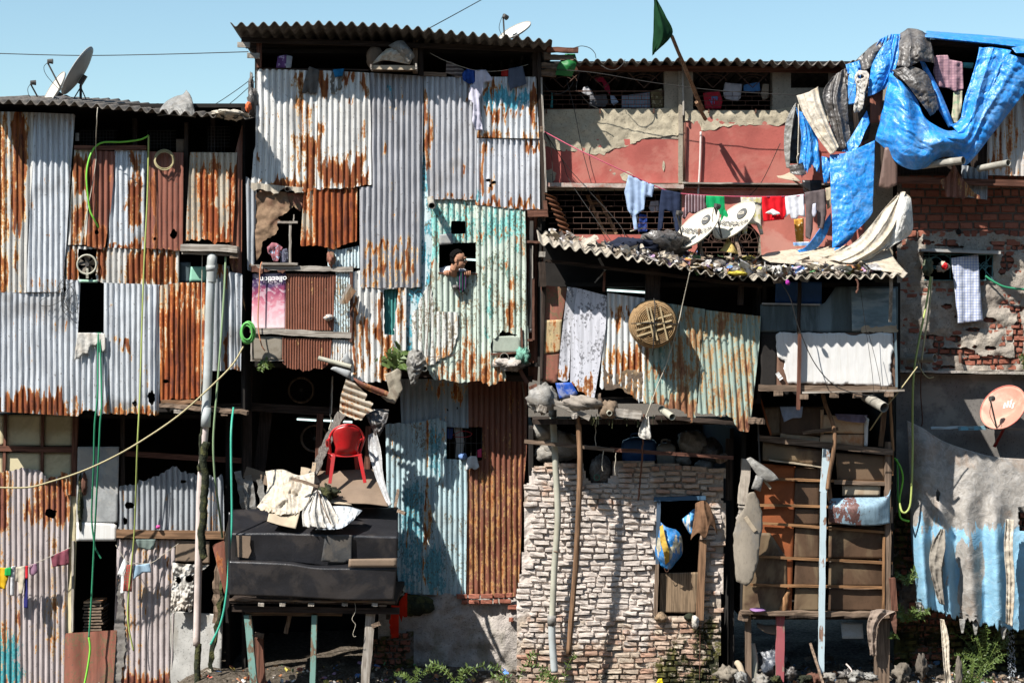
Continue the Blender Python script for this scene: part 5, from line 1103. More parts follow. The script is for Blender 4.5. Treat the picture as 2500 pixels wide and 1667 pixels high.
band([(560,1366,-.93),(700,1370,-.93),(790,1380,-.93),(970,1360,-.93)],[(559,1370,-1.2),(700,1376,-1.22),(790,1387,-1.22),(970,1386,-1.2)],BK,lab='folded ledge between the bands')
band([(559,1370,-1.205),(700,1376,-1.225),(790,1387,-1.225),(970,1386,-1.205)],[(559,1452,-1.18),(700,1456,-1.2),(850,1464,-1.2),(962,1463,-1.18)],BK,lab='lower black front band')
board(E,[(558,1250),(563,1250),(563,1450),(556,1450)],-1.1,BK,name='side_cover')
panel('patch',[(784,1370),(794,1306),(835,1304),(860,1306),(858,1368),(838,1374)],-1.0,simple('worn_black_patch',(.06,.06,.06),.3,.5,5,.3,(.12,.1,.08),.5),E,cu=5,bump=.01,solid=.006,label='square black patch')
panel('patch',[(576,1306),(612,1308),(610,1330),(614,1345),(606,1362),(574,1358)],-.985,M['card'],E,cu=5,bump=.004,label='brown dusty patch')
board(E,[(852,1364),(968,1362),(968,1384),(850,1384)],-1.235,M['card'],name='patch',label='dusty brown strip')
bar('front_rail',(560,1463,-1.1),(965,1470,-1.1),.03,.05,M['wood'],E,rough=.012,seg=20)
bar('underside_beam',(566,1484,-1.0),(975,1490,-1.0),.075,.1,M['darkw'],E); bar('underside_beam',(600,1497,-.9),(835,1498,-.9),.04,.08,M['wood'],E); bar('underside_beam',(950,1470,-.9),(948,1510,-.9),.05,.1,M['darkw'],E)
for x in (638,690,760,842,915): bar('joist_end',(x-7,1474,-1.12),(x+7,1475,-1.12),.04,.06,M['woodl'],E)
V,F = [],[]
mb = MB()
a,b = P(562,1462,-1.1),P(968,1490,-1.1)
mb.add([(a.x,-1.1,a.z),(b.x,-1.1,a.z-.02),(b.x,.65,a.z),(a.x,.65,a.z),(a.x,-1.1,a.z-.05),(b.x,-1.1,a.z-.07),(b.x,.65,a.z-.05),(a.x,.65,a.z-.05)],[(0,1,2,3),(7,6,5,4),(0,4,5,1),(1,5,6,2),(2,6,7,3),(3,7,4,0)]); mb.mk('deck',M['darkw'],E)
bar('stilt',(605,1500,-.95),(622,1690,-.95),.085,.08,M['woodt'],E,label='pale green stilt'); bar('stilt',(768,1500,-.95),(763,1690,-.95),.065,.07,M['woodt'],E,label='stilt painted green at the top')
bar('stilt',(905,1494,-.95),(890,1690,-.95),.11,.09,M['woodl'],E,rough=.012,label='pale weathered stilt'); bar('stilt',(632,1555,-.6),(640,1690,-.6),.10,.09,M['woodr'],E)
bar('prop',(712,1480,-.7),(698,1545,-.7),.05,.05,M['wood'],E); bar('brace',(908,1528,-1.02),(928,1520,-1.02),.05,.05,M['wood'],E); bar('brace',(622,1548,-.7),(644,1552,-.7),.06,.06,M['wood'],E)
hose('wire','thin wire hook hanging under the black lean-to',[(866,1468,-1.1),(868,1490,-1.1),(860,1508,-1.1),(862,1516,-1.1),(868,1525,-1.1),(862,1545,-1.1),(864,1553,-1.1),(869,1552,-1.1)],.003,M['rope'],cat='wire')
# things lying on the lean-to
loft('cardboard',[[(748,1146,.0),(800,1150,.0),(870,1146,.0),(920,1146,.05)],[(742,1180,-.3),(820,1188,-.32),(880,1184,-.3),(935,1190,-.28)],[(790,1222,-.62),(850,1228,-.64),(900,1230,-.66),(948,1236,-.66)]],M['card'],nu=40,nv=24,bump=.03,bs=.02,solid=.008,label='brown cardboard sheet under the red chair',cat='cardboard')
loft('cardboard',[[(735,1140,-.05),(750,1142,-.05),(770,1150,-.1)],[(738,1176,-.3),(770,1190,-.35),(800,1210,-.4)],[(782,1222,-.6),(810,1228,-.66),(860,1232,-.70)]],M['cardl'],nu=30,nv=24,crk=.05,bs=.03,solid=.008,label='pale folded cardboard left of the red chair',cat='cardboard')
loft('plastic_sheet',[[(648,1150,-.1),(690,1146,-.15),(730,1160,-.2),(768,1150,-.2)],[(652,1195,-.4),(700,1190,-.5),(735,1205,-.5),(765,1190,-.45)],[(626,1240,-.7),(660,1250,-.8),(705,1258,-.8),(745,1240,-.75)]],M['creamt'],nu=60,nv=50,crk=.16,bs=.035,tearp=6,solid=.004,label='crumpled cream plastic sheet on the left of the lean-to',cat='plastic')
loft('plastic_sheet',[[(770,1200,-.6),(775,1196,-.65),(785,1200,-.6)],[(742,1245,-.85),(778,1240,-.95),(815,1240,-.85)],[(742,1285,-1.0),(790,1288,-1.08),(838,1290,-1.0)]],M['whitet'],nu=60,nv=40,fold=(.05,5),crk=.05,bs=.05,tearp=4,solid=.004,label='white plastic bunched with string in the middle of the lean-to',cat='plastic')
loft('plastic_sheet',[[(812,1235,-.75),(850,1236,-.75),(885,1246,-.75)],[(810,1262,-.9),(850,1262,-.92),(875,1256,-.85)],[(770,1292,-1.0),(830,1290,-1.05),(862,1270,-.92)]],tarp('silver_plastic',(.42,.46,.50),dirt=(.5,.46,.38),da=.4),nu=50,nv=30,crk=.09,bs=.05,solid=.004,label='silvery plastic end draped over the black cover',cat='plastic')
loft('cardboard',[[(660,1238,-.75),(700,1252,-.8),(735,1240,-.8)],[(652,1272,-.95),(685,1282,-.98),(722,1290,-1.0)]],M['cardl'],nu=20,nv=10,solid=.008,label='flat pale card sticking out below the cream plastic',cat='cardboard')
lump('twig_bundle',800,1200,-.62,50,34,M['moss'],amp=.9,fr=4,dep=.12,label='dark tangle of twigs on the cardboard',cat='twigs')
bar('log',(832,1012,.2),(763,1158,-.25),.115,.10,simple('weathered_bark',(.30,.27,.24),.5,.95,12,.9,(.1,.08,.07),.5,(8,8,1),bd=.02),rough=.02,seg=16,taper=.8,label='weathered leaning log beside the red chair',cat='log')
bar('stick',(714,1168,-.75),(778,1188,-.85),.035,.035,M['wood'],rough=.008,label='bent stick lying over the cream plastic',cat='stick'); bar('stick',(768,1130,-.2),(762,1165,-.3),.05,.03,M['cardl'],label='short pale batten at the foot of the log',cat='stick')
bar('stick',(972,1196,-.4),(965,1240,-.7),.035,.035,M['wood'],label='dark stick standing at the right corner of the lean-to',cat='stick'); bar('stick',(972,1246,-.8),(990,1254,-.9),.04,.03,M['wood'],label='short stick poking out right of the black cover',cat='stick')
hose('string','string tied round the bunched white plastic',[(772,1185,-.8),(778,1205,-.85),(790,1240,-1.0),(806,1275,-1.05),(818,1290,-1.05)],.006,M['wood'],cat='string')
# hanging corrugated scraps
panel('corrugated_scrap',ragged([(845,924),(862,932),(896,962),(888,975),(913,984),(905,996),(912,1002),(890,1015),(884,1028),(838,1012),(828,1004),(832,965)],[2,3,4,5,6,7,8],3,seed=4),-.12,M['rusto'],None,corr=(15.5,.022),ang=110,rust=[(828,924,915,1030,.05,30)],label='rusty ribbed scrap hanging slantwise above the log',cat='metal scrap')
panel('corrugated_scrap',[(858,918),(884,932),(950,956),(944,968),(930,966),(880,945)],-.16,M['brownr'],None,corr=(15.5,.02),ang=112,rust=[(880,930,950,970,.2)],label='narrow brown ribbed scrap over the slanting rusty one',cat='metal scrap')
panel('tin_sheet',[(940,912),(955,908),(975,896),(982,905),(978,930),(984,950),(964,986),(944,980),(930,968),(950,955)],-.1,simple('dirty_tin',(.33,.29,.22),.35,.7,5,.3,(.14,.1,.07),.6),None,cu=4,crk=.05,bs=.03,solid=.003,label='dirty bent tin flap under the fig plant',cat='metal scrap')
board(None,[(806,900),(816,894),(856,905),(856,926)],-.15,M['grey'],name='tin_strip',label='grey wedge of tin below the ribbed scrap',cat='metal scrap'); board(None,[(832,878),(848,858),(858,890),(856,896)],-.06,M['grey'],name='tin_strip',label='grey triangle of tin under the white ribbed scrap',cat='metal scrap')
protrude('rusty pipe lying slanted under the brown ribbed sheet',800,880,-.1,.02,.03,m='pipel',dx=.30,dz=-.08)
loft('plastic_sheet',[[(890,1004,.1),(920,998,.1),(950,1000,.1)],[(900,1030,.05),(925,1035,0),(945,1025,.05)],[(915,1060,.05),(922,1064,.02),(930,1060,.05)]],M['blackt'],nu=36,nv=30,crk=.1,bs=.05,tearp=6,solid=.004,label='dark grey plastic hanging above the red chair',cat='plastic')
loft('plastic_strip',[[(900,1062,.05),(918,1052,.0)],[(902,1110,0),(930,1095,-.1)],[(920,1170,-.3),(938,1165,-.35)],[(948,1236,-.6),(956,1230,-.65)]],tarp('grey_strip_plastic',(.34,.34,.34),da=.4),nu=16,nv=60,fold=(.02,2),crk=.03,bs=.06,solid=.004,label='long grey plastic strip twisting down to the corner of the lean-to',cat='plastic')
# red chair
def chair():
    K = P(846,1180,-.35); root = thing('plastic_chair','red plastic chair with its back turned on the lean-to','chair',K); m = M['chair']
    X = Vector((.97,.24,0)).normalized(); Y = Vector((-.24,.97,0)).normalized(); Z = Vector((0,0,1)); o = P(846,1178,-.35)
    sc = .86
    def at(x,y,z): return o+(X*x+Y*y+Z*z)*sc
    # backrest shell
    prof = [(-.0,.42,.17),(0,.52,.16),(0,.62,.19),(0,.74,.225),(0,.80,.20),(0,.835,.13),(0,.845,.04)]; V = []
    for k,(q,z,w) in enumerate(prof):
        for j in range(11):
            t = (j-5)/5; V.append(at(w*t,-.02-(z-.42)*.22+.075*t*t,z-(.01*t*t)))
    F = [(i*11+j,i*11+j+1,(i+1)*11+j+1,(i+1)*11+j) for i in range(6) for j in range(10)]
    mk('backrest',V,F,m,root,smooth=True,solid=.008)
    rim = [at(-.21,.16,.40)]+[at(.255*math.cos(a),-.02-.085+.10*abs(math.cos(a)),.62+.235*math.sin(a)) for a in np.linspace(math.pi,0,15)]+[at(.21,.16,.40)]
    V,F = sweep(smooth_path([tuple(r) for r in rim],3),.016,8); mk('rim',V,F,m,root,smooth=True)
    V = []; n = 9
    for i in range(n):
        for j in range(n):
            x,y = (i/(n-1)-.5)*.42,(j/(n-1))*.40-.02; V.append(at(x*(1-.1*j/(n-1)*0+.1),y,.42-.02*math.sin(math.pi*i/(n-1))-(.02 if j == 0 else 0)))
    F = [(i*n+j,(i+1)*n+j,(i+1)*n+j+1,i*n+j+1) for i in range(n-1) for j in range(n-1)]; mk('seat',V,F,m,root,smooth=True,solid=.012)
    for sx,sy,dx,dy in ((-1,0,-.07,-.09),(1,0,.07,-.09),(-1,1,-.05,.06),(1,1,.05,.06)):
        V,F = bar_vf(at(sx*.19,.0+sy*.36,.42),at(sx*.19+dx,sy*.36+dy,0.0),.05,.03,4,taper=.8); mk('leg',V,F,m,root)
    for sx in (-1,1):
        V,F = sweep(smooth_path([at(sx*.245,.0,.62),at(sx*.25,.18,.62),at(sx*.24,.36,.56),at(sx*.21,.38,.42)],5),.018,8); mk('armrest',V,F,m,root,smooth=True)
chair()

# ================================================================== WHITEWASHED BRICK HOUSE
Fh = thing('brick_house','whitewashed rough brick house front with a small dark doorway','house',P(1530,1667,-.6))
DF = -.62
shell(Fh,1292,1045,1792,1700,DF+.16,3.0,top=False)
bo = [(1306,1135),(1420,1130),(1432,1165),(1448,1182),(1478,1180),(1494,1160),(1496,1125),(1600,1128),(1772,1146),(1762,1220),(1775,1230),(1764,1400),(1762,1500),(1752,1700),(1266,1700),(1262,1480),(1282,1300),(1280,1200)]
dr = [(1604,1215),(1712,1215),(1712,1505),(1598,1505)]
bricks('brick_wall',Fh,bo,lambda x,y: DF+0*x,M['brickw'],39,13.9,2.8,holes=[dr],dep=.034,rough=1.7,wob=3.5,seed=12,
       alt=[(1240,1225,1620,1500,.85,60),(1240,1120,1620,1600,.42,60),(1720,1220,1775,1460,.42,20)],a0=.12,moss=[(1545,1470,1810,1800,1.2,95),(1400,1610,1700,1800,.95,50),(1500,1560,1600,1660,.6,40),(1590,1500,1700,1600,-.3,30)],m0=-.55,label='uneven brickwork brushed with whitewash')
bar('lintel',(1596,1218,DF-.03),(1722,1214,DF-.03),.05,.1,wood('blue_lintel',(.05,.07,.1),paint=(.05,.10,.16),pa=.7),Fh); bar('door_post',(1608,1216,DF-.03),(1604,1400,DF-.03),.045,.08,wood('dark_blue_post',(.06,.06,.07),paint=(.06,.09,.13),pa=.7),Fh)
bar('door_post',(1604,1376,DF-.05),(1600,1500,DF-.05),.045,.07,M['wood'],Fh); bar('door_post',(1716,1318,DF-.1),(1708,1512,DF-.1),.085,.09,M['woodb'],Fh,label='brown right door post')
board(Fh,[(1612,1398),(1706,1396),(1702,1497),(1610,1494)],DF+.02,M['ply'],name='plywood_barrier',bump=.004,cu=6,label='cracked plywood across the doorway foot')
for x,y,w,h in ((1613,1505,32,24),(1683,1506,26,20)): lump('stone',x,y,DF-.04,w,h,M['moss'] if x > 1650 else M['ply'],Fh,amp=.3)
bar('back_post',(1304,1040,-.3),(1302,1140,-.3),.1,.1,M['darkw'],Fh); bar('back_post',(1780,1070,-.5),(1778,1220,-.5),.09,.1,M['darkw'],Fh)
# posts and pipes in front
pp = thing('drain_pipe','tall pale drain pipe in front of the whitewashed bricks','pipe',P(1355,1610,-.85),'drain pipes sticking out of the walls')
tube('shaft',[(1349,1010,-.88),(1356,1130,-.88),(1362,1260,-.88),(1354,1380,-.86),(1348,1510,-.84)],.040,M['pipel'],pp,sides=14); tube('lower_sleeve',[(1347,1508,-.84),(1348,1560,-.84),(1354,1640,-.84)],.046,M['pvc'],pp,sides=14)
tube('collar',[(1349,1000,-.88),(1349,1016,-.88)],.052,M['pipeg'],pp,sides=14); tube('tie',[(1352,1345,-.90),(1362,1347,-.92)],.008,M['wood'],pp); tube('sleeve_top',[(1346,1500,-.84),(1347,1525,-.84)],.056,M['greyt'],pp,sides=12,wob=3)
tube('timber_pole',[(1411,1015,-1.15),(1416,1130,-1.15),(1412,1250,-1.13),(1404,1400,-1.1),(1388,1597,-1.05)],.034,M['woodb'],sides=8,label='thin brown timber pole leaning before the bricks',cat='pole',wob=2)
bar('bamboo_rail',(1280,1077,-1.0),(1500,1098,-1.02),.045,.045,M['wood'],rough=.008,seg=10,label='long bamboo rail across the top of the brick front',cat='rail'); bar('bamboo_rail',(1490,1096,-1.02),(1790,1118,-.95),.045,.045,M['woodr'],rough=.008,seg=10,label='darker right half of the bamboo rail',cat='rail')
hollow('log_end',P(1768,1116,-.6),P(1758,1121,-.9),.055,M['wood'],wall=.05,label='sawn log end poking out under the bamboo rail',cat='log')
for x0,y0,w,h,lab,m in ((1330,1052,60,50,'upper left pale sack above the brick wall','sack'),(1368,1090,110,70,'large pale sack at the left above the brick wall','sack'),(1335,1108,70,46,'lower left sack resting on the bricks','sack'),(1690,1082,70,60,'grey plastic sack right of the grey jerrycan','greyt'),(1668,1120,40,34,'shiny plastic bag right above the bricks','greyt'),(1736,1100,60,60,'dark plastic sack at the right above the bricks','blackt'),(1718,1136,44,26,'flat grey bag on the top course of bricks','greyt')):
    lump('sack',x0,y0,-.32,w,h,M[m],amp=.35,dep=.16,label=lab,cat='sack',group='sacks above the brick wall')
def can(label,px,py,d,w,h,mat):
    c = P(px,py,d); root = thing('jerrycan',label,'jerrycan',c-Vector((0,0,h/2/S)),'plastic cans above the brick wall'); hw,hh,hd = w/2/S,h/2/S,w/2/S*.6; V = []; F = []
    prof = [(-1,.82),(-.92,.97),(-.3,1),(.5,1),(.72,.92),(.9,.6),(1.0,.34)]
    for z,k in prof:
        for j in range(20):
            a = 2*math.pi*j/20; x,y = math.cos(a),math.sin(a); q = 1/max(abs(x),abs(y))**.75; V.append((c.x+x*q*hw*k,c.y+y*q*hd*k,c.z+z*hh))
    F = [(i*20+j,i*20+(j+1) % 20,(i+1)*20+(j+1) % 20,(i+1)*20+j) for i in range(len(prof)-1) for j in range(20)]+[tuple(range(20))[::-1],tuple(120+j for j in range(20))]
    mk('can_body',V,F,mat,root,smooth=True)
    V,F = sweep([c+Vector((hw*.3,0,hh)),c+Vector((hw*.3,0,hh+.035))],.028,12); mk('cap',V,F,M['dkmetal'],root)
    V,F = sweep(smooth_path([c+Vector((-hw*.5,0,hh*.8)),c+Vector((-hw*.4,0,hh*1.25)),c+Vector((hw*.1,0,hh*1.3)),c+Vector((hw*.15,0,hh*.98))],5),.012,8); mk('handle',V,F,mat,root,smooth=True)
can('blue plastic can above the brick wall',1560,1096,-.25,84,58,M['bplast']); can('grey plastic can tilted above the brick wall',1626,1106,-.35,46,50,M['jerry'])
lump('bundle',1465,1150,DF+.1,56,80,M['blackt'],dep=.12,label='dark green bundle in the gap of the brick wall',cat='bundle')
t = np.linspace(0,2*math.pi,25); c = P(1457,1165,DF-.04); V,F = sweep([c+Vector((math.cos(a)*.035,0,math.sin(a)*.035)) for a in t],.006,6,cap=False); mk('green_ring',V,F,simple('dull_green',(.04,.16,.12),.2),label='small round green badge on the dark bundle',cat='badge')
# bags and towel at the doorway
loft('bag',[[(1612,1272,DF-.03),(1626,1285,DF-.08),(1650,1292,DF-.03)],[(1602,1320,DF-.03),(1634,1322,DF-.2),(1664,1310,DF-.03)],[(1600,1355,DF-.03),(1636,1362,DF-.2),(1666,1350,DF-.03)],[(1614,1382,DF-.03),(1634,1390,DF-.06),(1650,1372,DF-.03)]],
     lambda: 0 or M['bluet'],nu=30,nv=30,crk=.03,bs=.06) if False else loft('bag',[[(1612,1272,DF-.03),(1626,1285,DF-.08),(1650,1292,DF-.03)],[(1602,1320,DF-.03),(1634,1322,DF-.2),(1664,1310,DF-.03)],[(1600,1355,DF-.03),(1636,1362,DF-.2),(1666,1350,DF-.03)],[(1614,1382,DF-.03),(1634,1390,DF-.06),(1650,1372,DF-.03)]],
     tarp('blue_printed_bag',(.02,.20,.52),alt=(.55,.50,.38),altd=(.3,.28,.2),da=.2,rough=.4),nu=30,nv=30,crk=.04,bs=.07,alt=[(1632,1314,1668,1342,.75,4),(1600,1315,1616,1360,.45,6)],solid=.004,label='bulging blue woven bag hanging in the doorway',cat='bag')
loft('cloth',[[(1611,1285,DF-.14),(1618,1280,DF-.16)],[(1612,1320,DF-.24),(1626,1318,DF-.26)],[(1620,1350,DF-.25),(1634,1345,DF-.27)],[(1624,1378,DF-.15),(1634,1370,DF-.17)]],fabric('mustard_cloth',(.46,.30,.06)),nu=12,nv=30,crk=.05,bs=.07,solid=.004,label='mustard cloth slung over the blue bag',cat='cloth')
loft('bag',[[(1672,1262,DF-.03),(1690,1245,DF-.06),(1700,1240,DF-.03)],[(1666,1270,DF-.03),(1684,1280,DF-.12),(1698,1275,DF-.03)],[(1682,1300,DF-.03),(1690,1306,DF-.08),(1700,1300,DF-.03)]],tarp('blue_white_bag',(.05,.28,.60),alt=(.6,.6,.58),da=.2,rough=.4),nu=20,nv=20,crk=.05,bs=.08,alt=[(1666,1270,1690,1300,.6,5)],solid=.004,label='small blue and white bag left of the brown towel',cat='bag')
loft('towel',[[(1698,1228,DF-.10),(1715,1222,DF-.14),(1728,1228,DF-.10)],[(1696,1258,DF-.14),(1718,1258,DF-.22),(1742,1258,DF-.12)],[(1686,1318,DF-.14),(1705,1300,DF-.22),(1722,1314,DF-.2),(1734,1280,DF-.2),(1752,1304,DF-.12)]],fabric('brown_towel_cloth',(.17,.095,.055)),nu=40,nv=34,fold=(.015,3),crk=.015,bs=.06,solid=.008,label='brown towel draped over the door post',cat='towel')
hose('hook','wire hook hanging from the blue bag over the plywood',[(1628,1380,DF-.1),(1632,1392,DF-.1),(1626,1395,DF-.1),(1622,1386,DF-.1)],.004,M['iron'],cat='hook')
lump('plastic_bag',1698,1518,DF-.14,18,30,M['whitet'],amp=.5,label='small white plastic bag below the right door post',cat='bag'); hose('cord','dark cord hanging from the door post to the ground',[(1708,1510,DF-.14),(1709,1560,DF-.12),(1708,1660,DF-.1)],.005,M['iron'],cat='cord')
loft('plastic_scrap',[[(1572,1020,-1.25),(1585,1016,-1.28)],[(1558,1060,-1.25),(1590,1060,-1.3)],[(1572,1072,-1.25),(1590,1072,-1.28)]],M['whitet'],nu=16,nv=24,fold=(.02,2),crk=.04,bs=.08,solid=.004,label='white plastic scrap tied to the hanging rope',cat='plastic')
hose('rope','frayed dark rope hanging down over the bricks',[(1572,1010,-1.2),(1570,1060,-1.18),(1568,1100,-1.05),(1566,1150,-.8),(1558,1220,-.72)],.011,M['iron'],cat='rope',wob=5)
hose('rope','thin pale rope from the roof edge past the basket',[(1684,665,-1.75),(1666,745,-1.5),(1656,790,-1.52),(1630,880,-1.4),(1606,940,-1.35),(1575,1022,-1.3)],.006,M['rope'],cat='rope')
for x,y0,y1 in ((1457,1010,1090),(1474,1100,1150),(1504,1105,1160)): hose('root','dangling root at pixel' if False else {1457: 'dangling root left of the pipe stub under the patched sheets',1474: 'short dangling string below the bamboo rail',1504: 'second short string right under the bamboo rail'}[x],[(x,y0,-1.05),(x-3,(y0+y1)/2,-1.04),(x-2,y1,-1.03)],.005,M['rope'],cat='string',wob=4)
tuft('weed','leafy weed in front of the plaster foot',1120,1675,-.9,190,70,5,M['leaf'],size=.05,seed=1,group='weeds along the bottom')
tuft('weed','tall leafy weed at the foot of the leaning timber pole',1370,1685,-1.1,150,95,5,M['leaf'],size=.055,seed=2,group='weeds along the bottom')
tuft('weed','low weed at the left of the plaster foot',1010,1672,-.8,100,45,4,M['leaf'],size=.04,seed=3,group='weeds along the bottom')
tuft('weed','broad leafy weed before the whitewashed brick corner',1255,1690,-1.0,130,95,4,M['leaf'],size=.055,seed=6,group='weeds along the bottom')
loft('yellow_scrap',[[(1600,1670,-1.2),(1620,1672,-1.2)],[(1608,1656,-1.2),(1616,1655,-1.2)]],simple('yellow_plastic',(.7,.55,.02),.1,.5),nu=8,nv=6,crk=.03,bs=.1,solid=.004,label='bright yellow plastic scrap at the bottom edge',cat='plastic')
# ================================================================== RED PLASTER BUILDING
H = thing('plaster_building','red and beige plastered building with barred windows behind the washing line','building',P(1690,640,.3))
DH = .22
shell(H,1322,150,2260,660,DH+.25,3.5,floor=False)
croof(H,[(1402,148,-.16),(1600,149,-.16),(1800,151,-.16),(1950,154,-.16),(2110,156,-.16)],3.2,1.0,28.4,.032,M['roof'],label='brown corrugated roof above the plaster wall')
bar('eave_beam',(1400,166,DH-.02),(2090,172,DH-.02),.07,.08,M['woodr'],H)
def cut(name,out,d,mat,holes=(),**k): return panel(name,out,d,mat,H,holes=holes,cu=8,htear=0,**k)
W1,W2,W3 = box4(1322,170,1622,266),box4(1692,170,1886,269),box4(1931,176,2022,215)
panel('upper_wall',box4(1322,168,2180,640),DH,M['pillar'],H,holes=[W1,W2,W3,box4(1322,462,1665,573),[(1708,640),(1708,575),(1730,545),(1780,530),(1830,545),(1856,575),(1856,641)]],htear=0,cu=10,bump=.006,bs=.03,label='grey beige plaster wall with window openings')
# window reveals
for (x0,y0,x1,y1) in ((1322,170,1622,266),(1692,170,1886,269),(1322,462,1665,573),(1708,535,1856,640)):
    mb = MB()
    for a,b in (((x0,y0),(x1,y0)),((x1,y0),(x1,y1)),((x1,y1),(x0,y1)),((x0,y1),(x0,y0))):
        if y0 == 535 and a[1] == b[1] == 535: continue
        p,q = P(a[0],a[1],DH+.003),P(b[0],b[1],DH+.003); mb.add([p,q,q+Vector((0,.24,0)),p+Vector((0,.24,0))],[(0,1,2,3)])
    mb.mk('window_reveal',M['pillar'],H)
panel('rough_plaster',[(1326,268),(1640,264),(1656,262),(1656,330),(1620,334),(1585,335),(1555,345),(1530,358),(1500,362),(1485,372),(1470,378),(1440,376),(1400,370),(1360,366),(1330,358)],DH-.022,M['beige'],H,tear=(3,4,5,6,7,8,9,10,11,12,13),ta=2.5,cu=4,bump=.016,bs=.06,crk=.012,label='rough beige plaster left of the drain pipe')
panel('rough_plaster',[(1672,270),(1890,270),(1925,262),(2100,262),(2100,300),(1930,290),(1905,306),(1870,305),(1800,306),(1760,310),(1720,320),(1700,318),(1690,300),(1672,295)],DH-.022,M['beige'],H,tear=(4,5,6,7,8,9,10,11,12),ta=2.5,cu=4,bump=.016,bs=.06,crk=.012,label='rough beige plaster right of the drain pipe')
panel('red_plaster',box4(1326,340,1658,447),DH-.008,M['redp'],H,cu=8,bump=.008,bs=.02,label='red plaster left of the drain pipe'); panel('red_plaster',box4(1672,285,2110,447),DH-.008,M['redp'],H,cu=8,bump=.008,bs=.02,label='red plaster right of the drain pipe')
panel('red_plaster',[(1665,460),(2110,460),(2110,640),(1860,640),(1856,575),(1830,545),(1780,530),(1730,545),(1708,575),(1708,640),(1665,640)],DH-.008,simple('salmon_plaster',(.46,.15,.115),.18,.9,3,.3,(.56,.32,.26),.5),H,cu=8,bump=.008,bs=.02,label='salmon red lower wall')
panel('red_plaster',box4(1326,573,1664,660),DH-.01,M['redp'],H,cu=8,bump=.008,bs=.02)
panel('bare_patch',blob(1342,430,16,18,seed=3),DH-.018,M['beige'],H,cu=4,bump=.01,bs=.06); panel('bare_patch',blob(1530,432,16,12,seed=4),DH-.018,M['beige'],H,cu=4,bump=.01,bs=.06); panel('bare_patch',blob(1664,425,9,26,seed=5),DH-.03,M['beige'],H,cu=4,bump=.01,bs=.06); panel('bare_patch',blob(1620,405,3,12,seed=6),DH-.018,M['beige'],H,cu=3)
bar('ledge',(1326,452,DH-.07),(1668,457,DH-.07),.05,.16,simple('worn_ledge',(.46,.38,.33),.3,.9,12,.4,(.3,.1,.07),.6),H,rough=.006,seg=20); bar('ledge',(1666,448,DH-.07),(2110,452,DH-.07),.02,.16,M['woodl'],H,rough=.004,seg=20); bar('ledge_line',(1670,458,DH-.03),(2110,462,DH-.03),.012,.06,simple('pink_ledge',(.5,.24,.2),.2),H)
bar('corner_pilaster',(1661,170,DH-.02),(1661,448,DH-.02),.055,.06,M['pillar'],H,seg=10)
tube('wall_pipe',[(1672,300,DH-.05),(1670,440,DH-.05)],.014,M['iron'],H)
def grille(parent,x0,y0,x1,y1,d,cw,ch,brick=True,r=.0045,mat='irongr',diam=False,name='window_grille'):
    mb = MB(); ny = int(round((y1-y0)/ch)); ch = (y1-y0)/ny
    for j in range(ny+1):
        y = y0+j*ch; mb.add(*sweep([P(x0,y,d),P(x1,y,d)],r,5))
        if j < ny:
            x = x0+(cw/2 if (brick and j % 2) else cw)
            while x < x1: mb.add(*sweep([P(x,y,d),P(x,y+ch,d)],r*.8,5)); x += cw
    if diam:
        n = max(1,int((x1-x0)/95)); w = (x1-x0)/n
        for i in range(n):
            cx = x0+(i+.5)*w; cy = y0+(y1-y0)*.42; h = (y1-y0)*.42; hw = w*.42
            for k in (1,): 
                q = [(cx-hw*k,cy-h*k),(cx,cy+h*k*.9),(cx+hw*k,cy-h*k)]
                for a,b in zip(q[:-1],q[1:]): mb.add(*sweep([P(*a,d-.01),P(*b,d-.01)],r*1.3,5))
            for rr_ in (.5,.8):
                t = np.linspace(math.pi,0,13); mb.add(*sweep([P(cx+math.cos(a)*hw*rr_,cy-math.sin(a)*h*rr_+h*.1,d-.008) for a in t],r,5,cap=False))
    return mb.mk(name,M[mat],parent)
grille(H,1326,222,1622,266,DH-.01,32,11); grille(H,1326,176,1622,224,DH-.01,300,48,diam=True); grille(H,1692,224,1886,269,DH-.01,32,11); grille(H,1692,176,1886,224,DH-.01,200,48,diam=True)
grille(H,1340,462,1664,573,DH+.0,40,13.5)
grille(H,1708,592,1856,640,DH-.0,30,12); mb = MB()
for cx in (1745,1820):
    for q in (16,30,42): mb.add(*sweep([P(cx+math.cos(a)*q,592-math.sin(a)*q*1.3,DH) for a in np.linspace(math.pi,0,13)],.0045,5,cap=False))
    for a in np.linspace(.3,math.pi-.3,5): mb.add(*sweep([P(cx,592,DH),P(cx+math.cos(a)*40,592-math.sin(a)*50,DH)],.004,5))
mb.mk('window_grille',M['irongr'],H,label='arched fan shaped grille')
for x in (1334,1465,1596,1730,1845): bar('bracket',(x,266,DH-.04),(x,277,DH-.04),.016,.03,M['iron'],H)
tube('white_pipe',[(1711,322,DH-.05),(1709,400,DH-.05),(1704,478,DH-.05)],.014,M['pvcp'],H,label='thin white wall pipe')
bar('hanging_conduit',(1667,160,DH-.1),(1668,282,DH-.1),.02,.02,M['woodl'],H)
# ladder behind the grille
ld = thing('ladder','wooden ladder leaning behind the lower barred window','ladder',P(1480,575,.6))
bar('rail',(1434,478,.55),(1478,575,.42),.045,.04,M['woodb'],ld); bar('rail',(1458,478,.55),(1505,572,.42),.045,.04,M['woodb'],ld)
for i in range(4): bar('rung',(1440+i*13,497+i*24,.53-i*.03),(1464+i*13,497+i*24,.53-i*.03),.03,.03,M['woodb'],ld)
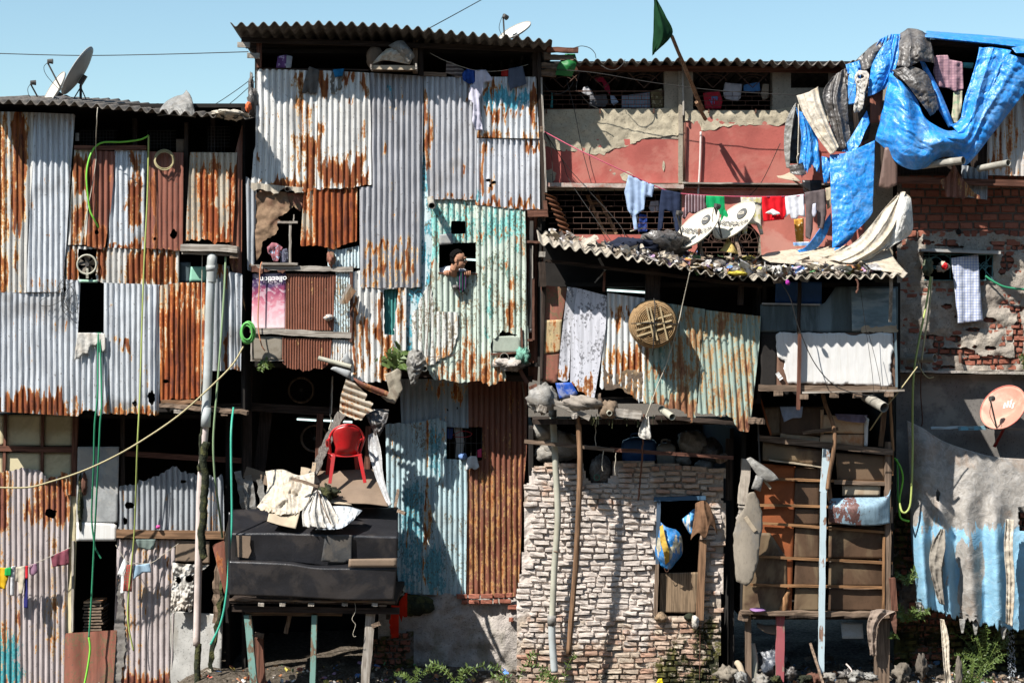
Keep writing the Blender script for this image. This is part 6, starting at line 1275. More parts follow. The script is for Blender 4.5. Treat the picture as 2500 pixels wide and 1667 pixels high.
# laundry inside the barred windows
gi = 'laundry behind the bars of the red building'
for lab,out,col,kw in (
    ('white printed cloth in the upper left barred window',[(1424,214),(1434,210),(1445,222),(1450,232),(1436,236),(1420,226)],(.4,.4,.42),{}),
    ('dark grey garments bunched in the upper left barred window',[(1440,234),(1480,230),(1484,250),(1478,262),(1440,260)],(.12,.12,.13),{}),
    ('red ribbon like cloth in the upper left barred window',[(1452,190),(1470,186),(1488,210),(1490,232),(1478,222),(1470,200),(1456,202)],(.30,.02,.05),{}),
    ('light blue and white cloth beside the red ribbon',[(1490,232),(1500,234),(1510,250),(1498,258),(1492,252)],(.36,.45,.6),{}),
    ('blue checked cloth in the upper left barred window',[(1518,234),(1586,226),(1588,264),(1518,264)],(.20,.33,.42),dict(pat='check',pc=(.4,.18,.18))),
    ('olive printed cloth right of the blue checked one',[(1588,224),(1616,216),(1620,262),(1592,264)],(.20,.16,.08),dict(pat='spot',pc=(.4,.33,.2))),
    ('narrow teal cloth at the left of the barred window',[(1347,215),(1350,240),(1350,264),(1344,264)],(.08,.32,.33),{}),
    ('bright red cloth in the upper right barred window',[(1716,228),(1756,222),(1764,245),(1760,266),(1722,266)],(.50,.03,.05),{}),
    ('blue patch of cloth over the red one',[(1727,235),(1756,236),(1746,254),(1738,256)],(.12,.22,.45),{}),
    ('white sleeveless shirt in the upper right barred window',[(1770,202),(1812,206),(1808,240),(1800,248),(1770,242),(1765,225)],(.46,.44,.47),{}),
    ('light blue cloth next to the white sleeveless shirt',[(1816,208),(1854,200),(1856,222),(1838,226),(1815,222)],(.08,.22,.48),{}),
    ('beige cloth at the right of the barred window',[(1862,205),(1878,206),(1876,240),(1862,246),(1858,230)],(.30,.24,.18),{})):
    gar(lab,out,DH+.06,col,group=gi,fold=(.015,12,.6),**kw)
gar('small light grey shirt behind the lower barred window',[(1588,492),(1608,490),(1608,515),(1590,520),(1584,508)],DH+.1,(.40,.38,.42),group=gi); gar('blue cloth behind the lower barred window below the shirt',[(1560,522),(1580,526),(1580,566),(1558,566)],DH+.08,(.03,.06,.25),group=gi)
# window of bucket and planks between the roofs
for i,(y,x0,x1,m) in enumerate(((121,1335,1412,'woodr'),(140,1330,1400,'wood'),(160,1322,1365,'wood'),(180,1320,1358,'wood'))): bar('loose_plank',(x0,y,-.15+i*.05),(x1,y+3,-.15+i*.05),.062,.08,M[m],rough=.008,label=('top reddish plank between the two roofs','second plank between the two roofs','third plank beside the green plastic','lowest plank beside the green plastic')[i],cat='plank',group='planks between the roofs')
loft('green_plastic',[[(1380,132,-.05),(1404,132,-.05)],[(1362,160,-.1),(1386,158,-.16),(1408,155,-.1)],[(1356,184,-.08),(1380,186,-.1),(1396,188,-.06)]],M['plastg'],nu=24,nv=24,crk=.03,bs=.05,solid=.004,label='green plastic sheet hanging between the roofs',cat='plastic')
for lab,pts in (('looping wire over the edge of the brown roof',[(1400,118,-.1),(1420,113,-.1),(1440,118,-.1),(1452,130,-.1),(1455,142,-.2)]),('long wire sagging across the red building',[(1322,168,-.1),(1450,178,-.2),(1600,203,-.2),(1760,222,-.2),(1950,233,-.2)]),
    ('wire looping in front of the left barred window',[(1320,195,-.05),(1340,222,-.05),(1364,230,-.05),(1388,218,-.05),(1400,200,-.05)]),('thin wire hanging past the upper left window',[(1383,195,-.02),(1402,268,-.02),(1418,350,.1),(1436,420,.1),(1450,470,.1)]),
    ('loose wire loop under the brown roof',[(1468,160,-.15),(1486,170,-.2),(1505,170,-.2),(1520,158,-.2),(1526,146,-.18)]),('wire looping down the left barred window',[(1415,178,-.05),(1407,215,-.05),(1418,232,-.05),(1440,255,0),(1460,265,0)]),
    ('dark wire fan from the corner post, leftmost strand',[(1328,322,-.1),(1345,360,.1),(1350,452,.1)]),('dark wire fan from the corner post, middle strand',[(1328,322,-.1),(1372,390,.1),(1396,450,.1),(1500,600,-.2)]),('dark wire fan from the corner post, right strand',[(1328,318,-.1),(1380,400,.1),(1425,452,.1),(1520,560,-.1),(1512,600,-.3)]),
    ('wire crossing the salmon wall near the tarp',[(1830,478,.15),(1862,440,.1),(1905,350,-.1)])):
    hose('wire',lab,pts,.0045,M['cable'],cat='wire')
# flag
fl = thing('flag','dark green triangular flag on a slanting brown pole','flag',P(1715,270,-.1))
bar('pole',(1640,88,-.95),(1715,270,-.05),.036,.036,M['woodb'],fl,rough=.004,seg=10,taper=1.3)
loft('banner',[[(1598,-14,-1.0),(1601,-6,-1.0),(1604,2,-1.0)],[(1597,60,-1.0),(1609,45,-1.1),(1624,40,-1.02)],[(1595,96,-.98),(1620,92,-1.12),(1641,83,-.96)],[(1593,138,-.96),(1596,132,-.98),(1600,127,-.97)]],M['flag'],fl,nu=26,nv=40,fold=(.03,1.6),solid=.003,label='dark green cloth')
bar('short_pole',(1700,250,-.35),(1722,292,-.02),.04,.04,M['woodb'],fl)
# washing line with clothes
hose('washing_line','long pink washing line across the red building',[(1322,318,-.1),(1400,360,-.4),(1500,408,-.6),(1613,460,-.6),(1665,473,-.6),(1800,480,-.6),(1960,478,-.6),(2030,462,-.5)],.007,M['pinkr'],cat='washing line')
gl = 'clothes on the long pink washing line'
gar('light blue shirt hanging from the pink washing line',[(1534,428),(1552,434),(1575,444),(1598,452),(1592,482),(1576,480),(1572,512),(1552,526),(1558,560),(1548,562),(1543,528),(1532,512),(1527,480),(1524,470)],-.62,(.33,.43,.60),group=gl,fold=(.03,20,.5))
gar('white tail of cloth below the light blue shirt',[(1550,526),(1557,526),(1554,550),(1548,550)],-.6,(.55,.55,.6),group=gl)
gar('dark navy trousers hanging from the pink washing line',[(1615,462),(1662,471),(1662,516),(1660,566),(1650,572),(1642,520),(1622,512),(1616,560),(1605,566),(1610,500)],-.62,(.022,.03,.06),group=gl,fold=(.02,18,.4))
gar('dark striped shirt hanging from the pink washing line',[(1674,474),(1722,477),(1726,510),(1715,520),(1690,522),(1682,518),(1672,536),(1664,530),(1672,505)],-.62,(.10,.055,.06),pat='stripe',pc=(.34,.26,.28),group=gl,fold=(.015,14,.4))
gar('green cloth hanging from the pink washing line',[(1724,478),(1768,479),(1770,510),(1780,530),(1772,552),(1758,548),(1762,524),(1745,522),(1724,516)],-.62,(.01,.30,.10),group=gl,fold=(.025,16,.5))
gar('cream patterned shirt hanging behind the right roof dish',[(1808,480),(1860,480),(1858,544),(1864,572),(1856,574),(1846,546),(1826,548),(1822,575),(1812,570),(1812,530)],-.56,(.58,.56,.48),pat='spot',pc=(.5,.46,.2),group=gl,fold=(.02,16,.5))
gar('bright red shorts hanging from the pink washing line',[(1860,480),(1916,479),(1918,522),(1914,536),(1864,541),(1861,510)],-.62,(.62,.012,.02),group=gl,fold=(.025,18,.5)); gar('white waistband lining inside the red shorts',[(1868,520),(1886,510),(1908,522),(1890,526)],-.66,(.7,.7,.7),group=gl)
gar('white shirt hanging from the pink washing line',[(1916,480),(1962,474),(1966,530),(1950,526),(1945,535),(1932,534),(1928,522),(1914,534)],-.62,(.66,.66,.70),group=gl,fold=(.02,18,.5))
gar('grey brown leggings hanging from the pink washing line',[(1964,470),(2014,462),(2018,520),(2010,560),(1996,556),(1994,500),(1986,498),(1984,560),(1978,585),(1966,580),(1968,520)],-.62,(.12,.095,.095),group=gl,fold=(.02,16,.4))
gar('white printed scrap on the leggings',[(1984,498),(1992,496),(1994,520),(1986,534),(1982,520)],-.67,(.5,.5,.58),group=gl)
gar('orange patterned cloth hanging left of the leggings',[(1938,536),(1962,532),(1962,592),(1944,592)],-.4,(.55,.28,.05),pat='spot',pc=(.6,.5,.3),group=gl)
gar('beige cloth at the right end of the pink washing line',[(2015,460),(2030,456),(2028,505),(2020,512)],-.55,(.42,.36,.26),group=gl)
gar('blue white folded cloth under the orange patterned one',[(1936,592),(1976,590),(1976,600),(1938,602)],-.5,(.2,.34,.6),group=gl,pat='hstripe',pc=(.6,.6,.6))
hose('stick','crooked stick with a red knot before the lower barred window',[(1538,565,-.5),(1556,560,-.5),(1578,554,-.5)],.006,M['rope'],cat='stick'); lump('knot',1552,555,-.52,11,16,M['chair'],label='small red knotted cloth below the light blue shirt',cat='cloth')

# ================================================================== PATCHED SHANTY under the rubbish covered roof
Q = thing('patched_shanty','patched shanty of mixed panels under the rubbish covered corrugated roof','shack',P(1760,1045,-1.2))
DQ = -1.2
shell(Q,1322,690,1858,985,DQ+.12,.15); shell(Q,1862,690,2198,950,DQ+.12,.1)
RF = [(1315,592,-1.72),(1379,603,-1.72),(1468,620,-1.72),(1557,638,-1.72),(1617,647,-1.72),(1677,659,-1.72),(1736,671,-1.72),(1790,678,-1.72),(1860,680,-1.72),(1950,679,-1.72),(2050,678,-1.72),(2130,676,-1.72),(2216,672,-1.72)]
croof(Q,RF,1.9,7.5,26,.028,M['roofl'],label='grey brown corrugated roof edge',nrow=14)
fx_,fy_ = [r[0] for r in RF],[r[1] for r in RF]
def roofpt(px,s):          # point on the shanty roof: s 0 front .. 1 back
    p = P(px,np.interp(px,fx_,fy_),-1.72); return Vector((p.x,p.y+1.9*s,p.z+1.9*s*math.tan(math.radians(7.5))+.03))
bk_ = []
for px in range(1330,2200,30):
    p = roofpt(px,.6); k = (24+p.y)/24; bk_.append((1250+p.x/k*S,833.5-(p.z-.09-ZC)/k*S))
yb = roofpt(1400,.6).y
panel('dark_backing',bk_+[(2190,800),(1330,800)],yb,M['dark'],Q,cu=12)  # near-black panel added to shut out sky and keep the opening dark
sheet(Q,[(1320,696),(1385,702),(1372,780),(1326,782)],DQ,M['redb'],60,amp=.004,label='red brown flat panel')
board(Q,[(1327,782),(1372,780),(1368,860),(1328,864)],DQ-.02,metal('burnt_orange_panel',(.50,.38,.2),r0=.26,flake=.3,met=0),name='rusted_panel',label='panel mottled orange and black')
board(Q,[(1322,860),(1368,860),(1362,938),(1320,930)],DQ-.01,M['redb'],label='brown speckled panel'); board(Q,[(1322,690),(1334,690),(1326,930),(1318,930)],DQ-.04,M['darkw'])
sheet(Q,[(1385,700),(1409,703),(1395,800),(1393,850),(1389,925),(1376,932),(1362,925),(1368,850)],DQ-.03,M['spot'],24,amp=.004,tear=(4,5),ta=3,rust=[(1360,905,1390,932,.6,10)],label='narrow pale spotted sheet')
panel('spotted_sheet',[(1409,703),(1482,722),(1479,800),(1463,900),(1451,972),(1430,965),(1392,936),(1395,800)],DQ-.04,metal('spotted_white_sheet',(.60,.60,.65),r0=-.12,flake=.30,flakec=(.10,.10,.11),met=0,rough=.8,dirt=.15),Q,cu=5,bump=.005,bs=.012,tear=(4,5),ta=4,rust=[(1392,925,1455,975,.5,8)],label='wide pale flat sheet with dark spots')
sheet(Q,[(1483,715),(1574,728),(1578,860),(1572,965),(1560,985),(1530,950),(1500,940),(1464,945),(1470,850),(1479,790)],DQ-.02,metal('pale_rust_sheet',(.62,.64,.64),alt=(.2,.45,.55),r0=.03,met=.1),14.5,tear=(3,4,5,6),ta=6,rust=[(1486,755,1548,768,.45,9),(1500,768,1516,830,.35,12),(1470,850,1578,985,.36,30),(1500,740,1508,860,.3,8)],label='pale ribbed sheet with blackened rusty foot')
panel('dirt_crust',ragged([(1466,905),(1500,912),(1530,900),(1575,905),(1570,970),(1556,978),(1520,948),(1492,952),(1466,944)],'all',4,seed=3),DQ-.045,simple('rusty_crust',(.15,.11,.08),.4,.95,12,.8,(.3,.2,.1),.5),Q,cu=4,crk=.05,bs=.08)
sheet(Q,[(1572,735),(1640,742),(1722,755),(1700,990),(1694,1030),(1682,1032),(1670,1004),(1640,998),(1600,985),(1570,984),(1576,860)],DQ-.035,M['green'],15.5,ang=-3,tear=(3,4,5,6,7,8),ta=4,alt=[(1570,800,1640,980,.4,40)],rust=[(1580,898,1700,910,.4,10),(1640,745,1722,1010,.10,30),(1590,975,1700,1035,.4,14)],label='greenish ribbed sheet behind the basket')
sheet(Q,[(1724,757),(1858,772),(1853,850),(1836,1000),(1828,1054),(1800,1046),(1790,1020),(1740,1010),(1702,1012),(1712,860)],DQ-.05,M['green'],14.5,ang=-4,tear=(4,5,6,7),ta=4,rust=[(1730,757,1858,1040,.10,40),(1705,890,1850,905,.12),(1790,1030,1835,1056,.5,10)],label='green and brown streaked ribbed sheet')
for x,w in ((1586,.09),(1604,.09),(1810,.07)): bar('eave_post',(x,655,DQ+.0),(x-3,745,DQ+.0),w,.06,M['darkw'],Q)
bar('eave_post',(1322,640,DQ-.1),(1326,700,DQ-.1),.08,.08,M['darkw'],Q); bar('beam_end',(1316,621,DQ-.35),(1331,622,DQ-.35),.065,.2,M['woodl'],Q)
bar('front_beam',(1330,636,DQ-.15),(1860,700,DQ-.15),.04,.06,M['darkw'],Q); bar('window_frame',(1462,630,DQ),(1478,660,DQ),.03,.03,M['grey'],Q); bar('window_frame',(1478,660,DQ),(1452,690,DQ),.015,.02,M['woodl'],Q); bar('window_frame',(1476,665,DQ),(1474,712,DQ),.03,.03,M['woodr'],Q)
bar('roof_beam',(1362,640,-2.1),(1362,640.01,-1.1),.1,.1,M['darkw'],Q) if False else None
a = P(1402,640,-1.2); V,F = bar_vf((a.x,-2.25,a.z+.02),(a.x,-1.1,a.z+.02),.16,.12,3); mk('roof_beam',V,F,M['darkw'],Q,label='projecting roof beam')
tubelamp('white tube lamp glowing under the rubbish covered roof',1482,708,1576,714,DQ+.25)
# right half of the shanty
panel('teal_board',[(1856,742),(1950,742),(2012,742),(2040,700),(2192,700),(2192,812),(1856,810)],DQ,M['dkboard'],Q,cu=8,bump=.01,bs=.012,solid=.01,label='dark glossy teal boarding')
board(Q,[(2078,704),(2186,704),(2188,806),(2080,808)],DQ-.02,simple('painted_blue_sheen',(.17,.25,.29),.4,.3,3,.2,(.30,.36,.38),.7,(1,1,4),.6),name='sheen_panel'); panel('torn_paper',ragged([(2102,800),(2115,794),(2130,800),(2160,795),(2190,792),(2190,812),(2102,810)],'all',3,seed=4),DQ-.035,M['cardl'],Q,cu=4,bump=.01)  # paler blue panel paints a sheen onto the dark boarding
board(Q,[(1894,688),(1948,688),(1948,740),(1892,740)],DQ+.06,M['bplast'],name='blue_shutter'); board(Q,[(1957,688),(2006,688),(2006,742),(1957,742)],DQ+.06,M['bplast'],name='blue_shutter'); bar('shutter_sill',(1860,741,DQ-.02),(2002,744,DQ-.02),.02,.05,M['grey'],Q)
panel('white_board',ragged([(1895,816),(1915,810),(2060,812),(2075,818),(2178,812),(2180,860),(2174,900),(2180,942),(2060,938),(1960,936),(1924,936),(1912,900),(1916,880),(1898,872)],'all',2.2,seed=3),DQ-.03,M['white'],Q,cu=5,bump=.006,bs=.02,solid=.01,label='white painted board with scalloped peeling edges')
board(Q,[(1858,812),(1898,812),(1895,946),(1856,946)],DQ,M['dark'],name='dark_panel'); board(Q,[(1896,812),(2190,812),(2190,948),(1896,946)],DQ,simple('peeled_back_board',(.16,.09,.06),.3,.8),name='backing_board')
bar('white_strip',(1897,910,DQ-.04),(1908,926,DQ-.04),.05,.01,M['white'],Q)
bar('base_beam',(1852,947,DQ-.03),(2190,951,DQ-.03),.075,.08,M['wood'],Q,rough=.008,seg=12); bar('base_batten',(1958,958,DQ-.1),(2208,953,DQ-.1),.02,.03,M['woodl'],Q); bar('side_batten',(2186,812,DQ-.05),(2189,950,DQ-.05),.025,.03,M['dkboard'],Q)
for x,y in ((1900,960),(1962,968),(2036,964),(2093,965),(2170,962)): bar('joist_end',(x-10,y,DQ-.12),(x+10,y,DQ-.12),.06,.1,M['wood'],Q)
bar('iron_post',(1952,690,DQ-.10),(1950,815,DQ-.10),.04,.04,M['darkw'],Q); bar('iron_post',(1952,815,DQ-.10),(1949,1000,DQ-.10),.042,.04,M['woodr'],Q,label='reddish brown post')
bar('white_batten',(2176,672,DQ-.45),(2173,785,DQ-.2),.036,.03,M['woodl'],Q,rough=.004,seg=8,label='pale hanging batten')
# floor edge of the left half
for p0,p1,w,h,m in (((1340,975,DQ-.1),(1440,1020,DQ-.1),.06,.08,'woodl'),((1300,940,DQ),(1330,1010,DQ),.1,.1,'woodr'),((1500,1004,DQ-.1),(1565,1014,DQ-.1),.1,.1,'woodl'),((1600,1018,DQ),(1800,1032,DQ),.05,.1,'darkw'),((1827,1026,DQ-.1),(1862,1028,DQ-.1),.07,.1,'wood'),((1395,1014,DQ-.2),(1411,1014,DQ-.2),.06,.1,'woodl'),((1310,995,DQ-.2),(1334,1000,DQ-.2),.08,.1,'woodl'),((1462,960,DQ+.02),(1466,1010,DQ+.02),.05,.05,'wood')):
    bar('floor_timber',p0,p1,w,h,M[m],Q,rough=.012)
a0_ = P(1322,1030,DQ); V,F = bar_vf((P(1300,1030,-.5).x,-.7,a0_.z),(P(1850,1030,-.5).x,-.7,a0_.z),.06,.95,1,up=(0,-1,0)); mk('floor_deck',V,F,M['darkw'],Q)
lump('rag_heap',1325,975,DQ-.08,80,62,M['greyt'],amp=.6,dep=.1,label='grey rags stuffed under the spotted sheets',cat='rags',group='rags under the shanty floor'); lump('rag_heap',1418,985,DQ-.1,100,34,simple('dusty_rag',(.30,.26,.22),.4,.95,8,.6),amp=.6,dep=.1,label='dusty grey bundle under the wide spotted sheet',cat='rags',group='rags under the shanty floor')
lump('rag_heap',1485,1000,DQ-.1,40,44,simple('brown_lump',(.22,.16,.11),.4,.95,8,.6),amp=.5,dep=.08,label='brown lump around the pipe stub',cat='rags',group='rags under the shanty floor')
board(None,[(1356,935),(1395,933),(1412,962),(1366,974)],DQ-.14,simple('blue_sheeting',(.02,.09,.45),.3,.5,12,.2,(.45,.45,.45),.5),name='blue_plastic',crk=.02,bs=.04,label='blue plastic scrap under the spotted sheets',cat='plastic')
protrude('short pipe stub in the brown lump under the patched sheets',1482,1003,DQ,.22,.032,m='pipel',dx=.02,dz=-.02); protrude('grey pipe stub under the greenish sheets',1622,1004,DQ,.2,.042,m='pipel',dx=.08,dz=-.06); protrude('large pipe stub below the white board',2125,975,DQ-.05,.25,.062,m='pipeg',dx=.12,dz=-.09)
mb = MB(); rr = random.Random(9)
for i in range(26):
    x = rr.uniform(1440,1640); y = rr.uniform(1012,1024); mb.add(*sweep([P(x,y,DQ-.1),P(x+rr.uniform(-3,3),y+rr.uniform(8,26),DQ-.1)],.005,4))
mb.mk('soot_drips',M['moss'],Q)
# basket
bk = thing('basket','round woven cane basket hanging bottom out on the ribbed sheets','basket',P(1600,850,DQ-.3)); c = P(1598,790,DQ-.36)
V = []; F = []; nr = 26; ns = 72
for i in range(nr+1):
    t = i/nr
    if t < .42: r = .245*t/.42; y = -.035*math.cos(t/.42*math.pi/2)-.0
    else: q = (t-.42)/.58; r = .245+.04*q; y = .0+.24*q
    for j in range(ns):
        a = 2*math.pi*j/ns; w = .006*math.sin(a*24+(i % 2)*math.pi)+.003*math.sin(i*2.1)
        V.append((c.x+math.cos(a)*(r+w*(t > .1)),c.y+y+(w if t < .42 else 0),c.z+math.sin(a)*(r+w*(t > .1))))
F = [(i*ns+j,i*ns+(j+1) % ns,(i+1)*ns+(j+1) % ns,(i+1)*ns+j) for i in range(nr) for j in range(ns)]
mk('woven_body',V,F,M['straw'],bk,smooth=True,solid=.006)
mb = MB()
for q in range(11):
    rr_ = .245-.021*q; t = np.linspace(0,2*math.pi,41)
    if rr_ > .04: mb.add(*sweep([c+Vector((math.cos(a)*rr_,-.038-.004*math.sin(a*13+q),math.sin(a)*rr_)) for a in t],.006,5,cap=False))
mb.mk('weave_rings',M['straw'],bk,smooth=True)
for rr_,yy in ((.255,.03),(.268,.12),(.286,.24)): V,F = sweep([c+Vector((math.cos(a)*rr_,yy,math.sin(a)*rr_)) for a in np.linspace(0,2*math.pi,49)],.012,6,cap=False); mk('hoop',V,F,M['straw'],bk,smooth=True)
for q in (-.07,0,.07): V,F = bar_vf(c+Vector((-.22,-.055,-.08+q)),c+Vector((.20,-.058,.04+q)),.018,.012,5,.004); mk('bamboo_slat',V,F,M['strawl'],bk)
for q in (-.07,-.03,.09): V,F = bar_vf(c+Vector((-.03+q,-.07,.20)),c+Vector((.06+q,-.07,-.20)),.018,.012,5,.004); mk('bamboo_slat',V,F,M['strawl'],bk)
V,F = sweep(smooth_path([c+Vector((-.01,-.02,.30)),c+Vector((.0,-.085,.2)),c+Vector((-.01,-.09,0)),c+Vector((-.02,-.08,-.25)),c+Vector((-.03,-.02,-.38))],6),.007,6); mk('tie_rope',V,F,M['cable'],bk)
V,F = sweep(smooth_path([c+Vector((-.285,-.03,.0)),c+Vector((0,-.09,.01)),c+Vector((.29,-.03,-.01))],6),.006,6); mk('tie_rope',V,F,M['cable'],bk)
# roof dishes
dish('white roof dish with faded lettering leaning on the rubbish roof, left one',1703,556,-1.0,.31,(-.60,-.44,.67),(0,0,1),M['dishw'],M['dishw'],texts=(('VIDEOCON',.11,-.02,M['ink']),('disc',.07,.17,M['ink']),('d2h',.06,.17,M['dishw'])),post=(1706,640,-.6),armdir=-1)
dish('white roof dish with a black round emblem behind the rubbish, right one',1793,538,-.85,.30,(-.60,-.44,.67),(0,0,1),M['dishw'],M['dishw'],texts=(('VIDEOCON',.105,-.02,M['ink']),('disc',.078,.15,M['ink']),('d2h',.07,.15,M['dishw'])),post=(1800,625,-.5))
# rubbish on the roof
rr = random.Random(11); mb = MB()
for i in range(1600):
    px = rr.uniform(1540,2150) if rr.random() < .96 else rr.uniform(1340,1560); s = rr.random()**.9*.92 if px > 1560 else .1+rr.random()*.4; p = roofpt(px,s)
    sz = rr.uniform(.018,.055)*(1.3-s*.4)*(2.2 if rr.random() < .12 else 1)
    pal = [(.5,.48,.46),(.4,.35,.28),(.22,.18,.14),(.08,.07,.07),(.55,.54,.54),(.3,.25,.18),(.45,.38,.28)]*3+(PAL if px > 1560 else [])
    scrap(mb,p+Vector((0,0,rr.random()*.09)),sz,rr,rr.choice(pal))
mb.mk('rubbish',M['debris'],kind='stuff',label='colourful rubbish strewn over the corrugated roof')
def onroof(name,label,cat,px,s,w,h,mat,lift=0,**k):
    p = roofpt(px,s); kk = (24+p.y)/24; return lump(name,1250+p.x/kk*S,833.5-(p.z-ZC)/kk*S-h*.35-lift,p.y,w,h,mat,label=label,cat=cat,amp=k.pop('amp',.5),**k)
onroof('tarp_bundle','dark navy cloth heap on the left of the rubbish roof','bundle',1560,.35,130,44,fabric('navy_tarp',(.02,.024,.04)),dep=.3); onroof('tarp_bundle','black plastic heap peaked under the left roof dish','bundle',1632,.4,100,66,M['blackt'],dep=.3,lift=8,amp=.8); onroof('denim_heap','small blue denim heap at the left end of the dark bundles','bundle',1520,.5,36,22,fabric('denim',(.06,.12,.22)),dep=.15)
onroof('rag','purple dark cloth lying below the left roof dish','rag',1680,.5,40,30,fabric('purple_dark',(.06,.03,.08),'spot',(.3,.1,.12))); onroof('rag','black bundle in the middle of the rubbish roof','rag',1765,.3,40,26,M['blackt']); onroof('rag','blue cloth next to the black bundle on the rubbish roof','rag',1786,.3,22,18,fabric('royal_blue',(.02,.03,.28))); onroof('rag','grey bundle right of the blue cloth on the rubbish roof','rag',1805,.12,30,24,M['blackt'])
onroof('rag','long brown cloth roll behind the black bundle','rag',1752,.5,66,12,fabric('brown_roll',(.35,.18,.09))); onroof('rag','ochre cloth near the roof edge under the dishes','rag',1722,.12,60,14,fabric('ochre',(.42,.28,.12))); onroof('rag','yellow plastic near the roof edge','rag',1800,.04,50,10,fabric('yellowp',(.50,.40,.06)))
onroof('rag','white plastic clump hanging over the roof edge','plastic',1898,.02,24,26,M['whitet'],amp=.8); onroof('rag','purple scrap on the right of the rubbish roof','plastic',1930,.2,20,12,fabric('violet',(.22,.1,.4))); onroof('rag','white plastic heap on the right of the rubbish roof','plastic',1955,.15,50,16,M['whitet'],amp=.8); onroof('rag','pale striped plastic near the right roof edge','plastic',2050,.12,44,16,M['whitet'],amp=.8); onroof('rag','grey plastic heap in the middle right of the rubbish roof','plastic',1875,.25,60,16,M['greyt'],amp=.8)
loft('cone_sheet',[[(1776,582,-.9),(1780,583,-.9)],[(1764,605,-1.0),(1788,600,-1.05),(1798,612,-.95)],[(1756,612,-1.05),(1790,618,-1.1),(1808,622,-.95)]],fabric('mustard_cover',(.46,.34,.12),'spot',(.2,.14,.05)),nu=16,nv=14,solid=.005,crk=.02,bs=.06,label='small mustard cone shaped cover under the right roof dish',cat='cover')
for x0,y0,x1,y1,l in ((1707,560,1716,650,'crooked pole standing in the rubbish below the left roof dish'),(1795,580,1808,628,'crooked pole standing in the rubbish below the right roof dish')): bar('pole',(x0,y0,-.98),(x1,y1,-1.2),.035,.035,M['wood'],rough=.008,label=l,cat='pole')
bar('plank',(1880,636,-1.0),(2050,640,-1.0),.03,.08,M['wood'],rough=.004,label='thin plank lying on the right of the rubbish roof',cat='plank')
lump('purple_scrap',1923,690,-1.74,10,12,fabric('magenta',(.35,.04,.3)),label='magenta scrap hanging from the roof edge',cat='plastic'); hose('string','brown string with debris hanging from the right roof edge',[(2092,680,-1.75),(2094,700,-1.75),(2093,716,-1.75)],.012,M['iron'],cat='string',wob=6)
hose('cable','dark cable sagging before the white board',[(1904,684,-1.7),(1930,730,-1.6),(1950,800,-1.55),(1985,880,-1.5),(2030,935,-1.45),(2080,958,-1.4),(2140,968,-1.4)],.006,M['cable'],cat='cable'); hose('cable','thin cable hanging over the blue sheen panel',[(2100,700,-1.5),(2112,790,-1.45),(2128,900,-1.4),(2134,965,-1.4)],.003,M['cable'],cat='cable')
hose('cable','second thin cable over the right of the white board',[(2120,812,-1.45),(2138,880,-1.42),(2152,948,-1.4)],.003,M['cable'],cat='cable')

# ================================================================== SHACK OF BROWN BOARDS ON STILTS
U = thing('stilt_shack','tall shack of dark brown boards and battens standing on stilts','shack',P(2000,1667,-.7))
DU = -.7
shell(U,1812,962,2182,1492,DU+.1,1.2,top=False)
BB = M['bbrown']
def ub(out,d,m,**k): return board(U,out,DU+d,M[m] if isinstance(m,str) else m,bump=.01,bs=.01,**k)
ub([(1856,992),(1908,993),(1906,1062),(1880,1062)],0,BB); ub([(1906,992),(2011,992),(2010,1064),(1906,1062)],-.02,M['card'] if False else BB,label='brown board behind the light blue cloth')
ub([(2003,1000),(2011,1000),(2011,1080),(2003,1085)],-.04,'boxo'); ub([(2011,1012),(2110,1020),(2110,1058),(2008,1056)],-.06,'boxo',name='crate_side',label='orange stained crate side'); ub([(2003,1060),(2110,1060),(2108,1092),(2001,1084)],-.055,'boxo',name='crate_side'); ub([(2110,1015),(2120,1022),(2118,1088),(2110,1090)],-.07,'white',name='crate_edge')
bar('cross_plank',(1850,1068,DU-.1),(2180,1104,DU-.1),.075,.05,M['wood'],U,rough=.006,seg=10); bar('cross_plank',(1960,1056,DU-.14),(2046,1046,DU-.14),.04,.03,M['wood'],U)
bar('cross_plank',(1905,1062,DU-.03),(2000,1072,DU-.03),.05,.03,M['cardl'],U,rough=.01)
ub([(1862,1078),(2010,1098),(2008,1142),(1950,1130),(1862,1124)],-.03,BB,label='dark brown board'); bar('board_lip',(1876,1122,DU-.1),(2008,1140,DU-.1),.018,.1,M['cardl'],U)
ub([(2040,1105),(2162,1112),(2158,1176),(2044,1174)],-.03,simple('brown_hardboard',(.155,.10,.06),.2,.7,3,.05),label='plain brown board')
bar('rail',(2036,1176,DU-.06),(2160,1180,DU-.06),.05,.04,M['wood'],U); ub([(2056,1184),(2150,1184),(2148,1211),(2056,1210)],-.03,'cardl',label='cream board'); bar('rail_block',(2022,1176,DU-.08),(2030,1240,DU-.08),.05,.05,M['woodb'],U)
ub([(1850,1130),(1942,1138),(1938,1300),(1932,1500),(1812,1500),(1830,1300)],-.0,'orangeb',label='orange brown plywood'); 
for x0,x1,x2,x3,l in ((1942,2002,1938,2000,'left'),(2024,2160,2022,2156,'right')):
    for y0,y1 in ((1140,1172),(1176,1236),(1240,1280),(1284,1362),(1368,1430),(1434,1490)):
        if l == 'right' and y0 < 1240: continue
        ub([(x0,y0),(x1,y0+2),(x3,y1+2),(x2,y1)],-.015,BB,name='wall_board')
ub([(1818,1300),(1880,1300),(1920,1360),(1922,1500),(1812,1500)],-.01,BB,name='wall_board'); ub(ragged([(1922,1440),(1934,1430),(1920,1496),(1896,1496),(1910,1460)],'all',2,seed=3),-.03,'woodo',name='splintered_board')
for y0,y1,x0 in ((1168,1178,1862),(1232,1240,1848),(1276,1300,1860),(1358,1374,1848),(1427,1434,1832)): bar('batten',(x0,y0,DU-.06),(2178,y1,DU-.06),.032,.03,M['woodo'],U,rough=.003,seg=8)
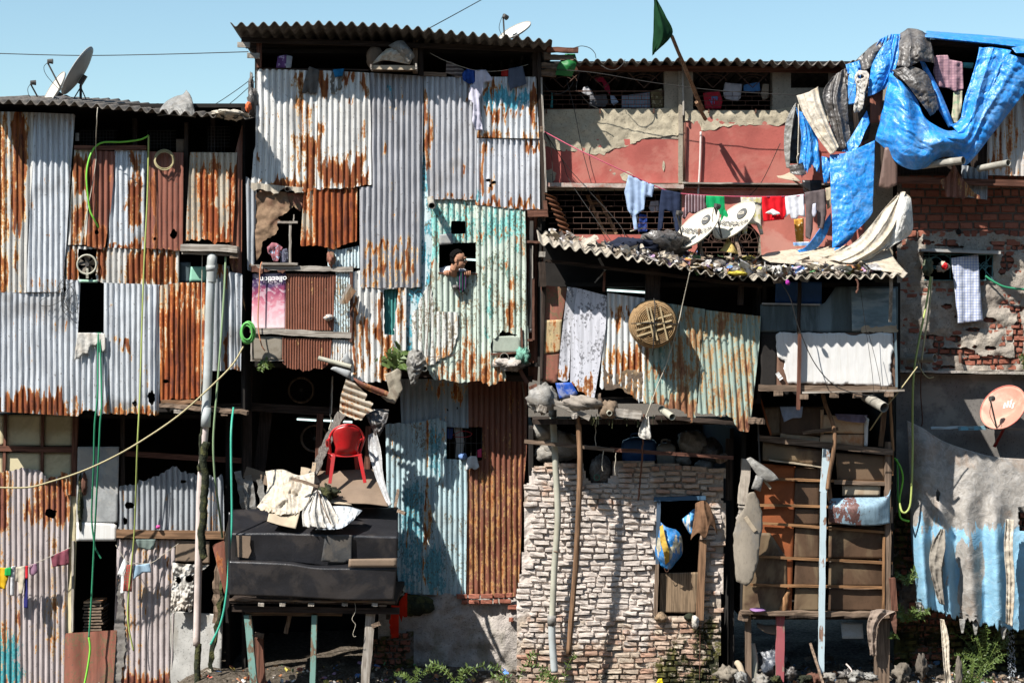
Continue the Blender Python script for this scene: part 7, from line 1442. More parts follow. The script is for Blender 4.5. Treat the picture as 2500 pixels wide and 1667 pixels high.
bar('corner_post',(2172,965,DU-.08),(2180,1100,DU-.08),.03,.05,M['woodo'],U); bar('corner_post',(2168,1078,DU-.06),(2166,1492,DU-.06),.075,.06,M['wood'],U,seg=12,rough=.008); bar('corner_post',(2180,1100,DU-.07),(2179,1160,DU-.07),.02,.03,M['woodo'],U); bar('corner_post',(2158,1310,DU-.09),(2156,1490,DU-.09),.03,.03,M['woodo'],U); bar('inner_brace',(2160,990,DU),(2150,1090,DU),.06,.04,M['woodb'],U)
bar('slanting_batten',(1854,965,DU-.05),(1882,1062,DU-.05),.02,.03,M['orangeb'],U)
bar('blue_post',(2018,1096,DU-.22),(2010,1200,DU-.22),.08,.08,M['woodlb'],U,seg=8,rough=.006,label='post painted light blue and turquoise'); bar('blue_post',(2010,1200,DU-.225),(2004,1690,DU-.225),.066,.08,M['woodlb'],U,seg=16,rough=.004,label='long light blue post to the ground')
tube('curved_branch',[(2007,955,DU-.2),(2016,990,DU-.25),(2032,1030,DU-.28),(2038,1065,DU-.3),(2034,1110,DU-.3),(2026,1150,DU-.28),(2020,1194,DU-.28)],.026,M['woodb'],U,sides=8,label='curved bare branch')
loft('painted_flap',[[(2028,1216,DU-.1),(2090,1214,DU-.1),(2160,1212,DU-.1),(2174,1194,DU-.1)],[(2022,1240,DU-.14),(2080,1240,DU-.26),(2140,1236,DU-.24),(2172,1230,DU-.1)],[(2024,1274,DU-.12),(2080,1282,DU-.2),(2140,1282,DU-.2),(2172,1276,DU-.12)]],metal('blue_brown_painted_tin',(.26,.38,.46),alt=(.16,.08,.07),r0=-.05,met=0,rough=.55),U,nu=40,nv=20,bump=.012,bs=.03,solid=.005,alt=[(2010,1190,2100,1290,.45,20),(2150,1190,2176,1230,.2,10)],label='bent tin flap with peeling blue and brown paint')
bar('deck_edge',(1808,1494,DU-.12),(2185,1500,DU-.12),.05,.12,M['wood'],U,rough=.014,seg=18); bar('deck_block',(1804,1502,DU-.1),(1826,1506,DU-.1),.1,.1,M['wood'],U)
a,b = P(1812,1500,DU),P(2182,1500,DU); V,F = bar_vf((a.x,.2,a.z-.03),(b.x,.2,a.z-.03),.06,1.8,1); mk('deck',V,F,M['darkw'],U)
bar('stilt',(1826,1500,DU-.02),(1827,1690,DU-.02),.07,.07,M['wood'],U); bar('stilt',(1905,1502,DU-.05),(1903,1662,DU-.05),.10,.09,M['woodp'],U,label='stilt painted dark pink'); bar('stilt',(2154,1510,DU-.05),(2152,1690,DU-.05),.17,.12,M['wood'],U,label='wide brown stilt'); bar('stilt',(2178,1410,DU-.12),(2184,1490,DU-.12),.07,.06,M['woodr'],U)
bar('left_log',(1822,1120,DU-.15),(1812,1230,DU-.15),.11,.1,simple('bleached_log',(.46,.40,.33),.2,.9,9,.5,(.25,.2,.15),.4,(8,8,1)),U,rough=.01,seg=8); bar('left_log',(1812,1230,DU-.14),(1806,1300,DU-.14),.08,.08,M['woodl'],U,rough=.03,seg=10)
bar('hanging_strap',(1850,1018,DU-.3),(1856,1160,DU-.3),.018,.02,M['dkmetal'],U)
# things around the stilt shack
panel('plywood_offcut',ragged([(1826,1203),(1840,1200),(1852,1218),(1861,1250),(1862,1290),(1855,1330),(1851,1372),(1838,1414),(1822,1431),(1798,1419),(1792,1360),(1790,1300),(1800,1262),(1818,1238)],'all',1.2,seed=3),lambda x,y: DU-.32-.05*np.sin((x-1790)/72*3)-.03*np.sin(y/70),simple('pale_veneer',(.25,.215,.17),.35,.8,3,.1,(.17,.17,.17),.6,(1,1,.5)),cu=6,bump=.008,solid=.008,label='curved strip of pale veneer hanging left of the stilt shack',cat='board')
loft('bent_tin',[[(1822,1120,DU-.3),(1832,1116,DU-.3),(1842,1122,DU-.3)],[(1850,1160,DU-.36),(1868,1150,DU-.4),(1884,1150,DU-.36)],[(1876,1176,DU-.36),(1890,1174,DU-.38),(1902,1170,DU-.36)]],M['greyt'],nu=20,nv=20,bump=.02,bs=.04,solid=.005,label='bent grey tin strip above the veneer',cat='metal scrap')
board(None,[(1846,1158),(1864,1168),(1856,1200),(1834,1192)],DU-.42,M['greyt'],name='tin_scrap',label='small grey tin square above the veneer',cat='metal scrap',crk=.02,bs=.05); bar('batten',(1820,1262,DU-.36),(1844,1296,DU-.36),.05,.02,M['cardl'],label='short pale batten stuck in the veneer',cat='batten'); bar('batten',(1838,1140,DU-.3),(1882,1192,DU-.3),.03,.02,M['cardl'],label='thin pale slanting batten above the tin square',cat='batten')
gar('light blue cloth hanging over the brown board below the white board',[(1904,992),(1960,992),(1957,1020),(1935,1020),(1914,1030)],DU-.08,(.36,.46,.66),group=None)
loft('cloth',[[(2038,1010,DU-.10),(2080,1011,DU-.12),(2118,1013,DU-.10)],[(2046,1024,DU-.14),(2080,1030,DU-.16),(2112,1032,DU-.14)]],fabric('mauve_cloth',(.22,.17,.22)),nu=30,nv=12,fold=(.012,4),solid=.005,label='mauve cloth draped along the top of the orange crate',cat='cloth')
gar('white rag at the right end of the mauve cloth',[(2110,1014),(2122,1022),(2120,1040),(2114,1028)],DU-.14,(.6,.6,.56),group=None)
hose('rope','pale rope slanting from the roof joists to the orange crate',[(2240,895,-1.2),(2200,948,-1.2),(2158,1000,-1.1),(2124,1050,DU-.1)],.008,M['yhose'],cat='rope'); 
loft('rag',[[(2128,1490,DU-.2),(2150,1486,DU-.25),(2186,1492,DU-.2)],[(2118,1530,DU-.2),(2134,1530,DU-.26),(2146,1520,DU-.22)],[(2126,1598,DU-.2),(2132,1600,DU-.22),(2138,1600,DU-.2)]],simple('dusty_brown_rag',(.26,.20,.16),.3,.95,8,.4),nu=24,nv=40,fold=(.03,2),crk=.06,bs=.06,tearp=5,solid=.006,label='dusty brown rag hanging over the wide stilt',cat='rag')
loft('rag',[[(2168,1490,DU-.2),(2188,1494,DU-.2)],[(2176,1520,DU-.2),(2190,1522,DU-.22)],[(2184,1545,DU-.2),(2188,1548,DU-.2)]],M['iron'],nu=10,nv=20,crk=.05,bs=.06,solid=.006,label='small dark rag right of the wide stilt',cat='rag')
board(None,[(2052,1518),(2106,1520),(2108,1558),(2056,1558)],DU+.1,simple('pale_blue_tin',(.40,.46,.50),.2,.7,5,.1,(.28,.2,.1),.2),name='tin_scrap',label='pale blue square panel hanging under the deck',cat='panel')
loft('board_scrap',[[(1848,1520,DU+.05),(1870,1526,DU+.05),(1896,1524,DU+.05)],[(1850,1530,DU-.05),(1872,1544,DU-.05),(1896,1548,DU-.05)]],M['card'],nu=16,nv=8,solid=.01,label='curled brown board scrap under the deck',cat='board')
tube('drain_pipe',[(1835,1570,DU+.1),(1842,1620,DU+.05),(1836,1690,DU)],.045,M['pipel'],sides=12,label='short pale green pipe curving among the stilts',cat='pipe'); tube('drain_pipe',[(1800,1618,DU-.1),(1806,1626,DU-.2),(1814,1650,DU-.3)],.04,M['cardl'],sides=12,label='short bent cream pipe in the rubbish',cat='pipe')
lump('plastic_bag',1880,1610,DU+.2,60,56,tarp('black_white_plastic',(.05,.06,.08),alt=(.6,.6,.6),da=.2),amp=.8,label='black and white torn plastic among the stilts',cat='plastic'); lump('rubbish_bag',1775,1645,-1.2,50,44,simple('muddy_plastic',(.22,.19,.15),.4,.9,9,.6),amp=.8,label='muddy pale plastic lump left of the stilts',cat='plastic'); lump('rubbish_bag',1810,1656,-1.4,28,30,M['greyt'],amp=.8,label='smaller muddy plastic lump beside the first stilt',cat='plastic')
bar('stick',(1978,1570,DU-.1),(2010,1670,DU-.5),.03,.03,M['wood'],label='stick leaning against the light blue post',cat='stick'); hose('hose','short pinkish hose arching from the rubbish under the deck',[(2066,1620,-.9),(2080,1640,-1.0),(2076,1680,-1.0)],.011,M['pvcp'])
lump('sandal',1850,1488,DU-.16,36,9,simple('purple_rubber',(.28,.15,.32),.2,.6),label='purple sandal lying on the deck edge',cat='sandal',flat=0)
for i in range(9):
    x = 1860+i*33+R.uniform(-8,8); lump('rubbish_bag',x,1652+R.uniform(-14,8),-1.0,R.uniform(20,40),R.uniform(16,30),R.choice([M['greyt'],M['blackt'],M['sack'],M['iron'],M['moss']]),amp=.9,fr=3,label=['muddy heap by the pink stilt','dark heap right of the pink stilt','small heap between the pink stilt and the blue post','heap just left of the blue post','heap at the foot of the blue post','heap right of the blue post','heap below the pale blue panel','heap left of the wide stilt','heap at the foot of the wide stilt'][i],cat='rubbish heap',group='rubbish heaps under the stilts')
# ================================================================== RIGHT HOUSE of brick and rough plaster
I_ = thing('brick_house','tall house front of red brick and crumbling plaster at the right edge','house',P(2350,1667,.2))
DI = .15
win = [(2254,612),(2426,616),(2424,684),(2256,684)]
shell(I_,2188,330,2620,905,DI+.2,3.5); shell(I_,2188,912,2620,1700,DI+.4,3.5)
bricks('brick_wall',I_,[(2190,420),(2620,420),(2620,600),(2190,600)],DI,M['brickr'],38,20,3.2,dep=.02,rough=.5,wob=1,seed=3,m0=-.5,a0=-1,label='dark red brickwork under the tarps')
panel('rough_plaster',ragged([(2190,600),(2215,582),(2240,590),(2255,570),(2300,566),(2360,572),(2420,568),(2470,575),(2620,572),(2620,905),(2190,905)],[1,2,3,4,5,6,7],4,seed=5),DI-.04,M['greyp'],I_,cu=4,bump=.055,bs=.035,crk=.02,holes=[win,blob(2436,596,16,8,seed=1),blob(2330,858,46,12,seed=2),blob(2290,840,18,10,seed=8),blob(2420,880,70,14,seed=3),blob(2486,830,13,60,seed=4),blob(2415,780,18,7,seed=5),blob(2458,640,16,20,seed=6),blob(2332,826,16,10,seed=7),blob(2446,664,10,8,seed=9),blob(2480,755,20,9,seed=12),blob(2232,560,14,12,seed=13)]+[blob(R.uniform(2250,2500),R.choice([R.uniform(590,610),R.uniform(700,900),R.uniform(840,900)]),R.uniform(6,22),R.uniform(3,8),seed=40+q) for q in range(26)],label='crumbling grey brown plaster')
bricks('brick_patch',I_,[(2190,600),(2620,600),(2620,905),(2190,905)],DI+.01,M['brickr'],30,14.5,3.4,dep=.03,rough=1.2,seed=4,m0=-.5,a0=-1,holes=[win],label='red bricks bared by the fallen plaster')
bar('window_ledge',(2244,611,DI-.12),(2438,618,DI-.12),.035,.22,M['grey'],I_)
def rev(x0,y0,x1,y1,d,dd,par,mat):
    mb = MB()
    for a,b in (((x0,y0),(x1,y0)),((x1,y0),(x1,y1)),((x1,y1),(x0,y1)),((x0,y1),(x0,y0))):
        p,q = P(a[0],a[1],d),P(b[0],b[1],d); mb.add([p,q,q+Vector((0,dd,0)),p+Vector((0,dd,0))],[(0,1,2,3)])
    mb.mk('window_reveal',mat,par)
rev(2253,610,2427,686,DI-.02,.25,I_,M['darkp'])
mg = simple('turquoise_iron',(.08,.20,.22),.3,.6,10,.1); mb = MB(); g = DI-.07
for a,b in (((2268,616),(2270,684)),((2320,620),(2320,680)),((2408,618),(2406,684)),((2424,620),(2422,682)),((2256,638),(2300,618)),((2300,618),(2345,645)),((2256,660),(2345,640)),((2256,684),(2426,684)),((2370,620),(2424,682)),((2424,620),(2375,680)),((2256,622),(2426,622)),((2256,650),(2424,650))): mb.add(*sweep([P(*a,g),P(*b,g)],.007,6))
for c_ in ((2285,642,14),(2404,648,8)): mb.add(*sweep([P(c_[0]+math.cos(a)*c_[2],c_[1]+math.sin(a)*c_[2],g) for a in np.linspace(0,2*math.pi,17)],.006,6,cap=False))
mb.mk('window_grille',mg,I_,label='turquoise iron grille')
bar('floor_slab',(2188,906,DI-.08),(2620,912,DI-.08),.03,.2,M['basep'],I_,rough=.006,seg=20)
panel('lower_wall',[(2188,912),(2620,916),(2620,1250),(2188,1250)],DI+.02,M['darkp'],I_,cu=10,bump=.02,bs=.015,label='dark grey smooth plaster'); 
bricks('foot_bricks',I_,[(2182,1250),(2620,1250),(2620,1700),(2182,1700)],DI+.05,M['brickr'],36,17,4,dep=.04,rough=1.4,seed=6,m0=.55,a0=-1,moss=[(2350,1500,2500,1700,.4,40)],label='black mossy bricks at the foot')
bricks('foot_bricks',I_,[(2200,1418),(2240,1410),(2244,1500),(2196,1500)],DI-.25,M['brickr'],40,26,4,dep=.08,rough=1.2,seed=8,m0=.2,a0=-1,label='stub of old bricks')
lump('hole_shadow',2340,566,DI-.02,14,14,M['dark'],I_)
# things on the right house
cloth('towel','blue and white checked cotton towel hanging from the grille window','towel',[(2322,630),(2388,621),(2392,680),(2396,740),(2400,782),(2338,790),(2332,720)],DI-.14,fabric('blue_check_cloth',(.60,.62,.66),'check',(.16,.22,.46)),fold=(.02,24,.5),cu=4)
lump('bundle',2264,652,DI-.16,28,42,simple('olive_cloth',(.12,.14,.09),.4,.9,12,.4),amp=.7,label='olive green bundle tied at the left of the grille window',cat='bundle'); lump('bundle',2302,652,DI-.14,30,24,M['creamt'],amp=.8,label='pale bundle in the middle of the grille window',cat='bundle'); lump('bundle',2308,650,DI-.24,16,18,M['chair'],amp=.5,label='red cloth bundle in the grille window',cat='bundle')
hose('garden_hose','green hose coming out of the grille window to the right edge',[(2406,674,DI-.1),(2430,690,DI-.14),(2460,702,DI-.16),(2520,708,DI-.16)],.015,M['dgreenh'])
hose('garden_hose','long green hose dropping from the grille window and looping below',[(2272,676,-.1),(2262,740,-.3),(2246,820,-.5),(2232,900,-.6),(2228,980,-.65),(2228,1100,-.68),(2226,1180,-.7),(2222,1232,-.7),(2212,1250,-.7),(2202,1248,-.7),(2196,1228,-.66)],.0135,M['ygh']); hose('garden_hose','straw coloured hose beside the long green hose',[(2276,676,-.1),(2266,770,-.3),(2258,820,-.4),(2250,880,-.45)],.012,M['yhose'])
hose('garden_hose','bright green hose hanging left of the big faded tarp',[(2184,1118,-.4),(2198,1140,-.5),(2204,1170,-.5),(2196,1220,-.5),(2198,1262,-.5),(2220,1272,-.5)],.013,M['greenb']); hose('garden_hose','darker green hose beside the bright one',[(2190,1120,-.38),(2192,1170,-.42),(2192,1210,-.42),(2198,1250,-.45)],.012,M['greenh'])
hose('rope','reddish wire hanging over the dark plaster',[(2250,880,-.1),(2248,960,.0),(2252,1020,.05),(2250,1040,.05)],.007,M['iron'],cat='wire'); hose('wire','straw coloured wire dangling from the wide pipe',[(2240,878,-.3),(2250,905,-.3),(2266,922,-.3),(2280,920,-.3)],.007,M['yhose'],cat='wire')
a = P(2240,876,-.05); hollow('pipe',a+Vector((-.1,.1,0)),P(2283,874,-.22),.055,M['pipeg'],label='wide ribbed pipe pointing right above the dark plaster',cat='pipe',group='drain pipes sticking out of the walls')
hose('pipe','small bent pipe spout under the crumbling plaster',[(2344,862,DI),(2344,874,DI-.12),(2345,886,DI-.14)],.02,M['iron'],cat='pipe')
tuft('weed','small green weed on the right edge of the plaster wall',2502,905,DI-.06,30,46,7,M['leaf'],size=.04,seed=3,group='weeds on the right wall')
dish('red rimmed dusty dish mounted low on the right house',2449,994,-.25,.30,(-.55,-.62,.55),(0,0,1),M['dishf'],M['dishr'],rimm=M['dishr'],patch=[(.02,.08,.012,.05,M['inkw']),(.06,.09,.01,.06,M['inkw']),(.1,.06,.01,.045,M['inkw']),(-.02,.06,.012,.04,M['inkw'])],arm=True)
bar('dish_strut',(2456,1035,-.15),(2428,1090,.05),.035,.03,simple('red_iron',(.25,.02,.02),.2,.5),label='red iron strut under the red rimmed dish',cat='strut')
bar('painted_batten',(2272,1044,-.1),(2410,1042,-.1),.03,.04,M['woodlb'],rough=.008,label='blue and white batten on top of the faded tarp',cat='batten'); bar('painted_batten',(2340,1046,-.14),(2408,1044,-.14),.05,.02,wood('blue_batten',(.2,.35,.42),paint=(.15,.38,.5)),label='blue batten piece left of the red dish',cat='batten'); bar('painted_batten',(2412,1044,-.1),(2560,1052,-.1),.03,.04,M['woodl'],label='pale batten right of the red dish',cat='batten')
# big faded tarp
loft('tarp',[[(2214,1026,-.30),(2255,1046,-.34),(2300,1075,-.32),(2370,1100,-.36),(2440,1116,-.32),(2560,1122,-.3)],
              [(2220,1150,-.36),(2262,1140,-.50),(2310,1160,-.40),(2380,1170,-.46),(2450,1172,-.36),(2560,1170,-.4)],
              [(2224,1300,-.40),(2250,1292,-.58),(2276,1296,-.46),(2300,1300,-.62),(2330,1300,-.44),(2362,1300,-.58),(2400,1300,-.46),(2430,1300,-.60),(2470,1300,-.42),(2560,1300,-.5)],
              [(2232,1400,-.40),(2256,1402,-.62),(2280,1410,-.46),(2312,1416,-.66),(2336,1420,-.46),(2372,1424,-.60),(2404,1430,-.46),(2436,1434,-.64),(2474,1440,-.44),(2560,1440,-.54)],
              [(2240,1478,-.38),(2262,1482,-.58),(2286,1490,-.44),(2320,1502,-.62),(2345,1512,-.42),(2380,1518,-.56),(2406,1522,-.44),(2440,1530,-.58),(2474,1537,-.42),(2560,1545,-.5)]],
     M['bluel'],nu=130,nv=120,crk=.028,bs=.022,bump=.02,tearp=14,solid=.004,a0=-.12,alt=[(2200,1275,2600,1600,.60,45),(2200,1250,2275,1540,.5,30),(2345,1330,2398,1540,-.60,20),(2268,1310,2312,1440,-.40,20),(2400,1250,2460,1360,.3,20)],
     holes=[blob(2290,1210,5,16,seed=4),[(2486,1240),(2560,1230),(2560,1300),(2490,1295)]],label='huge faded tarp, grey above and light blue below, covering the lower right',cat='tarp')
for i,(pts,lab) in enumerate((([[(2456,1266,-.62),(2476,1268,-.62)],[(2452,1340,-.64),(2472,1340,-.66)],[(2458,1420,-.62),(2478,1424,-.64)],[(2456,1520,-.6),(2472,1530,-.6)]],'long pale cloth strip over the right of the faded tarp'),
                                ([[(2296,1290,-.7),(2308,1292,-.7)],[(2276,1330,-.7),(2308,1335,-.76)],[(2270,1380,-.7),(2300,1390,-.74)],[(2292,1470,-.66),(2306,1478,-.66)]],'crumpled grey brown cloth strip over the left of the faded tarp'),
                                ([[(2296,1510,-.5),(2306,1512,-.5)],[(2300,1560,-.55),(2316,1562,-.58)],[(2304,1620,-.6),(2318,1622,-.6)],[(2312,1690,-.6),(2326,1690,-.6)]],'dirty pale cloth strip hanging below the faded tarp'),
                                ([[(2236,1468,-.5),(2262,1470,-.5)],[(2240,1490,-.5),(2258,1494,-.5)]],'grey scrap at the left corner of the faded tarp'))):
    loft('cloth_strip',pts,[M['creamt'],simple('mud_cloth',(.28,.25,.21),.3,.95,8,.5),M['creamt'],M['greyt']][i],nu=14,nv=60,fold=(.02,2),crk=.05,bs=.07,tearp=4,solid=.005,label=lab,cat='cloth')
for x,y0,y1 in ((2350,1510,1546),(2382,1515,1550),(2450,1530,1560)): loft('cloth_strip',[[(x-8,y0,-.5),(x+8,y0,-.5)],[(x-6,(y0+y1)/2,-.5),(x+5,(y0+y1)/2,-.52)],[(x-2,y1,-.5),(x+2,y1,-.5)]],M['greyt'],nu=8,nv=16,crk=.04,bs=.08,solid=.005,label={2350: 'first short ragged tail under the faded tarp',2382: 'second short ragged tail under the faded tarp',2450: 'third short ragged tail under the faded tarp'}[x],cat='cloth',group='ragged tails of the faded tarp')
lump('muddy_cloth',2200,1645,-.9,40,46,simple('mud_cloth3',(.17,.145,.115),.4,.95,8,.6),amp=.9,fr=3,label='muddy crumpled cloth heap right of the wide stilt',cat='cloth'); lump('muddy_cloth',2250,1628,-.7,24,56,simple('mud_cloth2',(.13,.11,.09),.4,.95,8,.6),amp=.9,fr=3,label='dark muddy cloth hanging above the moss',cat='cloth'); lump('muddy_cloth',2340,1645,-.9,18,76,bpy.data.materials['mud_cloth3'],amp=.6,fr=3,label='upright pale cloth bundle at the lower right',cat='cloth')
tuft('moss_plant','bright mossy weed clump low at the right',2400,1640,-.3,150,120,30,M['leaf'],size=.035,seed=8,group='weeds on the right wall'); tuft('moss_plant','second mossy weed clump by the right corner',2370,1690,-.6,110,90,26,M['leaf'],size=.035,seed=9,group='weeds on the right wall')
tuft('weed','creeping vine leaves right of the stilt shack',2215,1520,-.5,110,50,9,M['leaf'],size=.05,seed=10,group='weeds on the right wall'); tuft('weed','vine leaves above the brick stub',2215,1430,-.5,60,50,5,M['leaf'],size=.045,seed=11,group='weeds on the right wall'); tuft('weed','small leaves at the corner of the wide stilt',2178,1560,-.8,30,20,4,M['leaf'],size=.05,seed=12,group='weeds on the right wall')
mb = MB(); rr = random.Random(2)
for i in range(260): 
    t = rr.random(); V,F = lump_vf(P(2465+rr.uniform(-10,10)+t*8,1540+t*130,-.2),.004,.004,.009,0,0,1,4); mb.add(V,F)
n = N('falling_water_drops'); n.b.inputs['Transmission Weight'].default_value = .4; mb.mk('water_drops',n.done((.6,.65,.7),.1,0,.8),kind='stuff',label='thin stream of falling waste water')

# ================================================================== HUT UNDER THE BLUE TARPS
K_ = thing('tarp_hut','upper right hut of rusty sheets mostly hidden under blue tarps','hut',P(2300,430,-.3))
DK = -.25
shell(K_,2200,109,2620,425,DK+.12,2.6); 
sheet(K_,[(2440,190),(2620,190),(2620,432),(2408,428),(2412,300)],DK-.05,metal('rusty_white_sheet',(.62,.58,.54),r0=.06,light=(.5,.2,.08)),17,amp=.016,rust=[(2412,330,2470,430,.25,20),(2450,200,2530,400,.14,30)],label='rust streaked ribbed sheet at the right edge')
board(K_,[(2124,226),(2156,220),(2152,300),(2124,300)],DK-.02,M['brown']); board(K_,[(2150,330),(2412,330),(2412,420),(2150,430)],DK,M['darkw'],name='dark_boarding')
sheet(K_,[(2294,440),(2312,432),(2330,400),(2345,430),(2378,470),(2392,486),(2376,480),(2340,482),(2310,480)],DK-.2,M['brownr'],14.5,amp=.016,tear=(4,5,6,7,8),ta=4,rust=[(2294,430,2380,490,.1)],label='torn brown ribbed scrap under the hut')
sheet(K_,[(2346,400),(2412,420),(2410,488),(2350,480)],DK-.05,M['dull'],14.5,r0=.1,label='dark ribbed sheet behind the pipes')
board(K_,[(2160,360),(2192,360),(2190,452),(2166,462),(2145,456)],DK-.3,metal('peeling_brown_tin',(.16,.10,.08),alt=(.5,.5,.5),met=0),name='hanging_tin',a0=.0)
bar('roof_beam',(2270,104,DK+.05),(2620,124,DK+.05),.07,.08,M['darkw'],K_); bar('floor_beam',(2190,440,DK-.1),(2620,452,DK-.1),.08,.12,M['woodr'],K_); bar('corner_post',(2075,180,DK-.05),(2110,460,DK+.0),.06,.06,M['darkw'],K_)
for (x0,y0,x1,y1,lab,r_) in ((2250,404,2352,392,'grey pipe end under the big blue tarp, left one',.048),(2390,412,2462,398,'grey pipe end under the rusty sheet, right one',.042)):
    hollow('pipe',P(x0,y0,-.5),P(x1,y1,-.95),r_,M['pipeg'],label=lab,cat='pipe',group='drain pipes sticking out of the walls')
BT = M['bluet']
def tp(label,curves,mat=None,name='tarp',**k):
    k.setdefault('nu',60); k.setdefault('nv',60); k.setdefault('crk',.03); k.setdefault('bs',.045); k.setdefault('solid',.004); k.setdefault('group','tarps over the upper right hut')
    return loft(name,curves,mat or BT,label=label,cat='tarp',**k)
tp('thin blue tarp edge along the roof line of the upper right hut',[[(2262,76,.3),(2340,82,.3),(2420,88,.2),(2520,98,.2),(2620,104,.2)],[(2258,88,-.35),(2340,96,-.40),(2420,104,-.42),(2520,116,-.4),(2620,124,-.4)],[(2262,94,-.36),(2340,102,-.36),(2420,110,-.38),(2520,122,-.36),(2620,128,-.36)]],nu=90,nv=24,crk=.05)
tp('huge bright blue tarp draped in a deep swag on the upper right hut',[
    [(2172,176,-.40),(2166,215,-.42),(2152,280,-.42),(2137,343,-.42)],
    [(2188,192,-.50),(2190,250,-.62),(2180,320,-.66),(2166,368,-.5)],
    [(2206,205,-.52),(2216,270,-.74),(2210,350,-.80),(2190,398,-.56)],
    [(2236,240,-.48),(2246,310,-.70),(2240,370,-.80),(2226,414,-.60)],
    [(2256,285,-.56),(2270,330,-.80),(2270,378,-.78),(2264,408,-.6)],
    [(2286,308,-.56),(2300,340,-.86),(2302,365,-.76),(2300,384,-.6)],
    [(2318,320,-.50),(2328,336,-.80),(2334,360,-.72),(2334,386,-.62)],
    [(2342,306,-.48),(2358,330,-.72),(2366,360,-.66),(2362,402,-.62)],
    [(2356,240,-.44),(2390,266,-.62),(2412,300,-.60),(2428,322,-.56)],
    [(2380,170,-.42),(2420,194,-.58),(2456,228,-.60),(2484,250,-.56)],
    [(2390,116,-.40),(2440,124,-.52),(2490,140,-.56),(2560,150,-.5)]],nu=130,nv=160,crk=.07,bs=.03,bump=.03,fold=(.016,3.3))
tp('second fold of blue tarp at the right of the dark opening',[[(2390,120,-.46),(2420,116,-.5),(2470,124,-.5)],[(2376,180,-.50),(2400,186,-.62),(2436,190,-.55)],[(2358,240,-.52),(2384,250,-.66),(2412,260,-.56)],[(2346,290,-.54),(2368,306,-.68),(2392,316,-.58)],[(2322,306,-.55),(2340,326,-.66),(2362,340,-.58)]],nu=50,nv=70,crk=.05,fold=(.03,2))
tp('narrow blue tarp fold hanging inside the swag left of the plaid cloth',[[(2246,150,-.36),(2256,152,-.4),(2262,160,-.36)],[(2268,210,-.42),(2282,214,-.5),(2292,216,-.42)],[(2290,265,-.48),(2302,262,-.56),(2312,262,-.48)],[(2316,312,-.5),(2322,308,-.56),(2328,304,-.5)]],nu=20,nv=60)
tp('blue tarp corner at the far right of the hut',[[(2470,118,-.62),(2500,112,-.6),(2560,108,-.6)],[(2480,130,-.66),(2520,130,-.66),(2560,128,-.6)]],nu=20,nv=12)
tp('upright blue tarp panel left of the black hood',[[(2176,84,-.30),(2198,84,-.32)],[(2162,130,-.34),(2196,130,-.40)],[(2150,180,-.36),(2184,180,-.42)],[(2130,230,-.36),(2160,218,-.38)]],nu=34,nv=60,fold=(.025,3))
tp('narrow darker blue tarp strip at the top left of the hut',[[(2150,96,-.24),(2170,86,-.26)],[(2128,140,-.26),(2160,134,-.3)],[(2126,190,-.26),(2150,184,-.3)],[(2122,230,-.26),(2140,226,-.3)]],nu=24,nv=50,fold=(.03,2))
tp('blue tarp piece below the left roof end',[[(2066,158,-.2),(2100,148,-.26)],[(2072,190,-.24),(2104,178,-.3)],[(2072,240,-.24),(2088,236,-.3)],[(2074,256,-.24),(2084,252,-.3)]],nu=30,nv=50,fold=(.03,2))
tp('ragged blue tarp running down behind the hanging panel',[[(2116,270,-.34),(2124,300,-.36)],[(2088,318,-.4),(2112,322,-.46)],[(2070,346,-.42),(2100,352,-.5)],[(2056,368,-.42),(2082,376,-.5)]],nu=30,nv=40,tearp=4,crk=.06)
tp('blue tarp hanging at the far left of the hut',[[(1944,262,-.2),(1962,280,-.22),(1985,300,-.2)],[(1958,330,-.24),(1980,330,-.3),(1998,348,-.24)],[(1952,405,-.26),(1984,375,-.34),(2004,390,-.26)],[(1956,430,-.28),(1980,410,-.34),(2002,420,-.28)]],nu=50,nv=60,fold=(.04,2),tearp=12)
tp('frayed blue tarp scrap left of the hanging blue panel',[[(2006,382,-.3),(2028,386,-.3)],[(2008,420,-.3),(2026,420,-.34)],[(2012,446,-.3),(2024,444,-.3)]],nu=20,nv=30,crk=.06,tearp=8)
tp('flat blue tarp panel hanging straight down over the washing line end',[[(2026,378,-.52),(2070,372,-.58),(2136,343,-.52)],[(2027,430,-.6),(2074,430,-.64),(2134,425,-.58)],[(2030,500,-.66),(2080,500,-.68),(2131,490,-.62)],[(2032,545,-.68),(2074,534,-.70),(2124,530,-.66)],[(2032,605,-.7),(2044,600,-.72),(2058,592,-.7)]],nu=70,nv=90,crk=.022,bump=.02,tearp=3)
tp('blue tarp tail sliding onto the rubbish roof',[[(2028,520,-.5),(2030,540,-.5)],[(2000,560,-.6),(2014,580,-.55)],[(1970,600,-.7),(1990,608,-.6)],[(1946,612,-.8),(1952,616,-.8)]],nu=24,nv=40)
tp('dark blue tarp fold behind the hanging blue panel',[[(2046,560,-.5),(2098,540,-.45)],[(2042,590,-.6),(2080,580,-.5)],[(2036,612,-.75),(2050,606,-.7)]],nu=24,nv=24)
tp('black tarp hood peaked on top of the hut',[[(2196,86,-.2),(2218,70,-.2),(2255,78,-.2),(2272,96,-.2)],[(2196,110,-.42),(2222,104,-.5),(2256,104,-.46),(2278,118,-.4)],[(2194,140,-.5),(2224,136,-.62),(2260,134,-.54),(2284,146,-.44)],[(2188,160,-.5),(2220,164,-.64),(2246,150,-.56),(2284,156,-.46)]],M['blackt'],nu=60,nv=50,crk=.06,fold=(.04,3))
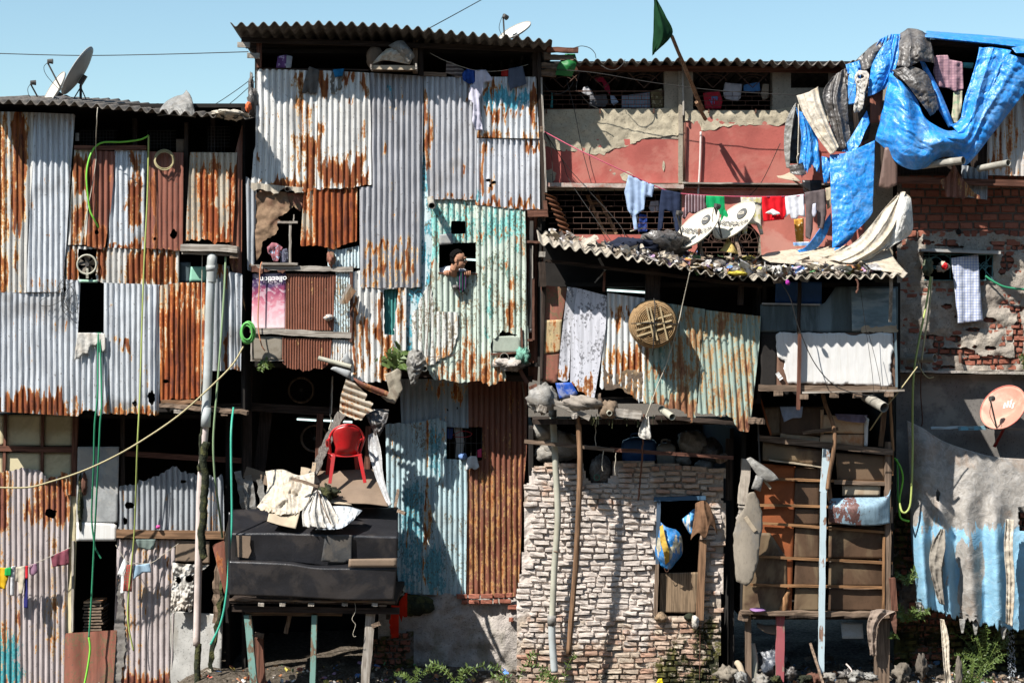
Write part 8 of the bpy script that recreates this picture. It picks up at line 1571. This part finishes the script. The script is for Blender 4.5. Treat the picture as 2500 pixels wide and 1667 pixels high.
tp('black tarp strip falling diagonally inside the swag',[[(2176,172,-.5),(2200,166,-.6),(2222,160,-.56)],[(2208,200,-.62),(2236,196,-.7),(2262,180,-.6)],[(2238,238,-.66),(2262,236,-.72),(2282,226,-.6)],[(2272,282,-.62),(2282,276,-.66),(2292,264,-.6)]],M['blackt'],nu=40,nv=60,crk=.07,tearp=4)
tp('black tarp folded over the upper left of the hut',[[(2118,120,-.16),(2140,104,-.2),(2160,98,-.2)],[(2104,148,-.24),(2126,136,-.32),(2150,122,-.26)],[(2106,172,-.26),(2120,168,-.34),(2134,156,-.28)]],M['blackt'],nu=34,nv=30,crk=.06)
tp('long black tarp hanging left of the frayed white strip',[[(2034,188,-.2),(2050,176,-.24),(2066,166,-.22)],[(2010,230,-.3),(2036,236,-.36),(2068,230,-.3)],[(2026,300,-.34),(2050,300,-.42),(2072,296,-.34)],[(2044,362,-.4),(2060,364,-.46),(2078,350,-.4)]],M['blackt'],nu=50,nv=70,crk=.05,fold=(.03,3),tearp=5)
tp('frayed white plastic strip with a torn hole on the upper left of the hut',[[(2096,172,-.38),(2116,174,-.4)],[(2086,190,-.4),(2122,186,-.44)],[(2092,220,-.4),(2114,218,-.44)],[(2084,262,-.4),(2106,264,-.44)],[(2086,274,-.4),(2096,272,-.4)]],M['whitet'],nu=24,nv=50,crk=.07,bs=.08,tearp=5,holes=[blob(2102,188,7,5,seed=3)])
tp('long off white canvas strip crossing the left of the hut',[[(1945,234,-.34),(1972,226,-.38),(1998,212,-.36)],[(1962,280,-.42),(1984,270,-.48),(2006,250,-.44)],[(1992,330,-.5),(2012,322,-.56),(2024,300,-.5)],[(2028,378,-.56),(2038,372,-.6),(2048,358,-.56)]],M['creamt'],nu=40,nv=60,crk=.03,fold=(.02,3))
tp('grey brown canvas hanging at the far left edge of the hut',[[(1938,258,-.14),(1944,250,-.14)],[(1918,300,-.16),(1936,300,-.18)],[(1914,360,-.16),(1930,356,-.2)],[(1920,410,-.16),(1928,412,-.18)]],M['greyt'],nu=16,nv=50,crk=.04)
tp('black plastic bunch at the foot of the far left blue tarp',[[(1926,404,-.3),(1950,400,-.34),(1960,396,-.3)],[(1930,425,-.3),(1950,428,-.36),(1968,426,-.3)]],M['blackt'],nu=20,nv=16,crk=.06)
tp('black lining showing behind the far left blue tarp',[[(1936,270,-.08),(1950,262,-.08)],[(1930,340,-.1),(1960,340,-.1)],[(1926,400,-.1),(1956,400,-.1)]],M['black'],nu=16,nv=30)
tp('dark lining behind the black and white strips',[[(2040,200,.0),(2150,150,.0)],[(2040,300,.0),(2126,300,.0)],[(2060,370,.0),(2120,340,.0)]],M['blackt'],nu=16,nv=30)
tp('big cream canvas sweeping down onto the rubbish roof',[[(2190,478,-.5),(2206,468,-.5),(2222,484,-.46)],[(2152,520,-.6),(2180,520,-.7),(2218,520,-.55)],[(2120,560,-.75),(2155,570,-.85),(2200,572,-.6)],[(2075,600,-.95),(2120,610,-1.1),(2172,600,-.75)],[(2010,628,-1.1),(2070,642,-1.3),(2130,630,-1.0)]],M['creamt'],nu=80,nv=80,fold=(.05,3),crk=.02,group='canvas sheets over the right of the rubbish roof')
tp('white canvas corner billowing over the brick wall',[[(2200,470,-.5),(2212,476,-.5),(2224,486,-.5)],[(2190,500,-.7),(2212,510,-.75),(2228,530,-.6)],[(2180,540,-.7),(2206,548,-.75),(2228,560,-.6)],[(2166,590,-.7),(2184,590,-.75),(2214,580,-.6)],[(2160,612,-.8),(2170,606,-.82),(2186,594,-.8)]],tarp('white_canvas',(.70,.68,.63),dirt=(.5,.42,.3),da=.5,rough=.8,spec=.2),nu=50,nv=60,crk=.045,group='canvas sheets over the right of the rubbish roof')
tp('beige canvas spread flat on the right of the rubbish roof',[[(1872,618,-.5),(1960,606,-.35),(2080,600,-.4),(2170,610,-.5)],[(1860,628,-.9),(1960,632,-.95),(2070,640,-1.1),(2190,640,-1.0)],[(1880,640,-1.2),(1980,648,-1.3),(2090,656,-1.45),(2216,668,-1.5)]],tarp('beige_canvas',(.48,.41,.31),dirt=(.33,.26,.19),da=.7,rough=.85,spec=.1),nu=80,nv=40,crk=.06,bs=.05,group='canvas sheets over the right of the rubbish roof')
cloth('plaid_cloth','pinkish plaid cloth hanging in the dark opening of the hut','cloth',[(2284,136),(2314,135),(2318,146),(2350,152),(2352,218),(2330,224),(2316,216),(2290,212),(2278,175)],DK-.12,fabric('pink_plaid',(.40,.24,.27),'check',(.22,.13,.17)),fold=(.025,20,.5),crk=.03)
cloth('cloth','cream printed cloth hanging below the pinkish plaid one','cloth',[(2328,224),(2350,222),(2348,258),(2340,300),(2320,302),(2326,262)],DK-.10,fabric('cream_print',(.48,.45,.33),'spot',(.3,.4,.25)),fold=(.02,10,.6),crk=.03)
board(None,[(2352,153),(2378,154),(2374,168),(2352,166)],DK+.0,simple('teal_board',(.08,.32,.30),.2,.6),name='board',label='small teal board in the dark opening of the hut',cat='board')
hose('cord','knotted white cord hanging at the left of the hut',[(1949,255,-.3),(1950,300,-.4),(1948,372,-.4),(1950,376,-.42),(1946,384,-.4),(1948,400,-.38)],.007,M['rope'],cat='cord'); hose('cord','thin wire running down beside the black tarp',[(2095,180,-.5),(2070,250,-.55),(2056,310,-.55),(2042,350,-.55)],.003,M['cable'],cat='wire')
loft('tin_roof_piece',[[(1896,430,-.3),(1912,428,-.35),(1930,420,-.3)],[(1900,434,-.5),(1930,440,-.55),(1956,444,-.5)]],M['cardl'],nu=16,nv=8,solid=.006,label='pale tin piece jutting out left of the hut',cat='metal scrap')
board(None,[(1958,440),(2006,440),(2006,466),(1990,474),(1962,470)],-.1,M['black'],name='black_bucket',label='black plastic box under the far left blue tarp',cat='box'); bar('stick',(1935,438,-.5),(1980,470,-.3),.02,.02,M['wood'],label='thin stick slanting to the pink washing line',cat='stick')

tp('dark crumpled tarp underneath the blue panels of the hut',[[(2070,168,-.1),(2130,112,-.15),(2200,84,-.1)],[(2050,220,-.12),(2110,200,-.2),(2190,170,-.15)],[(2040,290,-.12),(2076,280,-.2),(2110,270,-.12)],[(2040,370,-.12),(2070,370,-.2),(2096,350,-.12)]],M['blackt'],crk=.08)
tp('bright blue tarp strip beside the long black one',[[(2074,162,-.3),(2096,156,-.34)],[(2070,210,-.32),(2090,208,-.38)],[(2072,256,-.32),(2090,254,-.36)]],nu=20,nv=30)
tp('crumpled blue tarp between the frayed white strip and the hood',[[(2128,160,-.32),(2150,120,-.34),(2172,96,-.3)],[(2122,200,-.36),(2146,180,-.42),(2176,150,-.38)],[(2118,236,-.36),(2136,230,-.4),(2160,216,-.36)]],crk=.05)
